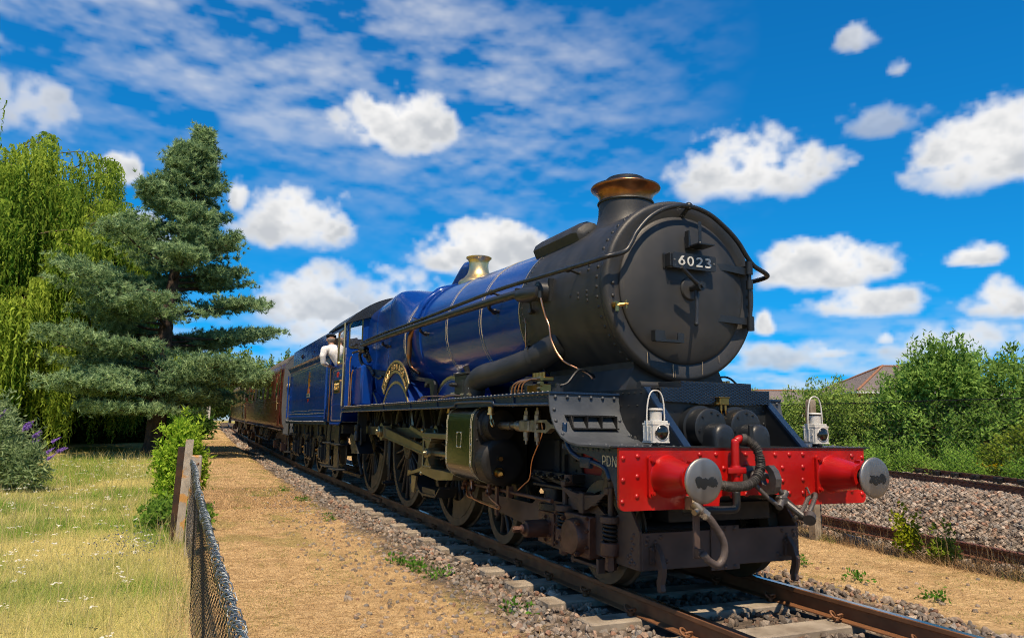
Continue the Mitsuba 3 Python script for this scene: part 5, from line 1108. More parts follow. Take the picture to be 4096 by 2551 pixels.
# frames, springs and wheels
tfp = Polygon([(TF, 1.36), (TF, .98), (13.2, .95), (13.35, .45), (14.6, .45), (14.75, .95), (15.5, .95), (15.65, .45), (16.9, .45), (17.05, .95), (17.8, .95), (17.95, .45), (19.2, .45), (19.3, .95), (TR, .98), (TR, 1.36)])
for y in (13.97, 16.26, 18.55):
    tfp = tfp.difference(rrect(y - .55, y - .22, 1.02, 1.27, .06)).difference(rrect(y + .22, y + .55, 1.02, 1.27, .06))
tput('frame', both(plate(tfp, 'x', -1.10, -1.07)), 'black_gloss', label='black outside tender frame with oblong cut-outs')
tput('stretcher', [box(-1.0, 1.0, TF + .1, TR, 1.05, 1.37), box(-1.05, 1.05, TR - .05, TR + .10, .95, 1.36)], 'black_grime')
first = None
for y in (13.97, 16.26, 18.55):
    for s in (-1, 1):
        f = lambda ms, s=s: ms if s < 0 else [mir(m) for m in flat(ms)]
        w = tput('wheel', f([lathe([(.52, .80), (.525, .812), (.625, .812), (.629, .806), (.631, .70), (.66, .67), (.64, .66), (.53, .66), (.52, .80)], (0, y, .629), (-1, 0, 0), 48), lathe([(0, .82), (.13, .82), (.14, .68), (0, .68)], (0, y, .629), (-1, 0, 0), 24)] + [loft([np.array([np.array([0, y, .629]) + np.array([0, math.sin(a), math.cos(a)]) * rr + np.array([0, math.cos(a), -math.sin(a)]) * .028 * math.cos(q) + np.array([-.74 + .04 * math.sin(q), 0, 0]) for q in np.linspace(0, 2 * PI, 6, endpoint=False)]) for rr in (.10, .53)]) for a in np.arange(12) * PI / 6]), 'wheel_grey', smooth=35)
        ab = tput('axlebox', f([box(-1.22, -1.0, y - .17, y + .17, .46, .84, .015), box(-1.26, -1.22, y - .12, y + .12, .50, .76, .02)]), 'black_gloss', smooth=30)
        tput('oil_cap', f([cyl((-1.26, y + .07, .70), (-1.30, y + .07, .70), .028, n=10), cyl((-1.26, y - .06, .56), (-1.30, y - .06, .56), .022, n=10)]), 'brass_old', ab, smooth=30)
        tput('horn_guide', f([box(-1.14, -1.10, y - .30, y - .18, .40, 1.0, .006), box(-1.14, -1.10, y + .18, y + .30, .40, 1.0, .006), box(-1.14, -1.10, y - .60, y + .60, .37, .41)]), 'black_gloss', smooth=25)
        tput('spring', f([box(-1.23, -1.12, y - .50 + .05 * k, y + .50 - .05 * k, 1.02 - .022 * k, 1.04 - .022 * k) for k in range(7)] + [box(-1.24, -1.11, y - .05, y + .05, .84, 1.08, .005)] + [cyl((-1.175, y + e * .52, .98), (-1.175, y + e * .60, 1.36), .02) for e in (-1, 1)]), 'black_gloss', smooth=25)
for s in (-1, 1):
    f = lambda ms, s=s: ms if s < 0 else [mir(m) for m in flat(ms)]
    tput('steps', f([box(-1.29, -1.265, 12.25, 12.65, .40, 1.36), box(-1.37, -1.08, 12.10, 12.75, .90, .935, .01), box(-1.38, -1.08, 12.08, 12.8, .38, .415, .01)]), 'black_gloss', smooth=25)
    tput('steps', f([box(-1.29, -1.265, 19.3, 19.5, .42, 1.36), box(-1.37, -1.10, 19.15, 19.65, .42, .455, .01), box(-1.36, -1.10, 19.2, 19.6, .94, .975, .01)]), 'black_gloss', smooth=25)
tput('axles', [cyl((-1.05, y, .629), (1.05, y, .629), .08) for y in (13.97, 16.26, 18.55)], 'black_grime')
# ---------------------------------------------------------------- lamps on the buffer beam
def lamp(x, label):
    t = thing('headlamp', label, 'lamp', 'white lamps on the buffer beam')
    y0, y1 = .06, .205; w = .079
    put('body', [box(x - w, x + w, y0, y1, 1.271, 1.425, .004), box(x - w - .004, x + w + .004, y0 - .004, y1 + .004, 1.271, 1.281, .002), box(x - w + .006, x + w - .006, y0 + .008, y1 - .008, 1.425, 1.448, .004), box(x - w - .003, x + w + .003, y0 - .003, y1 + .003, 1.412, 1.428, .002)], 'white_paint', t, smooth=20)
    put('door', [box(x - w - .007, x - w, y0 + .02, y1 - .012, 1.285, 1.405, .002), box(x - w - .012, x - w - .006, y0 + .06, y0 + .075, 1.29, 1.40, .002), box(x - w - .010, x - w - .004, y1 - .03, y1 - .02, 1.30, 1.40, .002), cyl((x - w - .012, y0 + .03, 1.35), (x - w - .004, y0 + .03, 1.35), .008, n=10)], 'white_paint', t, smooth=20)
    put('chimney', [lathe([(.0, .105), (.050, .10), (.058, .093), (.058, .086), (.049, .083), (.049, 0), (0, 0)], (x, (y0 + y1) / 2, 1.446), (0, 0, 1), 28)], 'white_paint', t, smooth=35)
    put('chimney_ring', lathe([(.0505, 0), (.052, .002), (.052, .010), (.0505, .012)], (x, (y0 + y1) / 2, 1.522), (0, 0, 1), 28), 'black_grime', t)
    a = (y0 + y1) / 2
    put('handle', tube([(x - w - .008, a, 1.395), (x - w - .008, a, 1.50), (x - w + .006, a, 1.61), (x - .045, a, 1.675), (x, a, 1.692), (x + .045, a, 1.675), (x + w - .006, a, 1.61), (x + w + .004, a, 1.50), (x + w + .004, a, 1.445)], .0065, 8), 'white_paint', t, smooth=True)
    put('lens', lathe([(0, -.026), (.02, -.0245), (.040, -.018), (.053, -.007), (.058, 0), (.058, .012)], (x + .010, y0, 1.354), (0, 1, 0), 36), 'lens_glass', t, smooth=True, label='round bulging lens of the lamp')
    put('lens_rim', lathe([(.058, .004), (.064, .002), (.066, -.004), (.060, -.008), (.057, -.003)], (x + .010, y0, 1.354), (0, 1, 0), 36), 'white_paint', t, smooth=True)
    put('catch', [cyl((x - .055, y0, 1.35), (x - .055, y0 - .012, 1.35), .006, n=8), box(x - .06, x - .045, y0 - .012, y0 - .006, 1.33, 1.37)], 'black_grime', t)
    put('lamp_iron', [tube([(x - .045, .10, 1.243), (x - .045, .06, 1.255), (x - .05, .03, 1.262), (x - .05, .08, 1.272)], .012, 8), box(x - .02, x + .02, .10, .16, 1.243, 1.272)], 'black_gloss', L, smooth=True)


lamp(-.862, 'white headlamp on the left of the buffer beam in front of the curved black apron')
lamp(.862, 'white headlamp on the right of the buffer beam against the green hedge')

# ---------------------------------------------------------------- the man leaning out of the cab
import manifold3d as m3


def limbs(chains, edge=.02, it=8):
    """chains: lists of (x, y, z, r); every bone the hull of the spheres at its joints, all of it one smoothed surface."""
    bones = []
    for ch in chains:
        for a, b in zip(ch[:-1], ch[1:]):
            bones.append(m3.Manifold.batch_hull([m3.Manifold.sphere(q[3], 20).translate(list(map(float, q[:3]))) for q in (a, b)]))
    m = m3.Manifold.batch_boolean(bones, m3.OpType.Add).refine_to_length(edge).to_mesh()
    t = trimesh.Trimesh(np.array(m.vert_properties[:, :3], float), np.array(m.tri_verts), process=True)
    trimesh.smoothing.filter_taubin(t, iterations=it); return t


px, py = -1.42, 11.78                                  # neck
pr = thing('person', 'man in white shirt and black cap leaning out of the cab, back turned', 'person')
hz = 3.16
put('body', limbs([[(px, py, hz - .07, .058), (px - .01, py + .02, hz + .02, .062)], [(px - .01, py + .02, hz + .07, .092), (px - .01, py + .05, hz + .04, .075), (px - .01, py + .07, hz - .01, .055)], [(px - .01, py + .11, hz + .03, .018), (px - .01, py + .125, hz + .02, .015)], [(px - .095, py + .03, hz + .04, .022), (px - .095, py + .03, hz + .02, .016)], [(px + .085, py + .03, hz + .04, .022), (px + .085, py + .03, hz + .02, .016)],
                   [(px - .16, py - .02, 2.68, .042), (px - .02, py + .16, 2.635, .034), (px + .03, py + .20, 2.63, .036)]] + [[(px + .03, py + .20, 2.63, .03), (px + .05 + .01 * k, py + .24 + .012 * k, 2.632 - .006 * k, .012), (px + .08 + .01 * k, py + .25 + .012 * k, 2.618, .010)] for k in (-1.5, -.5, .5, 1.5)]
                   + [[(px + .03, py + .18, 2.63, .02), (px + .07, py + .18, 2.63, .012)], [(-1.05, 11.75, 2.55, .14), (-1.0, 11.72, 2.15, .09), (-1.0, 11.74, 1.80, .06)], [(px, py, hz - .12, .06), (-1.2, py - .02, 2.75, .13), (-1.05, 11.75, 2.55, .14)]], .016), 'skin', pr, smooth=True)
put('shirt', limbs([[(px, py - .01, hz - .13, .085), (-1.33, py - .02, 2.92, .165), (-1.20, py - .03, 2.72, .155), (-1.05, 11.75, 2.52, .155)], [(px - .02, py - .01, hz - .15, .075), (px - .15, py - .02, hz - .19, .085), (px - .19, py - .05, 2.83, .070), (px - .17, py - .02, 2.685, .058), (px - .07, py + .10, 2.65, .050)], [(px, py, hz - .15, .075), (px + .20, py - .02, hz - .20, .085), (px + .24, py + .04, 2.76, .065)]], .022), 'cloth_white', pr, smooth=True)
put('cap', [sphere((px - .01, py + .045, hz + .125), .115, 2, (1, 1.08, .48)), cyl((px - .01, py + .03, hz + .075), (px - .01, py + .04, hz + .12), .098, .10, 24), sphere((px - .01, py + .12, hz + .075), .075, 2, (1, .75, .14))], 'cap_black', pr, smooth=True)
put('hair', sphere((px - .01, py + .005, hz + .045), .093, 2, (1, .92, .72)), 'hair_grey', pr, smooth=True)
# ---------------------------------------------------------------- coaches
def coach_frame(y0, y1):
    """The placing of a coach whose ends stand at y0 and y1 on the curve."""
    x0, x1, z0, z1 = float(cx(y0)), float(cx(y1)), float(railz(y0)), float(railz(y1))
    return T().translate([x0, y0, z0]).rotate([0, 0, 1], -math.degrees(math.atan2(x1 - x0, y1 - y0))).rotate([1, 0, 0], math.degrees(math.atan2(z1 - z0, y1 - y0)))


def body_profile(grow=0.0):
    p = [(-1.28, 1.12), (-1.36, 1.30), (-1.395, 1.7), (-1.40, 2.2), (-1.385, 2.8), (-1.345, 3.25), (-1.30, 3.36)]
    p = [(x - grow, z) for x, z in p]
    return p


ROOF = [(-1.325, 3.31), (-1.27, 3.43), (-1.10, 3.60), (-.80, 3.74), (-.40, 3.82), (0, 3.845)]


def coach(y0, y1, name, label, lower, upper, n_win, curtain):
    t = thing(name, label, 'coach'); W = coach_frame(y0, y1); Lc = y1 - y0
    pc = lambda n, m, mat, parent=t, **k: put(n, m, mat, parent, to_world=W, **k)
    sp_ = body_profile(); waist = 2.05
    step = (Lc - 2.6) / n_win
    ws = [(1.75 + step * k, 1.75 + step * k + (1.16 if k % 4 else .78)) for k in range(n_win)]
    for s in (-1, 1):
        f = lambda ms, s=s: ms if s < 0 else [mir(m) for m in flat(ms)]
        lo = sp_[:3] + [(-1.3985, waist)]
        pc('lower_side', f([plate(lo + [(x + .03, z) for x, z in lo[::-1]], 'y', 0, Lc)]), lower, smooth=30)
        # upper side: pillars between the windows, band above and below
        ztop, zb = 3.10, 2.20
        cant = [(-1.361, ztop), (-1.345, 3.25), (-1.30, 3.36)]
        pc('upper_side', f([plate([(-1.3985, waist), (-1.40, zb), (-1.37, zb), (-1.368, waist)], 'y', 0, Lc), plate(cant + [(x + .03, z) for x, z in cant[::-1]], 'y', 0, Lc)] + [plate([(-1.40, zb), (-1.385, 2.8), (-1.361, ztop), (-1.331, ztop), (-1.355, 2.8), (-1.37, zb)], 'y', a, b) for a, b in zip([0] + [w[1] for w in ws], [w[0] for w in ws] + [Lc])]), upper, smooth=30)
        pc('waist_line', f([box(-1.407, -1.395, 0, Lc, waist - .012, waist + .012)]), 'gold_line' if lower != 'maroon' else 'rust_red')
        for k, (a, b) in enumerate(ws):
            w = pc('window', f([plate(sbox(a, zb, b, ztop).difference(sbox(a + .045, zb + .045, b - .045, ztop - .045)), 'x', -1.388, -1.372)]), lower if lower == 'maroon' else 'coach_brown')
            pc('pane', f([plate([(-1.390, zb), (-1.377, 2.8), (-1.354, ztop), (-1.351, ztop), (-1.374, 2.8), (-1.387, zb)], 'y', a + .01, b - .01)]), 'coach_pane', w, smooth=False)
            if curtain and k % 5 != 3:
                c_ = np.linspace(a + .05, b - .05, 15)
                pc('curtain', f([loft([np.array([(ox + .006 * (i % 2), yy, z) for i, yy in enumerate(c_)] + [(ox + .005 + .006 * (i % 2), yy, z) for i, yy in list(enumerate(c_))[::-1]]) for z, ox in ((2.70 - .05 * ((k * 7) % 3), -1.369), (2.84, -1.364), (3.08, -1.345))])]), 'curtain', w, smooth=False)
        for a in (.55, Lc - 1.25):
            d = pc('door', f([plate(sbox(a, 1.2, a + .72, 3.16).difference(sbox(a + .12, 2.25, a + .60, 3.02)), 'x', -1.409, -1.398)]), lower, smooth=20)
            pc('pane', f([plate(sbox(a + .11, 2.24, a + .61, 3.03), 'x', -1.403, -1.400)]), 'window_dark', d, smooth=False)
            pc('door_handle', f([cyl((-1.41, a + .62, 1.98), (-1.44, a + .62, 1.98), .012), cyl((-1.44, a + .55, 1.98), (-1.44, a + .66, 1.98), .014), cyl((-1.425, a + .82, 1.75), (-1.425, a + .82, 2.25), .012)]), 'brass', d)
        pc('solebar', f([box(-1.27, -1.20, .1, Lc - .1, .98, 1.14)]), 'black_grime')
        pc('step_board', f([box(-1.42, -1.20, .4, Lc - .4, 1.055, 1.085, .006)]), 'frame_brown')
        pc('truss', f([tube([(-1.15, 4.6, 1.0), (-1.15, 6.6, .52), (-1.15, Lc - 6.6, .52), (-1.15, Lc - 4.6, 1.0)], .035, 6, 0), box(-1.18, -1.12, 6.5, 6.6, .50, 1.0), box(-1.18, -1.12, Lc - 6.6, Lc - 6.5, .50, 1.0)]), 'frame_brown', smooth=25)
    ro = [(x, z) for x, z in ROOF] + [(-x, z) for x, z in ROOF[-2::-1]]
    pc('roof', [plate(ro + [(x * .97, z - .03) for x, z in ro[::-1]], 'y', -.03, Lc + .03)] + [lathe([(.0, .10), (.10, .09), (.12, .03), (.12, -.06)], (0.35 * q, y, 3.80), (0, 0, 1), 14) for y in np.arange(1.5, Lc, 2.4) for q in (-1, 1)] + [cyl((-1.3, y, 3.37), (-1.28, y + .6, 3.46), .015) for y in (2, 9)], 'roof_grey', smooth=40)
    en = Polygon([(x * .998, z) for x, z in sp_] + ro[1:-1] + [(-x * .998, z) for x, z in sp_[::-1]])
    for k, (a, b, dr_) in enumerate(((-.02, .02, -1), (Lc - .02, Lc + .02, 1))):
        e = pc('end', [plate(en, 'y', a, b)], 'coach_grey', smooth=25)
        gy = a - .30 if dr_ < 0 else b; gw = Polygon([(-.52, 1.15), (-.52, 2.95), (-.40, 3.15), (.40, 3.15), (.52, 2.95), (.52, 1.15)])
        pc('gangway', [plate(gw.difference(gw.buffer(-.10)), 'y', gy, gy + .30), plate(gw.buffer(-.09), 'y', gy + .1, gy + .12)], 'black_grime', e)
        yb = a - .03 if dr_ < 0 else b
        pc('end_pipes', [tube([(-1.05, yb, 1.0), (-1.05, yb, 2.2), (-1.0, yb, 3.0), (-.75, yb, 3.5)], .03, 8), box(-1.12, -1.0, yb - .03, yb + .05, 1.2, 1.65, .01), cyl((-.7, yb, 1.1), (-.7, yb, 3.3), .02)] + ([box(-1.3, 1.3, a - .02, a + .2, .95, 1.12)]), 'coach_grey', e, smooth=30)
        pc('buffer', [both(cyl((-.868, yb, 1.02), (-.868, yb + (.55 if dr_ > 0 else -.50), 1.02), .07)), both(cyl((-.868, yb + (.55 if dr_ > 0 else -.50), 1.02), (-.868, yb + (.58 if dr_ > 0 else -.53), 1.02), .19))], 'black_grime', e)
    pc('floor_and_seats', [box(-1.2, 1.2, .1, Lc - .1, 1.05, 1.2)] + [box(sx, sx + .9, y, y + .5, 1.2, 2.25) for y in np.arange(2.6, Lc - 2, 1.9) for sx in (-1.25, .35)], 'black_grime')
    for yb in (2.75, Lc - 2.75):
        bg = pc('bogie', [both(plate(Polygon([(yb - 1.75, .55), (yb - 1.75, .85), (yb - .5, .95), (yb + .5, .95), (yb + 1.75, .85), (yb + 1.75, .55), (yb + .7, .62), (yb + .45, .35), (yb - .45, .35), (yb - .7, .62)]), 'x', -1.08, -1.02)), box(-1.0, 1.0, yb - .5, yb + .5, .5, .9)], 'frame_brown', smooth=25)
        for s in (-1, 1):
            f = lambda ms, s=s: ms if s < 0 else [mir(m) for m in flat(ms)]
            pc('spring', f([tube([(-1.13 + .07 * math.cos(q), yb + e + .07 * math.sin(q), .40 + .30 * q / 25) for q in np.linspace(0, 25, 60)], .02, 6, 0) for e in (-.25, .25)]), 'black_grime', bg, smooth=True)
            for e in (-1.22, 1.22):
                pc('wheel', f([lathe([(0, .80), (.40, .812), (.455, .806), (.457, .70), (.485, .67), (.40, .66), (0, .68)], (0, yb + e, .457), (-1, 0, 0), 36)]), 'wheel_grey', bg, smooth=35)
                pc('axlebox', f([box(-1.20, -1.0, yb + e - .14, yb + e + .14, .32, .62, .02)]), 'oily_brown', bg, smooth=30)
    pc('underframe_boxes', [both(box(-1.1, -.5, 7.6, 9.6, .55, 1.0, .02)), both(box(-1.1, -.5, 10.2, 11.6, .60, 1.0, .02)), both(cyl((-.8, 12.2, .75), (-.8, 13.2, .75), .22))], 'black_grime', smooth=30)
    return t, W


c1, W1 = coach(20.95, 40.35, 'railway_coach', 'maroon railway coach with red curtains behind the blue tender', 'maroon', 'maroon', 8, True)
put('end_lamp', [sphere((-1.22, -.10, 2.55), .075, 2), cyl((-1.22, -.02, 2.55), (-1.22, -.10, 2.55), .04)], 'lamp_cream', c1, smooth=True, to_world=W1)
put('end_lamp', [sphere((-1.02, -.10, 2.55), .075, 2), cyl((-1.02, -.02, 2.55), (-1.02, -.10, 2.55), .04)], 'white_paint', c1, smooth=True, to_world=W1)
coach(41.25, 60.6, 'railway_coach', 'cream and brown railway coach at the far end of the train', 'coach_brown', 'coach_cream', 9, False)
# ---------------------------------------------------------------- plants
def leaves(P0, D, length, width, col, N=None, tri=False):
    """Diamond leaves from P0 along D (n,3); col (n,3)."""
    n = len(P0); r = np.random.RandomState(n % 9973)
    D = D / (np.linalg.norm(D, axis=1, keepdims=True) + 1e-9)
    N = r.normal(size=(n, 3)) + np.array([0, 0, .8]) if N is None else N
    S = np.cross(D, N); S /= np.linalg.norm(S, axis=1, keepdims=True) + 1e-9
    length = np.broadcast_to(length, (n,))[:, None]; width = np.broadcast_to(width, (n,))[:, None]
    V = np.stack([P0, P0 + D * length * .45 + S * width * .5, P0 + D * length, P0 + D * length * .45 - S * width * .5], 1).reshape(-1, 3)
    q = np.arange(n)[:, None] * 4
    if tri:
        V = V.reshape(n, 4, 3)[:, [1, 2, 3]].copy(); V[:, 0] -= D * length * .45; V[:, 2] -= D * length * .45
        return trimesh.Trimesh(V.reshape(-1, 3), np.arange(n * 3).reshape(-1, 3), process=False), np.repeat(col, 3, 0)
    F = np.vstack([q + [0, 1, 2], q + [0, 2, 3]])
    return trimesh.Trimesh(V, F, process=False), np.repeat(col, 4, 0)


def unit(r, n):
    v = r.normal(size=(n, 3)); return v / np.linalg.norm(v, axis=1, keepdims=True)


def shades(r, n, a, b, t=None):
    t = r.rand(n) if t is None else np.clip(t + r.uniform(-.22, .22, n), 0, 1)
    return (np.array(a) * (1 - t[:, None]) + np.array(b) * t[:, None]) * r.uniform(.8, 1.2, (n, 1))


def leafy(lobes, n, per, length, width, spread, seed, a, b, holes=.45, shoots=0, up=.5):
    """A crown: lobes (x, y, z, rx, ry, rz); n twigs near the lobes' surface, each with `per` leaves; shoots stand out of the top."""
    r = np.random.RandomState(seed); lb = np.array(lobes, float)
    w = lb[:, 3] * lb[:, 4] + lb[:, 4] * lb[:, 5]; w = w / w.sum()
    k = r.choice(len(lb), n, p=w); d = unit(r, n); rad = r.uniform(.25, 1, n) ** .45
    c = lb[k, :3] + d * rad[:, None] * lb[k, 3:]
    rough = meshkit.fbm(c * (1.6 / max(.3, float(np.mean(lb[:, 3])) ** .6)), 3, seed)
    keep = (rough > holes * .9 - .15 * (rad < .8)) ; c, d, k = c[keep], d[keep], k[keep]
    c += d * (rough[keep, None] - .5) * lb[k, 3:] * .55
    m = len(c)
    if shoots:
        i = r.choice(m, shoots); h = r.uniform(.4, 1.0, shoots); st = []
        top = c[i] * 1.0; top = top[d[i][:, 2] > .1]; h = h[:len(top)]
        for t_, hh in zip(top, h):
            q = np.linspace(0, 1, 9)[:, None]; st.append(t_ + np.array([r.uniform(-.25, .25), r.uniform(-.25, .25), 1.0]) * q * hh * spread * 5)
        if st:
            st = np.vstack(st); c = np.vstack([c, st]); d = np.vstack([d, np.tile([0, 0, 1.0], (len(st), 1))]); m = len(c)
    P0 = np.repeat(c, per, 0) + r.normal(size=(m * per, 3)) * spread * .5
    D = np.repeat(d, per, 0) * .6 + unit(r, m * per) + np.array([0, 0, up * .5])
    N = np.repeat(d, per, 0) * .5 + np.array([0, 0, up]) + unit(r, m * per) * .7
    tone = np.repeat(r.rand(m) * .6 + .2 + .5 * (meshkit.fbm(c * 1.1, 3, seed + 4) - .5), per)
    return leaves(P0, D, length * r.uniform(.7, 1.25, m * per), width * r.uniform(.8, 1.2, m * per), shades(r, m * per, a, b, tone), N)


def branchy(base, tips, r0, r1, seed, bend=.15):
    r = np.random.RandomState(seed); o = []
    for t in tips:
        b, t = np.array(base, float), np.array(t, float); L_ = np.linalg.norm(t - b)
        mid = [b + (t - b) * q + r.normal(size=3) * bend * L_ * .25 * [1, 1, .4] for q in (.35, .7)]
        o.append(tube([b, *mid, t], np.linspace(r0, r1, 3 * 4 + 1), 7, 4))
    return o


def on_ground(x, y): return float(gz(np.array([x]), np.array([y]))[0])


# pine
pn = thing('pine_tree', 'tall blue green pine beside the path with layered spreading branches', 'tree')
PX, PY = -5.25, 27.0; PZ = on_ground(PX, PY) - .1
rp = np.random.RandomState(42)
trunk = np.array([(PX, PY, PZ), (PX + .02, PY, PZ + 1.0), (PX + .05, PY, PZ + 3), (PX + .10, PY, PZ + 5.5), (PX + .30, PY, PZ + 8), (PX + .55, PY, PZ + 10.5), (PX + .85, PY, PZ + 13.2)])
put('trunk', [tube(trunk, np.interp(np.linspace(0, 1, 37), [0, .1, .5, 1], [.50, .38, .24, .03]), 16, 6)], 'bark', pn, smooth=50)
limb, TP, TD_ = [], [], []
pads = []
for h in np.concatenate([np.linspace(1.7, 12.3, 96), np.linspace(11.2, 13.1, 14)]):
    t = h / 12.6
    c0 = np.array([np.interp(h, trunk[:, 2] - PZ, trunk[:, 0]), PY, PZ + h])
    prof = np.interp(t, [.10, .20, .34, .42, .55, .68, .80, .92, 1.0], [4.1, 4.4, 4.2, 4.1, 3.1, 2.3, 1.5, .85, .15])
    az = rp.uniform(0, 2 * PI); Lb = prof * rp.uniform(.62, 1.08)
    if math.cos(az) > .2 and .33 < t < .5:
        Lb *= 1.12
    drop = np.interp(t, [0, .4, 1], [-.16, .02, .55]) + rp.uniform(-.1, .12)
    d = np.array([math.cos(az), math.sin(az), drop])
    q = np.linspace(0, 1, 6)
    pts = np.array([c0 + d * Lb * s + np.array([0, 0, .16 * Lb * (s ** 2)]) + rp.normal(size=3) * .05 * Lb * s * .4 for s in q])
    limb.append(tube(pts, np.linspace(.075 * (1 - .6 * t) + .012, .012, 5 * 3 + 1), 6, 3))
    side = np.array([-d[1], d[0], 0])
    for j in range(int(8 + 11 * Lb)):
        s = rp.uniform(.28, 1.0) ** .75
        base = np.array([np.interp(s, q, pts[:, i]) for i in range(3)])
        pads.append((base + side * rp.normal() * .30 * Lb * (1.05 - .55 * s) + np.array([0, 0, rp.uniform(-.03, .16)]), d * .6 + side * rp.uniform(-.8, .8) + np.array([0, 0, .55])))
pc_ = np.array([p[0] for p in pads]); pd_ = np.array([p[1] for p in pads]); npd = len(pc_)
put('branches', limb, 'bark', pn, smooth=True, kind='stuff')
K = 9                                                   # tufts on each twig, each a brush of needles
tc = np.repeat(pc_, K, 0) + rp.normal(size=(npd * K, 3)) * [.21, .21, .075]; td = np.repeat(pd_, K, 0) + unit(rp, npd * K) * .5
J = 14
nc = np.repeat(tc, J, 0); nd = np.repeat(td / np.linalg.norm(td, axis=1, keepdims=True), J, 0) * .65 + unit(rp, len(nc)) * .8
tone = np.repeat(rp.rand(npd * K) * .8 + .1, J)
m, c = leaves(nc, nd, rp.uniform(.13, .23, len(nc)), .036, shades(rp, len(nc), (.06, .14, .065), (.46, .62, .31), tone), None, True)
put('needles', m, 'needle', pn, smooth=False, color=c, kind='stuff')

# weeping willow
wl = thing('willow_tree', 'huge weeping willow with yellow green hanging curtains behind the pine', 'tree')
WX, WY = -12.6, 33.0; WZ = on_ground(WX, WY)
rw = np.random.RandomState(17)
casc = []
for k in range(400):
    az = rw.uniform(0, 2 * PI); el = math.asin(rw.uniform(.0, 1.0)); R_ = rw.uniform(.62, 1.0) ** .6
    casc.append((WX + 5.9 * R_ * math.cos(az) * math.cos(el) ** .8, WY + 5.0 * R_ * math.sin(az) * math.cos(el) ** .8, WZ + 3.4 + 10.2 * R_ * math.sin(el) * (1 + .10 * math.sin(3 * az + 1))))
casc = np.array(casc)
put('trunk', [tube([(WX, WY, WZ - .2), (WX + .1, WY, WZ + 2), (WX - .1, WY, WZ + 4)], np.linspace(.62, .42, 9), 14, 4)], 'bark', wl, smooth=50)
put('limbs', branchy((WX, WY, WZ + 3.5), casc[::6], .16, .02, 3, .3), 'bark_pale', wl, smooth=True, kind='stuff')
LP, LD, LT, AR = [], [], [], []
for tp in casc:
    az = math.atan2(tp[1] - WY, tp[0] - WX) + rw.normal() * .5; out = np.array([math.cos(az), math.sin(az), 0]); sd_ = np.array([-out[1], out[0], 0])
    reach = rw.uniform(1.0, 1.9); rise = rw.uniform(.25, .7); tone0 = rw.uniform(.15, .8)
    arc_ = lambda t: tp + out * (reach * t) + np.array([0, 0, rise * math.sin(PI * min(t, 1) * .62) * 1.1 - .75 * max(0, t - .55) ** 2])
    AR.append(tube([arc_(t) for t in (0, .3, .6, .85, 1.0)], np.linspace(.028, .007, 13), 5, 3))
    for s in range(34):
        t = rw.uniform(.15, 1.0) ** .7; p = arc_(t) + sd_ * rw.normal() * (.10 + .22 * t) + out * rw.normal() * .05
        ln = rw.uniform(1.3, 4.3) * min(1, (tp[2] - WZ) / 5 + .25); n = int(ln / .12)
        if n < 4:
            continue
        q = np.arange(n) / n; sw = rw.normal(size=3) * .10
        P_ = p + out * (.30 * (1 - np.exp(-q * 7)))[:, None] - np.array([0, 0, 1.0]) * (np.maximum(q - .03, 0) * ln)[:, None] + (np.sin(q * 4 + s) * q)[:, None] * sw
        ok = P_[:, 2] > WZ + .2
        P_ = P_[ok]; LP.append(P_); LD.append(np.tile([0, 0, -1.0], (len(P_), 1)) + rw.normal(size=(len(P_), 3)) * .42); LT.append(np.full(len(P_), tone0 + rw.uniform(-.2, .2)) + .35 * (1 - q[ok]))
put('arching_twigs', AR, 'bark_pale', wl, smooth=True, kind='stuff')
LP, LD, LT = np.vstack(LP), np.vstack(LD), np.concatenate(LT)
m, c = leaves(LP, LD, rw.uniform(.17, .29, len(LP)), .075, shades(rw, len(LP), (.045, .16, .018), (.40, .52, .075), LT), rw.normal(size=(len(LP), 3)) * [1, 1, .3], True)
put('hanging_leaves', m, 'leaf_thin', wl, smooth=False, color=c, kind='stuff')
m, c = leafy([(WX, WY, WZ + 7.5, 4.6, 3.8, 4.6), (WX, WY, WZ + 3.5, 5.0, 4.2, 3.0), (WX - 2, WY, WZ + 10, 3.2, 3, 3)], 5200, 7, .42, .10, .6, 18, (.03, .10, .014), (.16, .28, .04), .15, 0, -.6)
put('inner_foliage', m, 'leaf_thin', wl, smooth=False, color=c, kind='stuff')  # inner leaves coloured darker, putting the shade inside the crown into them


def bush(name, label, cat_, lobes, n, per, length, width, spread, seed, a, b, group=None, holes=.42, shoots=0, stem=.035, mat='leaf_thin', up=.5):
    t = thing(name, label, cat_, group); lb = np.array(lobes)
    cxy = lb[:, :2].mean(0); g0 = on_ground(*cxy)
    put('stems', branchy((cxy[0], cxy[1], g0 - .05), [(l[0], l[1], l[2] + .3 * l[5]) for l in lobes], stem * 1.6, stem * .4, seed), 'bark', t, smooth=True, kind='stuff')
    m, c = leafy(lobes, n, per, length, width, spread, seed, a, b, holes, shoots, up)
    ok = m.vertices[:, 2].reshape(-1, 4).min(1) > g0 - .3
    put('foliage', m, mat, t, smooth=False, color=c, kind='stuff'); return t


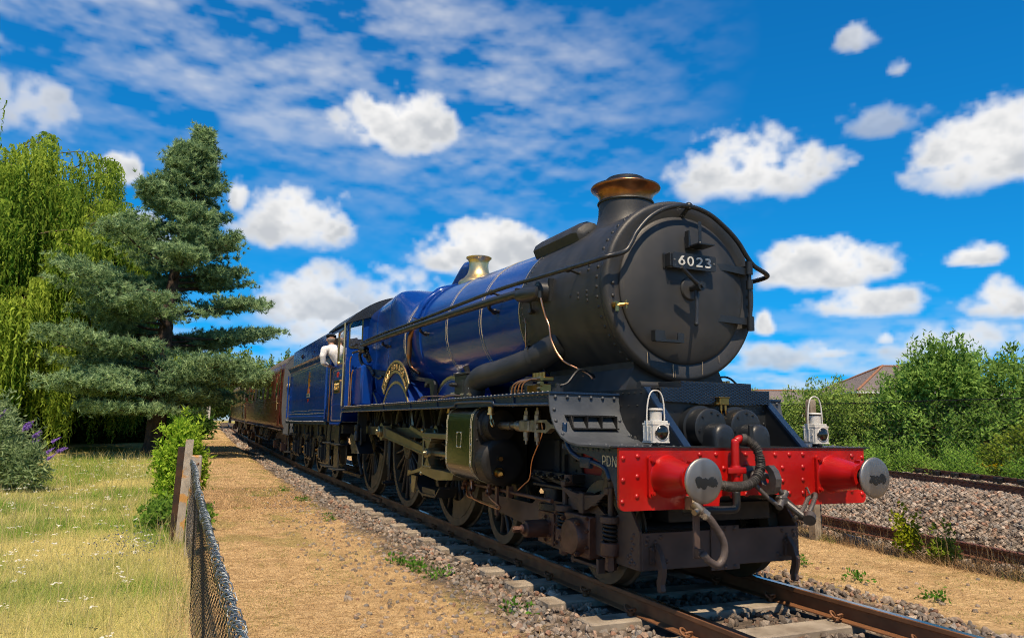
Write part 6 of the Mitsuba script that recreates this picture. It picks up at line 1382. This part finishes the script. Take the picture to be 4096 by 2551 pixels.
# butterfly bush at the left edge
bd = bush('butterfly_bush', 'grey green butterfly bush with purple flower spikes at the left edge of the meadow', 'bush', [(-8.05, 14.2, .75, .65, .6, .8), (-7.55, 14.0, .45, .5, .5, .5), (-8.6, 14.4, 1.1, .7, .6, .95), (-7.3, 13.8, .22, .38, .4, .35), (-9.2, 14.6, .8, .8, .6, .9)], 1700, 8, .15, .032, .13, 61, (.09, .16, .05), (.42, .54, .28), holes=.38, shoots=60, up=.2)
rb = np.random.RandomState(5); sp_c = np.array([(-8.05, 14.2, .75), (-8.6, 14.4, 1.1), (-7.55, 14, .5)])
fl_p = []
for k in range(46):
    d = unit(rb, 1)[0] * [1, .8, .8]; d[2] = abs(d[2]) * .9; b0 = sp_c[k % 3] + d * [.82, .65, .9]
    dirn = np.array([d[0] + .25, -.35, .55 + .3 * rb.rand()]); dirn /= np.linalg.norm(dirn)
    for q in np.linspace(0, .20, 22):
        fl_p.append((b0 + dirn * q, .026 * (1 - q / .26)))
fp_ = np.array([p[0] for p in fl_p]); fr_ = np.array([p[1] for p in fl_p]); nf = len(fp_)
m, c = leaves(np.repeat(fp_, 4, 0), unit(rb, nf * 4), np.repeat(fr_, 4) * 2.2, np.repeat(fr_, 4) * 1.4, shades(rb, nf * 4, (.26, .13, .50), (.52, .34, .80)))
put('flower_spikes', m, 'leaf_thin', bd, smooth=False, color=c, kind='stuff')
# sapling behind the fence posts
bush('sapling', 'bright yellow green sapling growing beside the two fence posts', 'bush', [(-4.38, 9.6, .98, .34, .34, .36), (-4.28, 9.8, .60, .34, .34, .40), (-4.50, 9.4, .62, .26, .3, .30), (-4.42, 9.2, .15, .26, .3, .30), (-4.10, 9.9, .55, .22, .3, .42)], 760, 9, .10, .036, .10, 71, (.14, .30, .02), (.50, .66, .08), holes=.34, shoots=16, up=.8)
for k, (x, y, s_) in enumerate(((-4.15, 7.4, .30), (-4.55, 7.6, .32), (-4.5, 8.3, .36))):
    bush('bramble', 'low bramble clump at the foot of the left fence', 'bush', [(x, y, on_ground(x, y) + .16, s_, s_, .22)], 120, 7, .075, .05, .10, 80 + k, (.07, .16, .02), (.25, .40, .07), 'brambles by the left fence', holes=.3)
# hedge and shrubs across the raised line
G1, G2 = (.035, .095, .014), (.145, .225, .040)
bush('hedge_bush', 'rounded light green bush just right of the right headlamp, under the far roof', 'bush', [(11.6, 12.2, 1.15, 1.5, 1.1, 1.15), (12.9, 11.6, 1.45, 1.4, 1.1, 1.35), (14.3, 11.0, 1.35, 1.5, 1.1, 1.25), (10.2, 13.0, .9, 1.2, 1.0, .95), (13.4, 11.8, .8, 2.2, 1.2, .9), (11.0, 12.3, .7, 1.8, 1.1, .8), (9.0, 13.6, .8, 1.3, 1.0, .8)], 5200, 10, .105, .042, .14, 91, G1, (.46, .62, .15), holes=.34, shoots=130, up=.6)
bush('shrub', 'big leafy shrub towering behind the fence at the right edge', 'bush', [(15.3, 9.6, 2.0, 1.4, 1.2, 1.4), (15.0, 9.2, 2.7, 1.1, 1.0, 1.05), (16.8, 8.8, 2.2, 1.4, 1.2, 1.25), (18.2, 7.9, 2.0, 1.5, 1.3, 1.4), (14.2, 9.9, 1.4, 1.0, 1.0, 1.1), (16.0, 8.6, 1.1, 1.9, 1.2, 1.2), (18.0, 7.2, 1.0, 1.8, 1.2, 1.2), (19.8, 7.0, 1.8, 1.6, 1.3, 1.7)], 6800, 11, .15, .055, .17, 93, (.028, .09, .016), (.42, .64, .15), holes=.38, shoots=260, up=.6)
bush('shrub', 'low yellow green shrub in front of the big leafy shrub', 'bush', [(14.6, 6.4, .95, .9, .8, .75), (15.6, 5.6, .8, .9, .8, .7), (13.9, 6.9, .65, .6, .6, .5)], 1800, 9, .085, .045, .12, 95, (.08, .15, .02), (.38, .46, .07), holes=.36, shoots=40, up=.6)
for k, (x, y, s_, h_) in enumerate([(11.4, 10.3, .6, .45), (12.4, 9.6, .7, .5), (12.9, 8.6, .6, .4), (13.6, 7.8, .7, .42), (11.9, 9.2, .5, .35), (12.7, 7.2, .6, .35), (13.4, 6.0, .6, .35), (10.6, 11.0, .6, .5), (13.9, 4.9, .6, .35)]):
    bush('weed_clump', 'clump of tall mixed weeds on the bank beyond the raised line', 'plants', [(x, y, .25 + h_ * .5, s_, s_, h_)], 420, 7, .09, .022, .10, 100 + k, (.09, .22, .03), (.40, .60, .12), 'weeds on the bank beyond the raised line', holes=.3, shoots=24, stem=.012, up=1.2)
# ragwort: a few yellow heads among them
rr_ = np.random.RandomState(6); yc_ = np.array([13.35, 6.9, .62]) + rr_.normal(size=(40, 3)) * [.16, .16, .04]
yt = thing('ragwort', 'yellow flowered ragwort on the bank beyond the raised line', 'plant')
m, c = leaves(np.repeat(yc_, 5, 0), unit(rr_, 200) * [1, 1, .3], .035, .022, np.tile([(.72, .46, .01)], (200, 1)))
put('flower_heads', m, 'leaf_thin', yt, smooth=False, color=c, kind='stuff')
put('stems', [cyl(p_ - [0, 0, .38], p_, .004, n=4) for p_ in yc_[::4]], 'stem_green', yt)
# weeds along the right fence and on the ballast
for k, (x, y, s_, h_, a_, b_, lab) in enumerate([(4.52, 2.15, .12, .17, (.16, .24, .015), (.56, .60, .04), 'yellow green weed climbing the right fence above the disused rail'), (4.50, 1.66, .12, .11, (.08, .15, .02), (.36, .46, .06), 'green weed low against the right fence beside the yellow one')]):
    bush('fence_weed', lab, 'plant', [(x, y, -.2 + h_, s_, s_ * 1.3, h_)], 90, 5, .06, .042, .07, 120 + k, a_, b_, holes=.25, shoots=5, stem=.006, up=.8)
for k, (x, y) in enumerate([(-1.86, 3.35), (-1.80, 3.62), (-1.74, 2.95), (-1.9, 3.9), (-1.98, 8.1), (-1.62, 1.2), (-2.0, 11.0), (-2.1, 13.0), (2.55, 1.3), (2.75, 2.3), (2.5, .3)]):
    g = on_ground(x, y)
    bush('small_weed', 'small green weed in the dry edge of the ballast', 'plant', [(x, y, g + .03, .13, .13, .05)], 16, 5, .05, .028, .06, 140 + k, (.05, .12, .015), (.13, .30, .04), 'small weeds beside the ballast', holes=.1, stem=.003, up=1.0)


def dist_tree(x, y, h, rx, seed, label, a=(.045, .11, .02), b=(.24, .34, .08), group=None):
    g = on_ground(x, y); t = thing('tree', label, 'tree', group); r = np.random.RandomState(seed)
    lob = [(x + r.uniform(-.55, .55) * rx, y + r.uniform(-.5, .5) * rx, g + h * r.uniform(.38, .78), rx * r.uniform(.45, .65), rx * .5, h * r.uniform(.18, .26)) for _ in range(9)]
    put('trunk', [tube([(x, y, g - .3), (x + .1, y, g + h * .3), (x, y, g + h * .7)], np.linspace(.035 * h, .01 * h, 9), 8, 4)], 'bark', t, smooth=True)
    m, c = leafy(lob, 1500, 8, .42, .22, .45, seed, a, b, .36, 60, .6)
    put('crown', m, 'leaf_thin', t, smooth=False, color=c, kind='stuff')


dist_tree(8.2, 100, 10.5, 6.0, 201, 'round green tree above the roof of the maroon coach')
dist_tree(2.2, 92, 8.6, 4.6, 202, 'light green tree just left of the coach roofs', (.07, .14, .025), (.34, .44, .10))
dist_tree(-4.0, 84, 8.0, 5.0, 203, 'dark green tree behind the path where the train disappears')
dist_tree(13.5, 112, 12.0, 6.5, 204, 'darker tree behind the round one above the coach roof')
dist_tree(-3.6, 66, 4.6, 2.6, 207, 'dark bushy tree beyond the lineside post')
dist_tree(-1.7, 79, 4.4, 2.4, 208, 'low tree at the end of the path beside the far coach')
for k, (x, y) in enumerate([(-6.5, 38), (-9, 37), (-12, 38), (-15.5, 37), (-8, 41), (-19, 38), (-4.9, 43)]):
    bush('hedge_bush', 'bush under the pine and willow, shade put into its dark leaf colour', 'bush', [(x, y, on_ground(x, y) + 1.0, 1.9, 1.0, 1.3), (x + .8, y, on_ground(x, y) + .6, 1.5, 1.0, .9)], 800, 7, .26, .12, .35, 230 + k, (.02, .07, .012), (.10, .20, .04), 'dark bushes under the trees', holes=.2)  # leaf colours darkened to stand for the shade under the trees
dist_tree(4.4, 150, 8.0, 5.5, 221, 'far tree closing the line of the track')
dist_tree(-3.0, 138, 7.5, 5.0, 222, 'far tree left of the line at the horizon')
dist_tree(-9.0, 62, 7.5, 4.5, 206, 'tree in deep shade behind the pine trunk')
for k, (x, y, h, rx) in enumerate([(-16.5, 43, 7, 4.2), (-23, 44, 9, 5.0), (-30, 42, 9, 5.0), (-38, 40, 10, 6)]):
    dist_tree(x, y, h, rx, 210 + k, 'dark tree closing the meadow behind the willow', group='trees behind the willow')
wd_ = np.random.RandomState(31)
lob = []
for k in range(110):
    a = math.radians(wd_.uniform(30, 330)); R_ = wd_.uniform(110, 170); lob.append((R_ * math.sin(a + PI / 6), R_ * math.cos(a + PI / 6) + 20, 2.0 + wd_.uniform(0, 2.0), wd_.uniform(7, 12), wd_.uniform(6, 9), wd_.uniform(3.0, 5.5)))
m, c = leafy(lob, 9000, 5, 1.3, .8, 1.6, 32, (.03, .06, .014), (.13, .18, .05), .3, 0, .5)
put('distant_woodland', m, 'leaf_thin', None, smooth=False, color=c, kind='stuff', label='far off woodland round the fields'); tag('distant_woodland', cat_='trees')

# ---------------------------------------------------------------- grass
def blades(xy, z0, h, w, lean, seed, col, seg=2):
    """Bent grass blades; seg 1: a plain triangle."""
    r = np.random.RandomState(seed); n = len(xy); a = r.uniform(0, 2 * PI, n); ld = np.stack([np.cos(a), np.sin(a), 0 * a], 1) * (h * lean * r.uniform(.2, 1.2, n))[:, None]
    b = r.uniform(0, 2 * PI, n); S = np.stack([np.cos(b), np.sin(b), 0 * b], 1) * (np.broadcast_to(w, (n,))[:, None] * .5)
    P0 = np.column_stack([xy, z0]); up = np.array([0, 0, 1.0]) * h[:, None]
    if seg == 1:
        V = np.stack([P0 - S, P0 + S, P0 + up * np.sqrt(np.maximum(.15, 1 - lean ** 2 * .6)) + ld], 1).reshape(-1, 3)
        return trimesh.Trimesh(V, np.arange(n * 3).reshape(-1, 3), process=False), np.repeat(col, 3, 0)
    M = P0 + up * .55 + ld * .3; E = P0 + up * .95 + ld
    V = np.stack([P0 - S, P0 + S, M + S * .8, M - S * .8, E], 1).reshape(-1, 3); q = np.arange(n)[:, None] * 5
    return trimesh.Trimesh(V, np.vstack([q + [0, 1, 2], q + [0, 2, 3], q + [3, 2, 4]]), process=False), np.repeat(col, 5, 0)


rg = np.random.RandomState(77)


def wedge(n, x0, x1, y0, y1, near, seed):
    """Points over a rectangle, thinning out with distance from the fence corner where the visitors stand."""
    r = np.random.RandomState(seed); t = r.rand(n) ** near
    y = y0 + (y1 - y0) * t; return np.stack([r.uniform(x0, x1, n), y], 1)


xy = np.vstack([wedge(105000, -8.5, -4.22, -1.5, 12, 1.6, 1), wedge(52000, -13, -4.5, 10, 27, 1.3, 2)])
fld = meshkit.fbm(np.column_stack([xy * [.55, .45], 0 * xy[:, 0] + 5]), 4, 0)
dry = np.clip((fld - .44) * 6, 0, 1)
h = rg.uniform(.05, .17, len(xy)) * (1.15 - .4 * dry) * np.where(xy[:, 1] > 10, 1.25, 1)
col = shades(rg, len(xy), (.18, .37, .03), (.83, .72, .33), dry * .65 + rg.uniform(0, .36, len(xy)))
m, c = blades(xy, gz(xy[:, 0], xy[:, 1]) - .01, h, np.where(xy[:, 1] > 8, .011, .0055), .7, 3, col, 1)
put('meadow_grass', m, 'grass_thin', None, smooth=False, color=c, kind='stuff', label='half dry meadow grass on the left of the fence'); tag('meadow_grass', cat_='grass')
xy = np.vstack([wedge(2600, -8.5, -4.18, -1.0, 12, 1.5, 4), wedge(2200, -13, -4.5, 12, 26, 1, 5), wedge(420, -4.45, -4.12, .0, 8, 1.0, 6)])
h = rg.uniform(.22, .52, len(xy)); col = shades(rg, len(xy), (.46, .42, .14), (.80, .66, .36))
m, c = blades(xy, gz(xy[:, 0], xy[:, 1]) - .01, h, np.where(xy[:, 1] > 8, .009, .0045), .55, 7, col, 2)
put('tall_stalks', m, 'grass_thin', None, smooth=False, color=c, kind='stuff', label='pale seeding grass stalks standing above the meadow'); tag('tall_stalks', cat_='grass')
# flowers of the meadow: flat white heads
fy = np.vstack([wedge(170, -8.3, -4.6, .8, 9, 1.2, 8), wedge(420, -12, -5, 9, 22, 1.0, 9)]); nfy = len(fy)
hz_ = gz(fy[:, 0], fy[:, 1]) + rg.uniform(.15, .28, nfy)
pp = np.repeat(np.column_stack([fy, hz_]), 9, 0) + rg.normal(size=(nfy * 9, 3)) * [.020, .020, .006]
m, c = leaves(pp, rg.normal(size=(nfy * 9, 3)) * [1, 1, .15], .026, .022, np.tile([(.93, .92, .88)], (nfy * 9, 1)), np.tile([0, 0, 1.0], (nfy * 9, 1)) + rg.normal(size=(nfy * 9, 3)) * .2)
put('white_meadow_flowers', m, 'leaf_thin', None, smooth=False, color=c, kind='stuff', label='flat white flower heads dotted over the meadow'); tag('white_meadow_flowers', cat_='flowers')
# blue flowers and greener patches near the fence
bl = np.column_stack([rg.normal(-4.85, .25, 260), rg.normal(5.3, .55, 260)]); z_ = gz(bl[:, 0], bl[:, 1]) + rg.uniform(.10, .30, 260)
m, c = leaves(np.column_stack([bl, z_]), unit(rg, 260), .022, .015, shades(rg, 260, (.05, .09, .06), (.12, .16, .42)))
put('blue_meadow_flowers', m, 'leaf_thin', None, smooth=False, color=c, kind='stuff', label='small blue flowers in the grass left of the fence posts'); tag('blue_meadow_flowers', cat_='flowers')
# the mown dry path and the right verge: short stubble and lying straw
xy = np.vstack([wedge(80000, -4.2, -1.45, -.5, 14, 1.8, 10), wedge(26000, -4.3, -1.7, 10, 40, 1.3, 11), scatter(34000, 2.0, 4.75, -3.0, 6, 12), scatter(9000, 4.1, 5.2, -3.0, 9, 13)])
edge = meshkit.fbm(np.column_stack([xy * 1.6, 0 * xy[:, 0]]), 3, 2)
xx = xy[:, 0] - cx(xy[:, 1]); ok = (np.abs(xx) > 1.66 + .75 * (edge - .38) + np.where(xx > 0, .35, 0)); xy = xy[ok]
g = meshkit.fbm(np.column_stack([xy * [2.2, 1.4], 0 * xy[:, 0] + 9]), 4, 0)
h = rg.uniform(.012, .05, len(xy)) * np.where(xy[:, 1] > 10, 1.5, 1) * np.where(xy[:, 0] > 4.15 + .09 * xy[:, 1], 5.0, 1)
col = shades(rg, len(xy), (.22, .135, .06), (.84, .61, .35)); gr = (g > .60) & (rg.rand(len(xy)) < .55); col[gr] = shades(rg, gr.sum(), (.14, .19, .03), (.32, .36, .09))
m, c = blades(xy, gz(xy[:, 0], xy[:, 1]) - .004, h, np.where(xy[:, 1] > 8, .010, .005), .9, 13, col, 1)
put('dry_grass', m, 'grass_thin', None, smooth=False, color=c, kind='stuff', label='mown straw coloured grass of the path and the right verge'); tag('dry_grass', cat_='grass')
xy = np.vstack([wedge(7000, -4.15, -1.6, -.5, 9, 1.6, 14), scatter(2500, 2.2, 4.6, -2.5, 4, 15)])
a = rg.normal(.2, .9, len(xy)); ln = rg.uniform(.05, .26, len(xy))
m, c = leaves(np.column_stack([xy, gz(xy[:, 0], xy[:, 1]) + rg.uniform(.008, .035, len(xy))]), np.column_stack([np.cos(a), np.sin(a), rg.normal(0, .08, len(xy))]), ln, .0045, shades(rg, len(xy), (.46, .32, .14), (.74, .58, .32)), np.tile([0, 0, 1.0], (len(xy), 1)))
put('lying_straw', m, 'grass_thin', None, smooth=False, color=c, kind='stuff', label='loose pale straws lying on the dry path'); tag('lying_straw', cat_='straw')
# stones strayed from the ballast into the path and crumbs of earth
xy = np.vstack([wedge(3600, -3.0, -1.5, -.5, 14, 1.6, 16), scatter(1300, 1.8, 4.4, -3, 5, 17)]); r_ = np.random.RandomState(18)
xx = np.abs(xy[:, 0] - cx(xy[:, 1])); xy = xy[r_.rand(len(xy)) < np.exp(-(xx - 1.6) * 1.7)]
m, c = stones(xy, np.full(len(xy), .045), gz(xy[:, 0], xy[:, 1]) + .004, 19)
put('loose_stones', m, 'stone', None, smooth=False, color=c, kind='stuff', label='loose stones strayed from the ballast into the dry grass'); tag('loose_stones', cat_='stones')
# ---------------------------------------------------------------- left fence
lf = thing('fence_post', 'lichen spotted concrete fence post with wire on its face beside the path', 'post')
put('post', box(-4.235, -4.11, 5.10, 5.215, -.35, .955, .012), 'post_concrete', lf, smooth=20)
put('wire_eye', [tube([(-4.20, 5.095, .80), (-4.18, 5.07, .82), (-4.165, 5.09, .85), (-4.19, 5.10, .84)], .006, 6), cyl((-4.15, 5.11, .86), (-4.15, 5.09, .86), .010, n=8)], 'rust', lf, smooth=True)
l2 = thing('fence_post', 'taller dark post with bright orange lichen leaning behind the concrete post', 'post')
put('post', [loft([np.array([(-4.36 + o + a, 6.3 + b, z) for a, b in ((-.06, -.06), (.06, -.06), (.06, .06), (-.06, .06))]) for z, o in ((-.35, .0), (.4, .015), (1.02, .03))])], 'dark_post', l2, smooth=15)
put('strut', [loft([np.array([(-4.28 + o + a, 6.25 + b, z) for a, b in ((-.05, -.05), (.05, -.05), (.05, .05), (-.05, .05))]) for z, o in ((-.35, -.02), (1.12, .03))])], 'post_concrete', l2, smooth=15, label='orange stained strut against the dark post')
for k, y in enumerate((-3.6,)):
    l3 = thing('fence_post', 'concrete fence post beside the photographer, out of the picture', 'post'); put('post', box(-4.235, -4.11, y, y + .115, -.35, .955, .012), 'post_concrete', l3, smooth=20)
ln = thing('wire_fence', 'sagging chain link fence hanging from twisted blue grey wires at the bottom left', 'fence')
rf = np.random.RandomState(21)
ya = np.linspace(5.08, -3.5, 90); sag = lambda y: .90 - (5.1 - y) * .024 - .05 * np.sin(np.clip((5.08 - y) / 8.6, 0, 1) * PI)
xw = lambda y: -4.235 + (5.1 - y) * .0098 + .02 * np.sin(np.clip((5.08 - y) / 2.4, 0, 1) * PI)
for k in range(3):
    ph = rf.uniform(0, 6)
    put('top_wire', tube(np.column_stack([xw(ya) + .012 * np.cos(ya * 14 + ph), ya, sag(ya) + .012 * np.sin(ya * 14 + ph)]), .0042, 6, 2), ('wire_steel', 'wire_blue', 'wire_steel')[k], ln, smooth=True)
loops = []
for y in np.arange(4.9, -3.3, -.052):
    r_ = rf.uniform(.016, .034); c0 = np.array([xw(y), y, sag(y)]); a = np.linspace(0, 2 * PI * rf.uniform(.8, 1.4), 10); tl = rf.uniform(-.8, .8)
    loops.append(tube(np.column_stack([c0[0] + r_ * np.cos(a), c0[1] + .03 * tl * np.sin(a) + .006 * a, c0[2] - .006 + r_ * np.sin(a)]), .0024, 5, 0))
put('wire_ties', loops, 'wire_steel', ln, smooth=True, kind='stuff')
wires = []
pitch = .05
for k, y0 in enumerate(np.arange(5.0, -3.4, -pitch)):
    nseg = 34; j = np.arange(nseg + 1); zz = sag(y0) - j * .0265
    drop_ = (sag(y0) - zz)
    xx = xw(y0) + .012 * np.sin(drop_ * 3.0) - .02 * np.sin(y0 * 2.3 + drop_ * 5) * drop_
    yy = y0 + (pitch * .5) * np.where(j % 2 == 0, -1, 1) + .03 * np.sin(drop_ * 6 + y0)
    xx = xx + .004 * np.where((j + k) % 2 == 0, 1, -1)
    wires.append(tube(np.column_stack([xx, yy, zz]), .0015, 4, 0, cap=False))
put('chain_link_mesh', wires, 'wire_dark', ln, smooth=True, kind='stuff')

# ---------------------------------------------------------------- right fence
rfn = thing('wire_fence', 'tall chain link fence between the dry verge and the disused rail on the right', 'fence')
fxr = lambda y: 4.265 + .0893 * y
wires = []
pitch = .088
for k, y0 in enumerate(np.arange(-3.2, 13, pitch)):
    nseg = 46; j = np.arange(nseg + 1); zz = 1.79 - j * .0455
    wires.append(tube(np.column_stack([fxr(y0) + .004 * np.where((j + k) % 2 == 0, 1, -1) + .012 * np.sin(zz * 3 + y0), y0 + pitch * .5 * np.where(j % 2 == 0, -1, 1), zz]), .0058, 4, 0, cap=False))
put('chain_link_mesh', wires, 'wire_dark', rfn, smooth=True, kind='stuff')
for z in (1.79, .85):
    put('line_wire', tube([(fxr(y), y, z) for y in (-3.2, 3, 8, 13)], .005, 5, 0), 'wire_dark', rfn)
for k, y in enumerate((3.76, -.75, 8.3, 12.8)):
    x = fxr(y) - .07; g = on_ground(x, y)
    fpp = thing('fence_post', ('pale concrete fence post standing under the right buffer', 'concrete fence post of the right fence, out of the picture', 'concrete fence post hidden behind the locomotive', 'concrete fence post hidden behind the boiler')[k], 'post')
    put('post', [loft([np.array([(x + a * s, y + b * s, z) for a, b in ((-.075, -.065), (.075, -.065), (.075, .065), (-.075, .065))]) for z, s in ((g - .2, 1.0), (1.0, .85), (1.82, .75), (1.86, .6))])], 'concrete', fpp, smooth=15)
sb2 = thing('stone_block', 'broken concrete block lying at the foot of the fence post', 'block')
put('block', [trimesh.convex.convex_hull(np.array([(4.62, 3.35, -.30), (4.95, 3.1, -.30), (4.68, 3.38, -.10), (4.92, 3.02, -.20), (4.55, 3.15, -.30), (4.80, 2.9, -.30), (4.60, 3.2, -.12), (4.85, 2.92, -.18)]))], 'concrete', sb2, smooth=15)
# dead stalks tangled in the right fence
rd = np.random.RandomState(23); nst = 900
yy = rd.uniform(-2.8, 4.5, nst); xy = np.column_stack([fxr(yy) + rd.normal(.08, .12, nst), yy])
h = rd.uniform(.15, .75, nst) ** 1.2
m, c = blades(xy, gz(xy[:, 0], xy[:, 1]), h, .0045, .45, 24, shades(rd, nst, (.20, .10, .045), (.56, .42, .22)), 2)
put('dead_stalks', m, 'grass_thin', None, smooth=False, color=c, kind='stuff', label='brown dead stalks tangled in the right fence'); tag('dead_stalks', cat_='grass')
# lineside post far down the path
mp = thing('lineside_post', 'white topped blue grey post beside the path in the distance', 'post')
put('post', box(-2.56, -2.30, 58.2, 58.45, -.1, 1.35, .02), 'post_blue', mp); put('white_top', box(-2.57, -2.29, 58.19, 58.46, 1.35, 2.6, .02), 'white_paint', mp)

# ---------------------------------------------------------------- houses beyond the hedge
def house(c, ux, w, d, wall, ridge, label, hip=3.0, chimney=True):
    """c: centre of the near wall; ux: direction of that wall; the roof hipped at both ends."""
    t = thing('house', label, 'house'); u = np.array([*ux, 0.0]); u /= np.linalg.norm(u); v = np.array([-u[1], u[0], 0.0])
    if v @ np.array([EYE[0] - c[0], EYE[1] - c[1], 0]) > 0:
        v = -v
    c = np.array([c[0], c[1], 0.0]); pt = lambda a, b, z: c + u * a + v * b + np.array([0, 0, z]); g = on_ground(c[0], c[1]) - .5
    cor = [(-w / 2, 0), (w / 2, 0), (w / 2, d), (-w / 2, d)]
    put('wall', [loft([np.array([pt(a, b, z) for a, b in cor]) for z in (g, wall)])], 'brick', t, smooth=False)
    o = .35; eav = [(-w / 2 - o, -o), (w / 2 + o, -o), (w / 2 + o, d + o), (-w / 2 - o, d + o)]
    E = [pt(a, b, wall - .05) for a, b in eav]; Rg = [pt(-w / 2 + hip, d / 2, ridge), pt(w / 2 - hip, d / 2, ridge)]
    rf_ = trimesh.Trimesh(np.array(E + Rg), np.array([(0, 1, 5), (0, 5, 4), (1, 2, 5), (2, 3, 4), (2, 4, 5), (3, 0, 4), (0, 2, 1), (0, 3, 2)]), process=False)
    put('roof', rf_, 'roof_tile', t, smooth=False)
    for a, b in ((E[0], Rg[0]), (E[1], Rg[1]), (E[2], Rg[1]), (E[3], Rg[0]), (Rg[0], Rg[1])):
        put('ridge_tiles', [cyl(a + [0, 0, .02], b + [0, 0, .05], .10, n=8)], 'ridge_tile', t)
    put('fascia', [loft([np.array([pt(a, b, z) for a, b in eav]) for z in (wall - .22, wall - .06)])], 'white_trim', t, smooth=False)
    for a in np.arange(-w / 2 + 1.4, w / 2 - 1.0, 2.8):
        k = put('window', [loft([np.array([pt(a + q, -.03, z) for q in (-.6, .6)] + [pt(a + q, .05, z) for q in (.6, -.6)]) for z in (wall - 1.75, wall - .55)])], 'white_trim', t, smooth=False)
        put('pane', [loft([np.array([pt(a + q, -.045, z) for q in (-.5, .5)] + [pt(a + q, .0, z) for q in (.5, -.5)]) for z in (wall - 1.65, wall - .65)])], 'window_dark', k, smooth=False)
    if chimney:
        q = pt(w / 2 - hip - .5, d / 2, ridge); put('chimney', box(q[0] - .4, q[0] + .4, q[1] - .4, q[1] + .4, ridge - .6, ridge + .9), 'brick', t, smooth=False)


house((50.6, 35.8), (.914, -.405), 12.0, 9, 4.55, 6.9, 'brick house with a brown hipped tiled roof half hidden by the big shrub', 4.2, False)
house((54.0, 52.0), (.914, -.405), 17.0, 8, 3.9, 5.45, 'long low grey tiled roof just above the hedge right of the chequered step', 2.0, False)
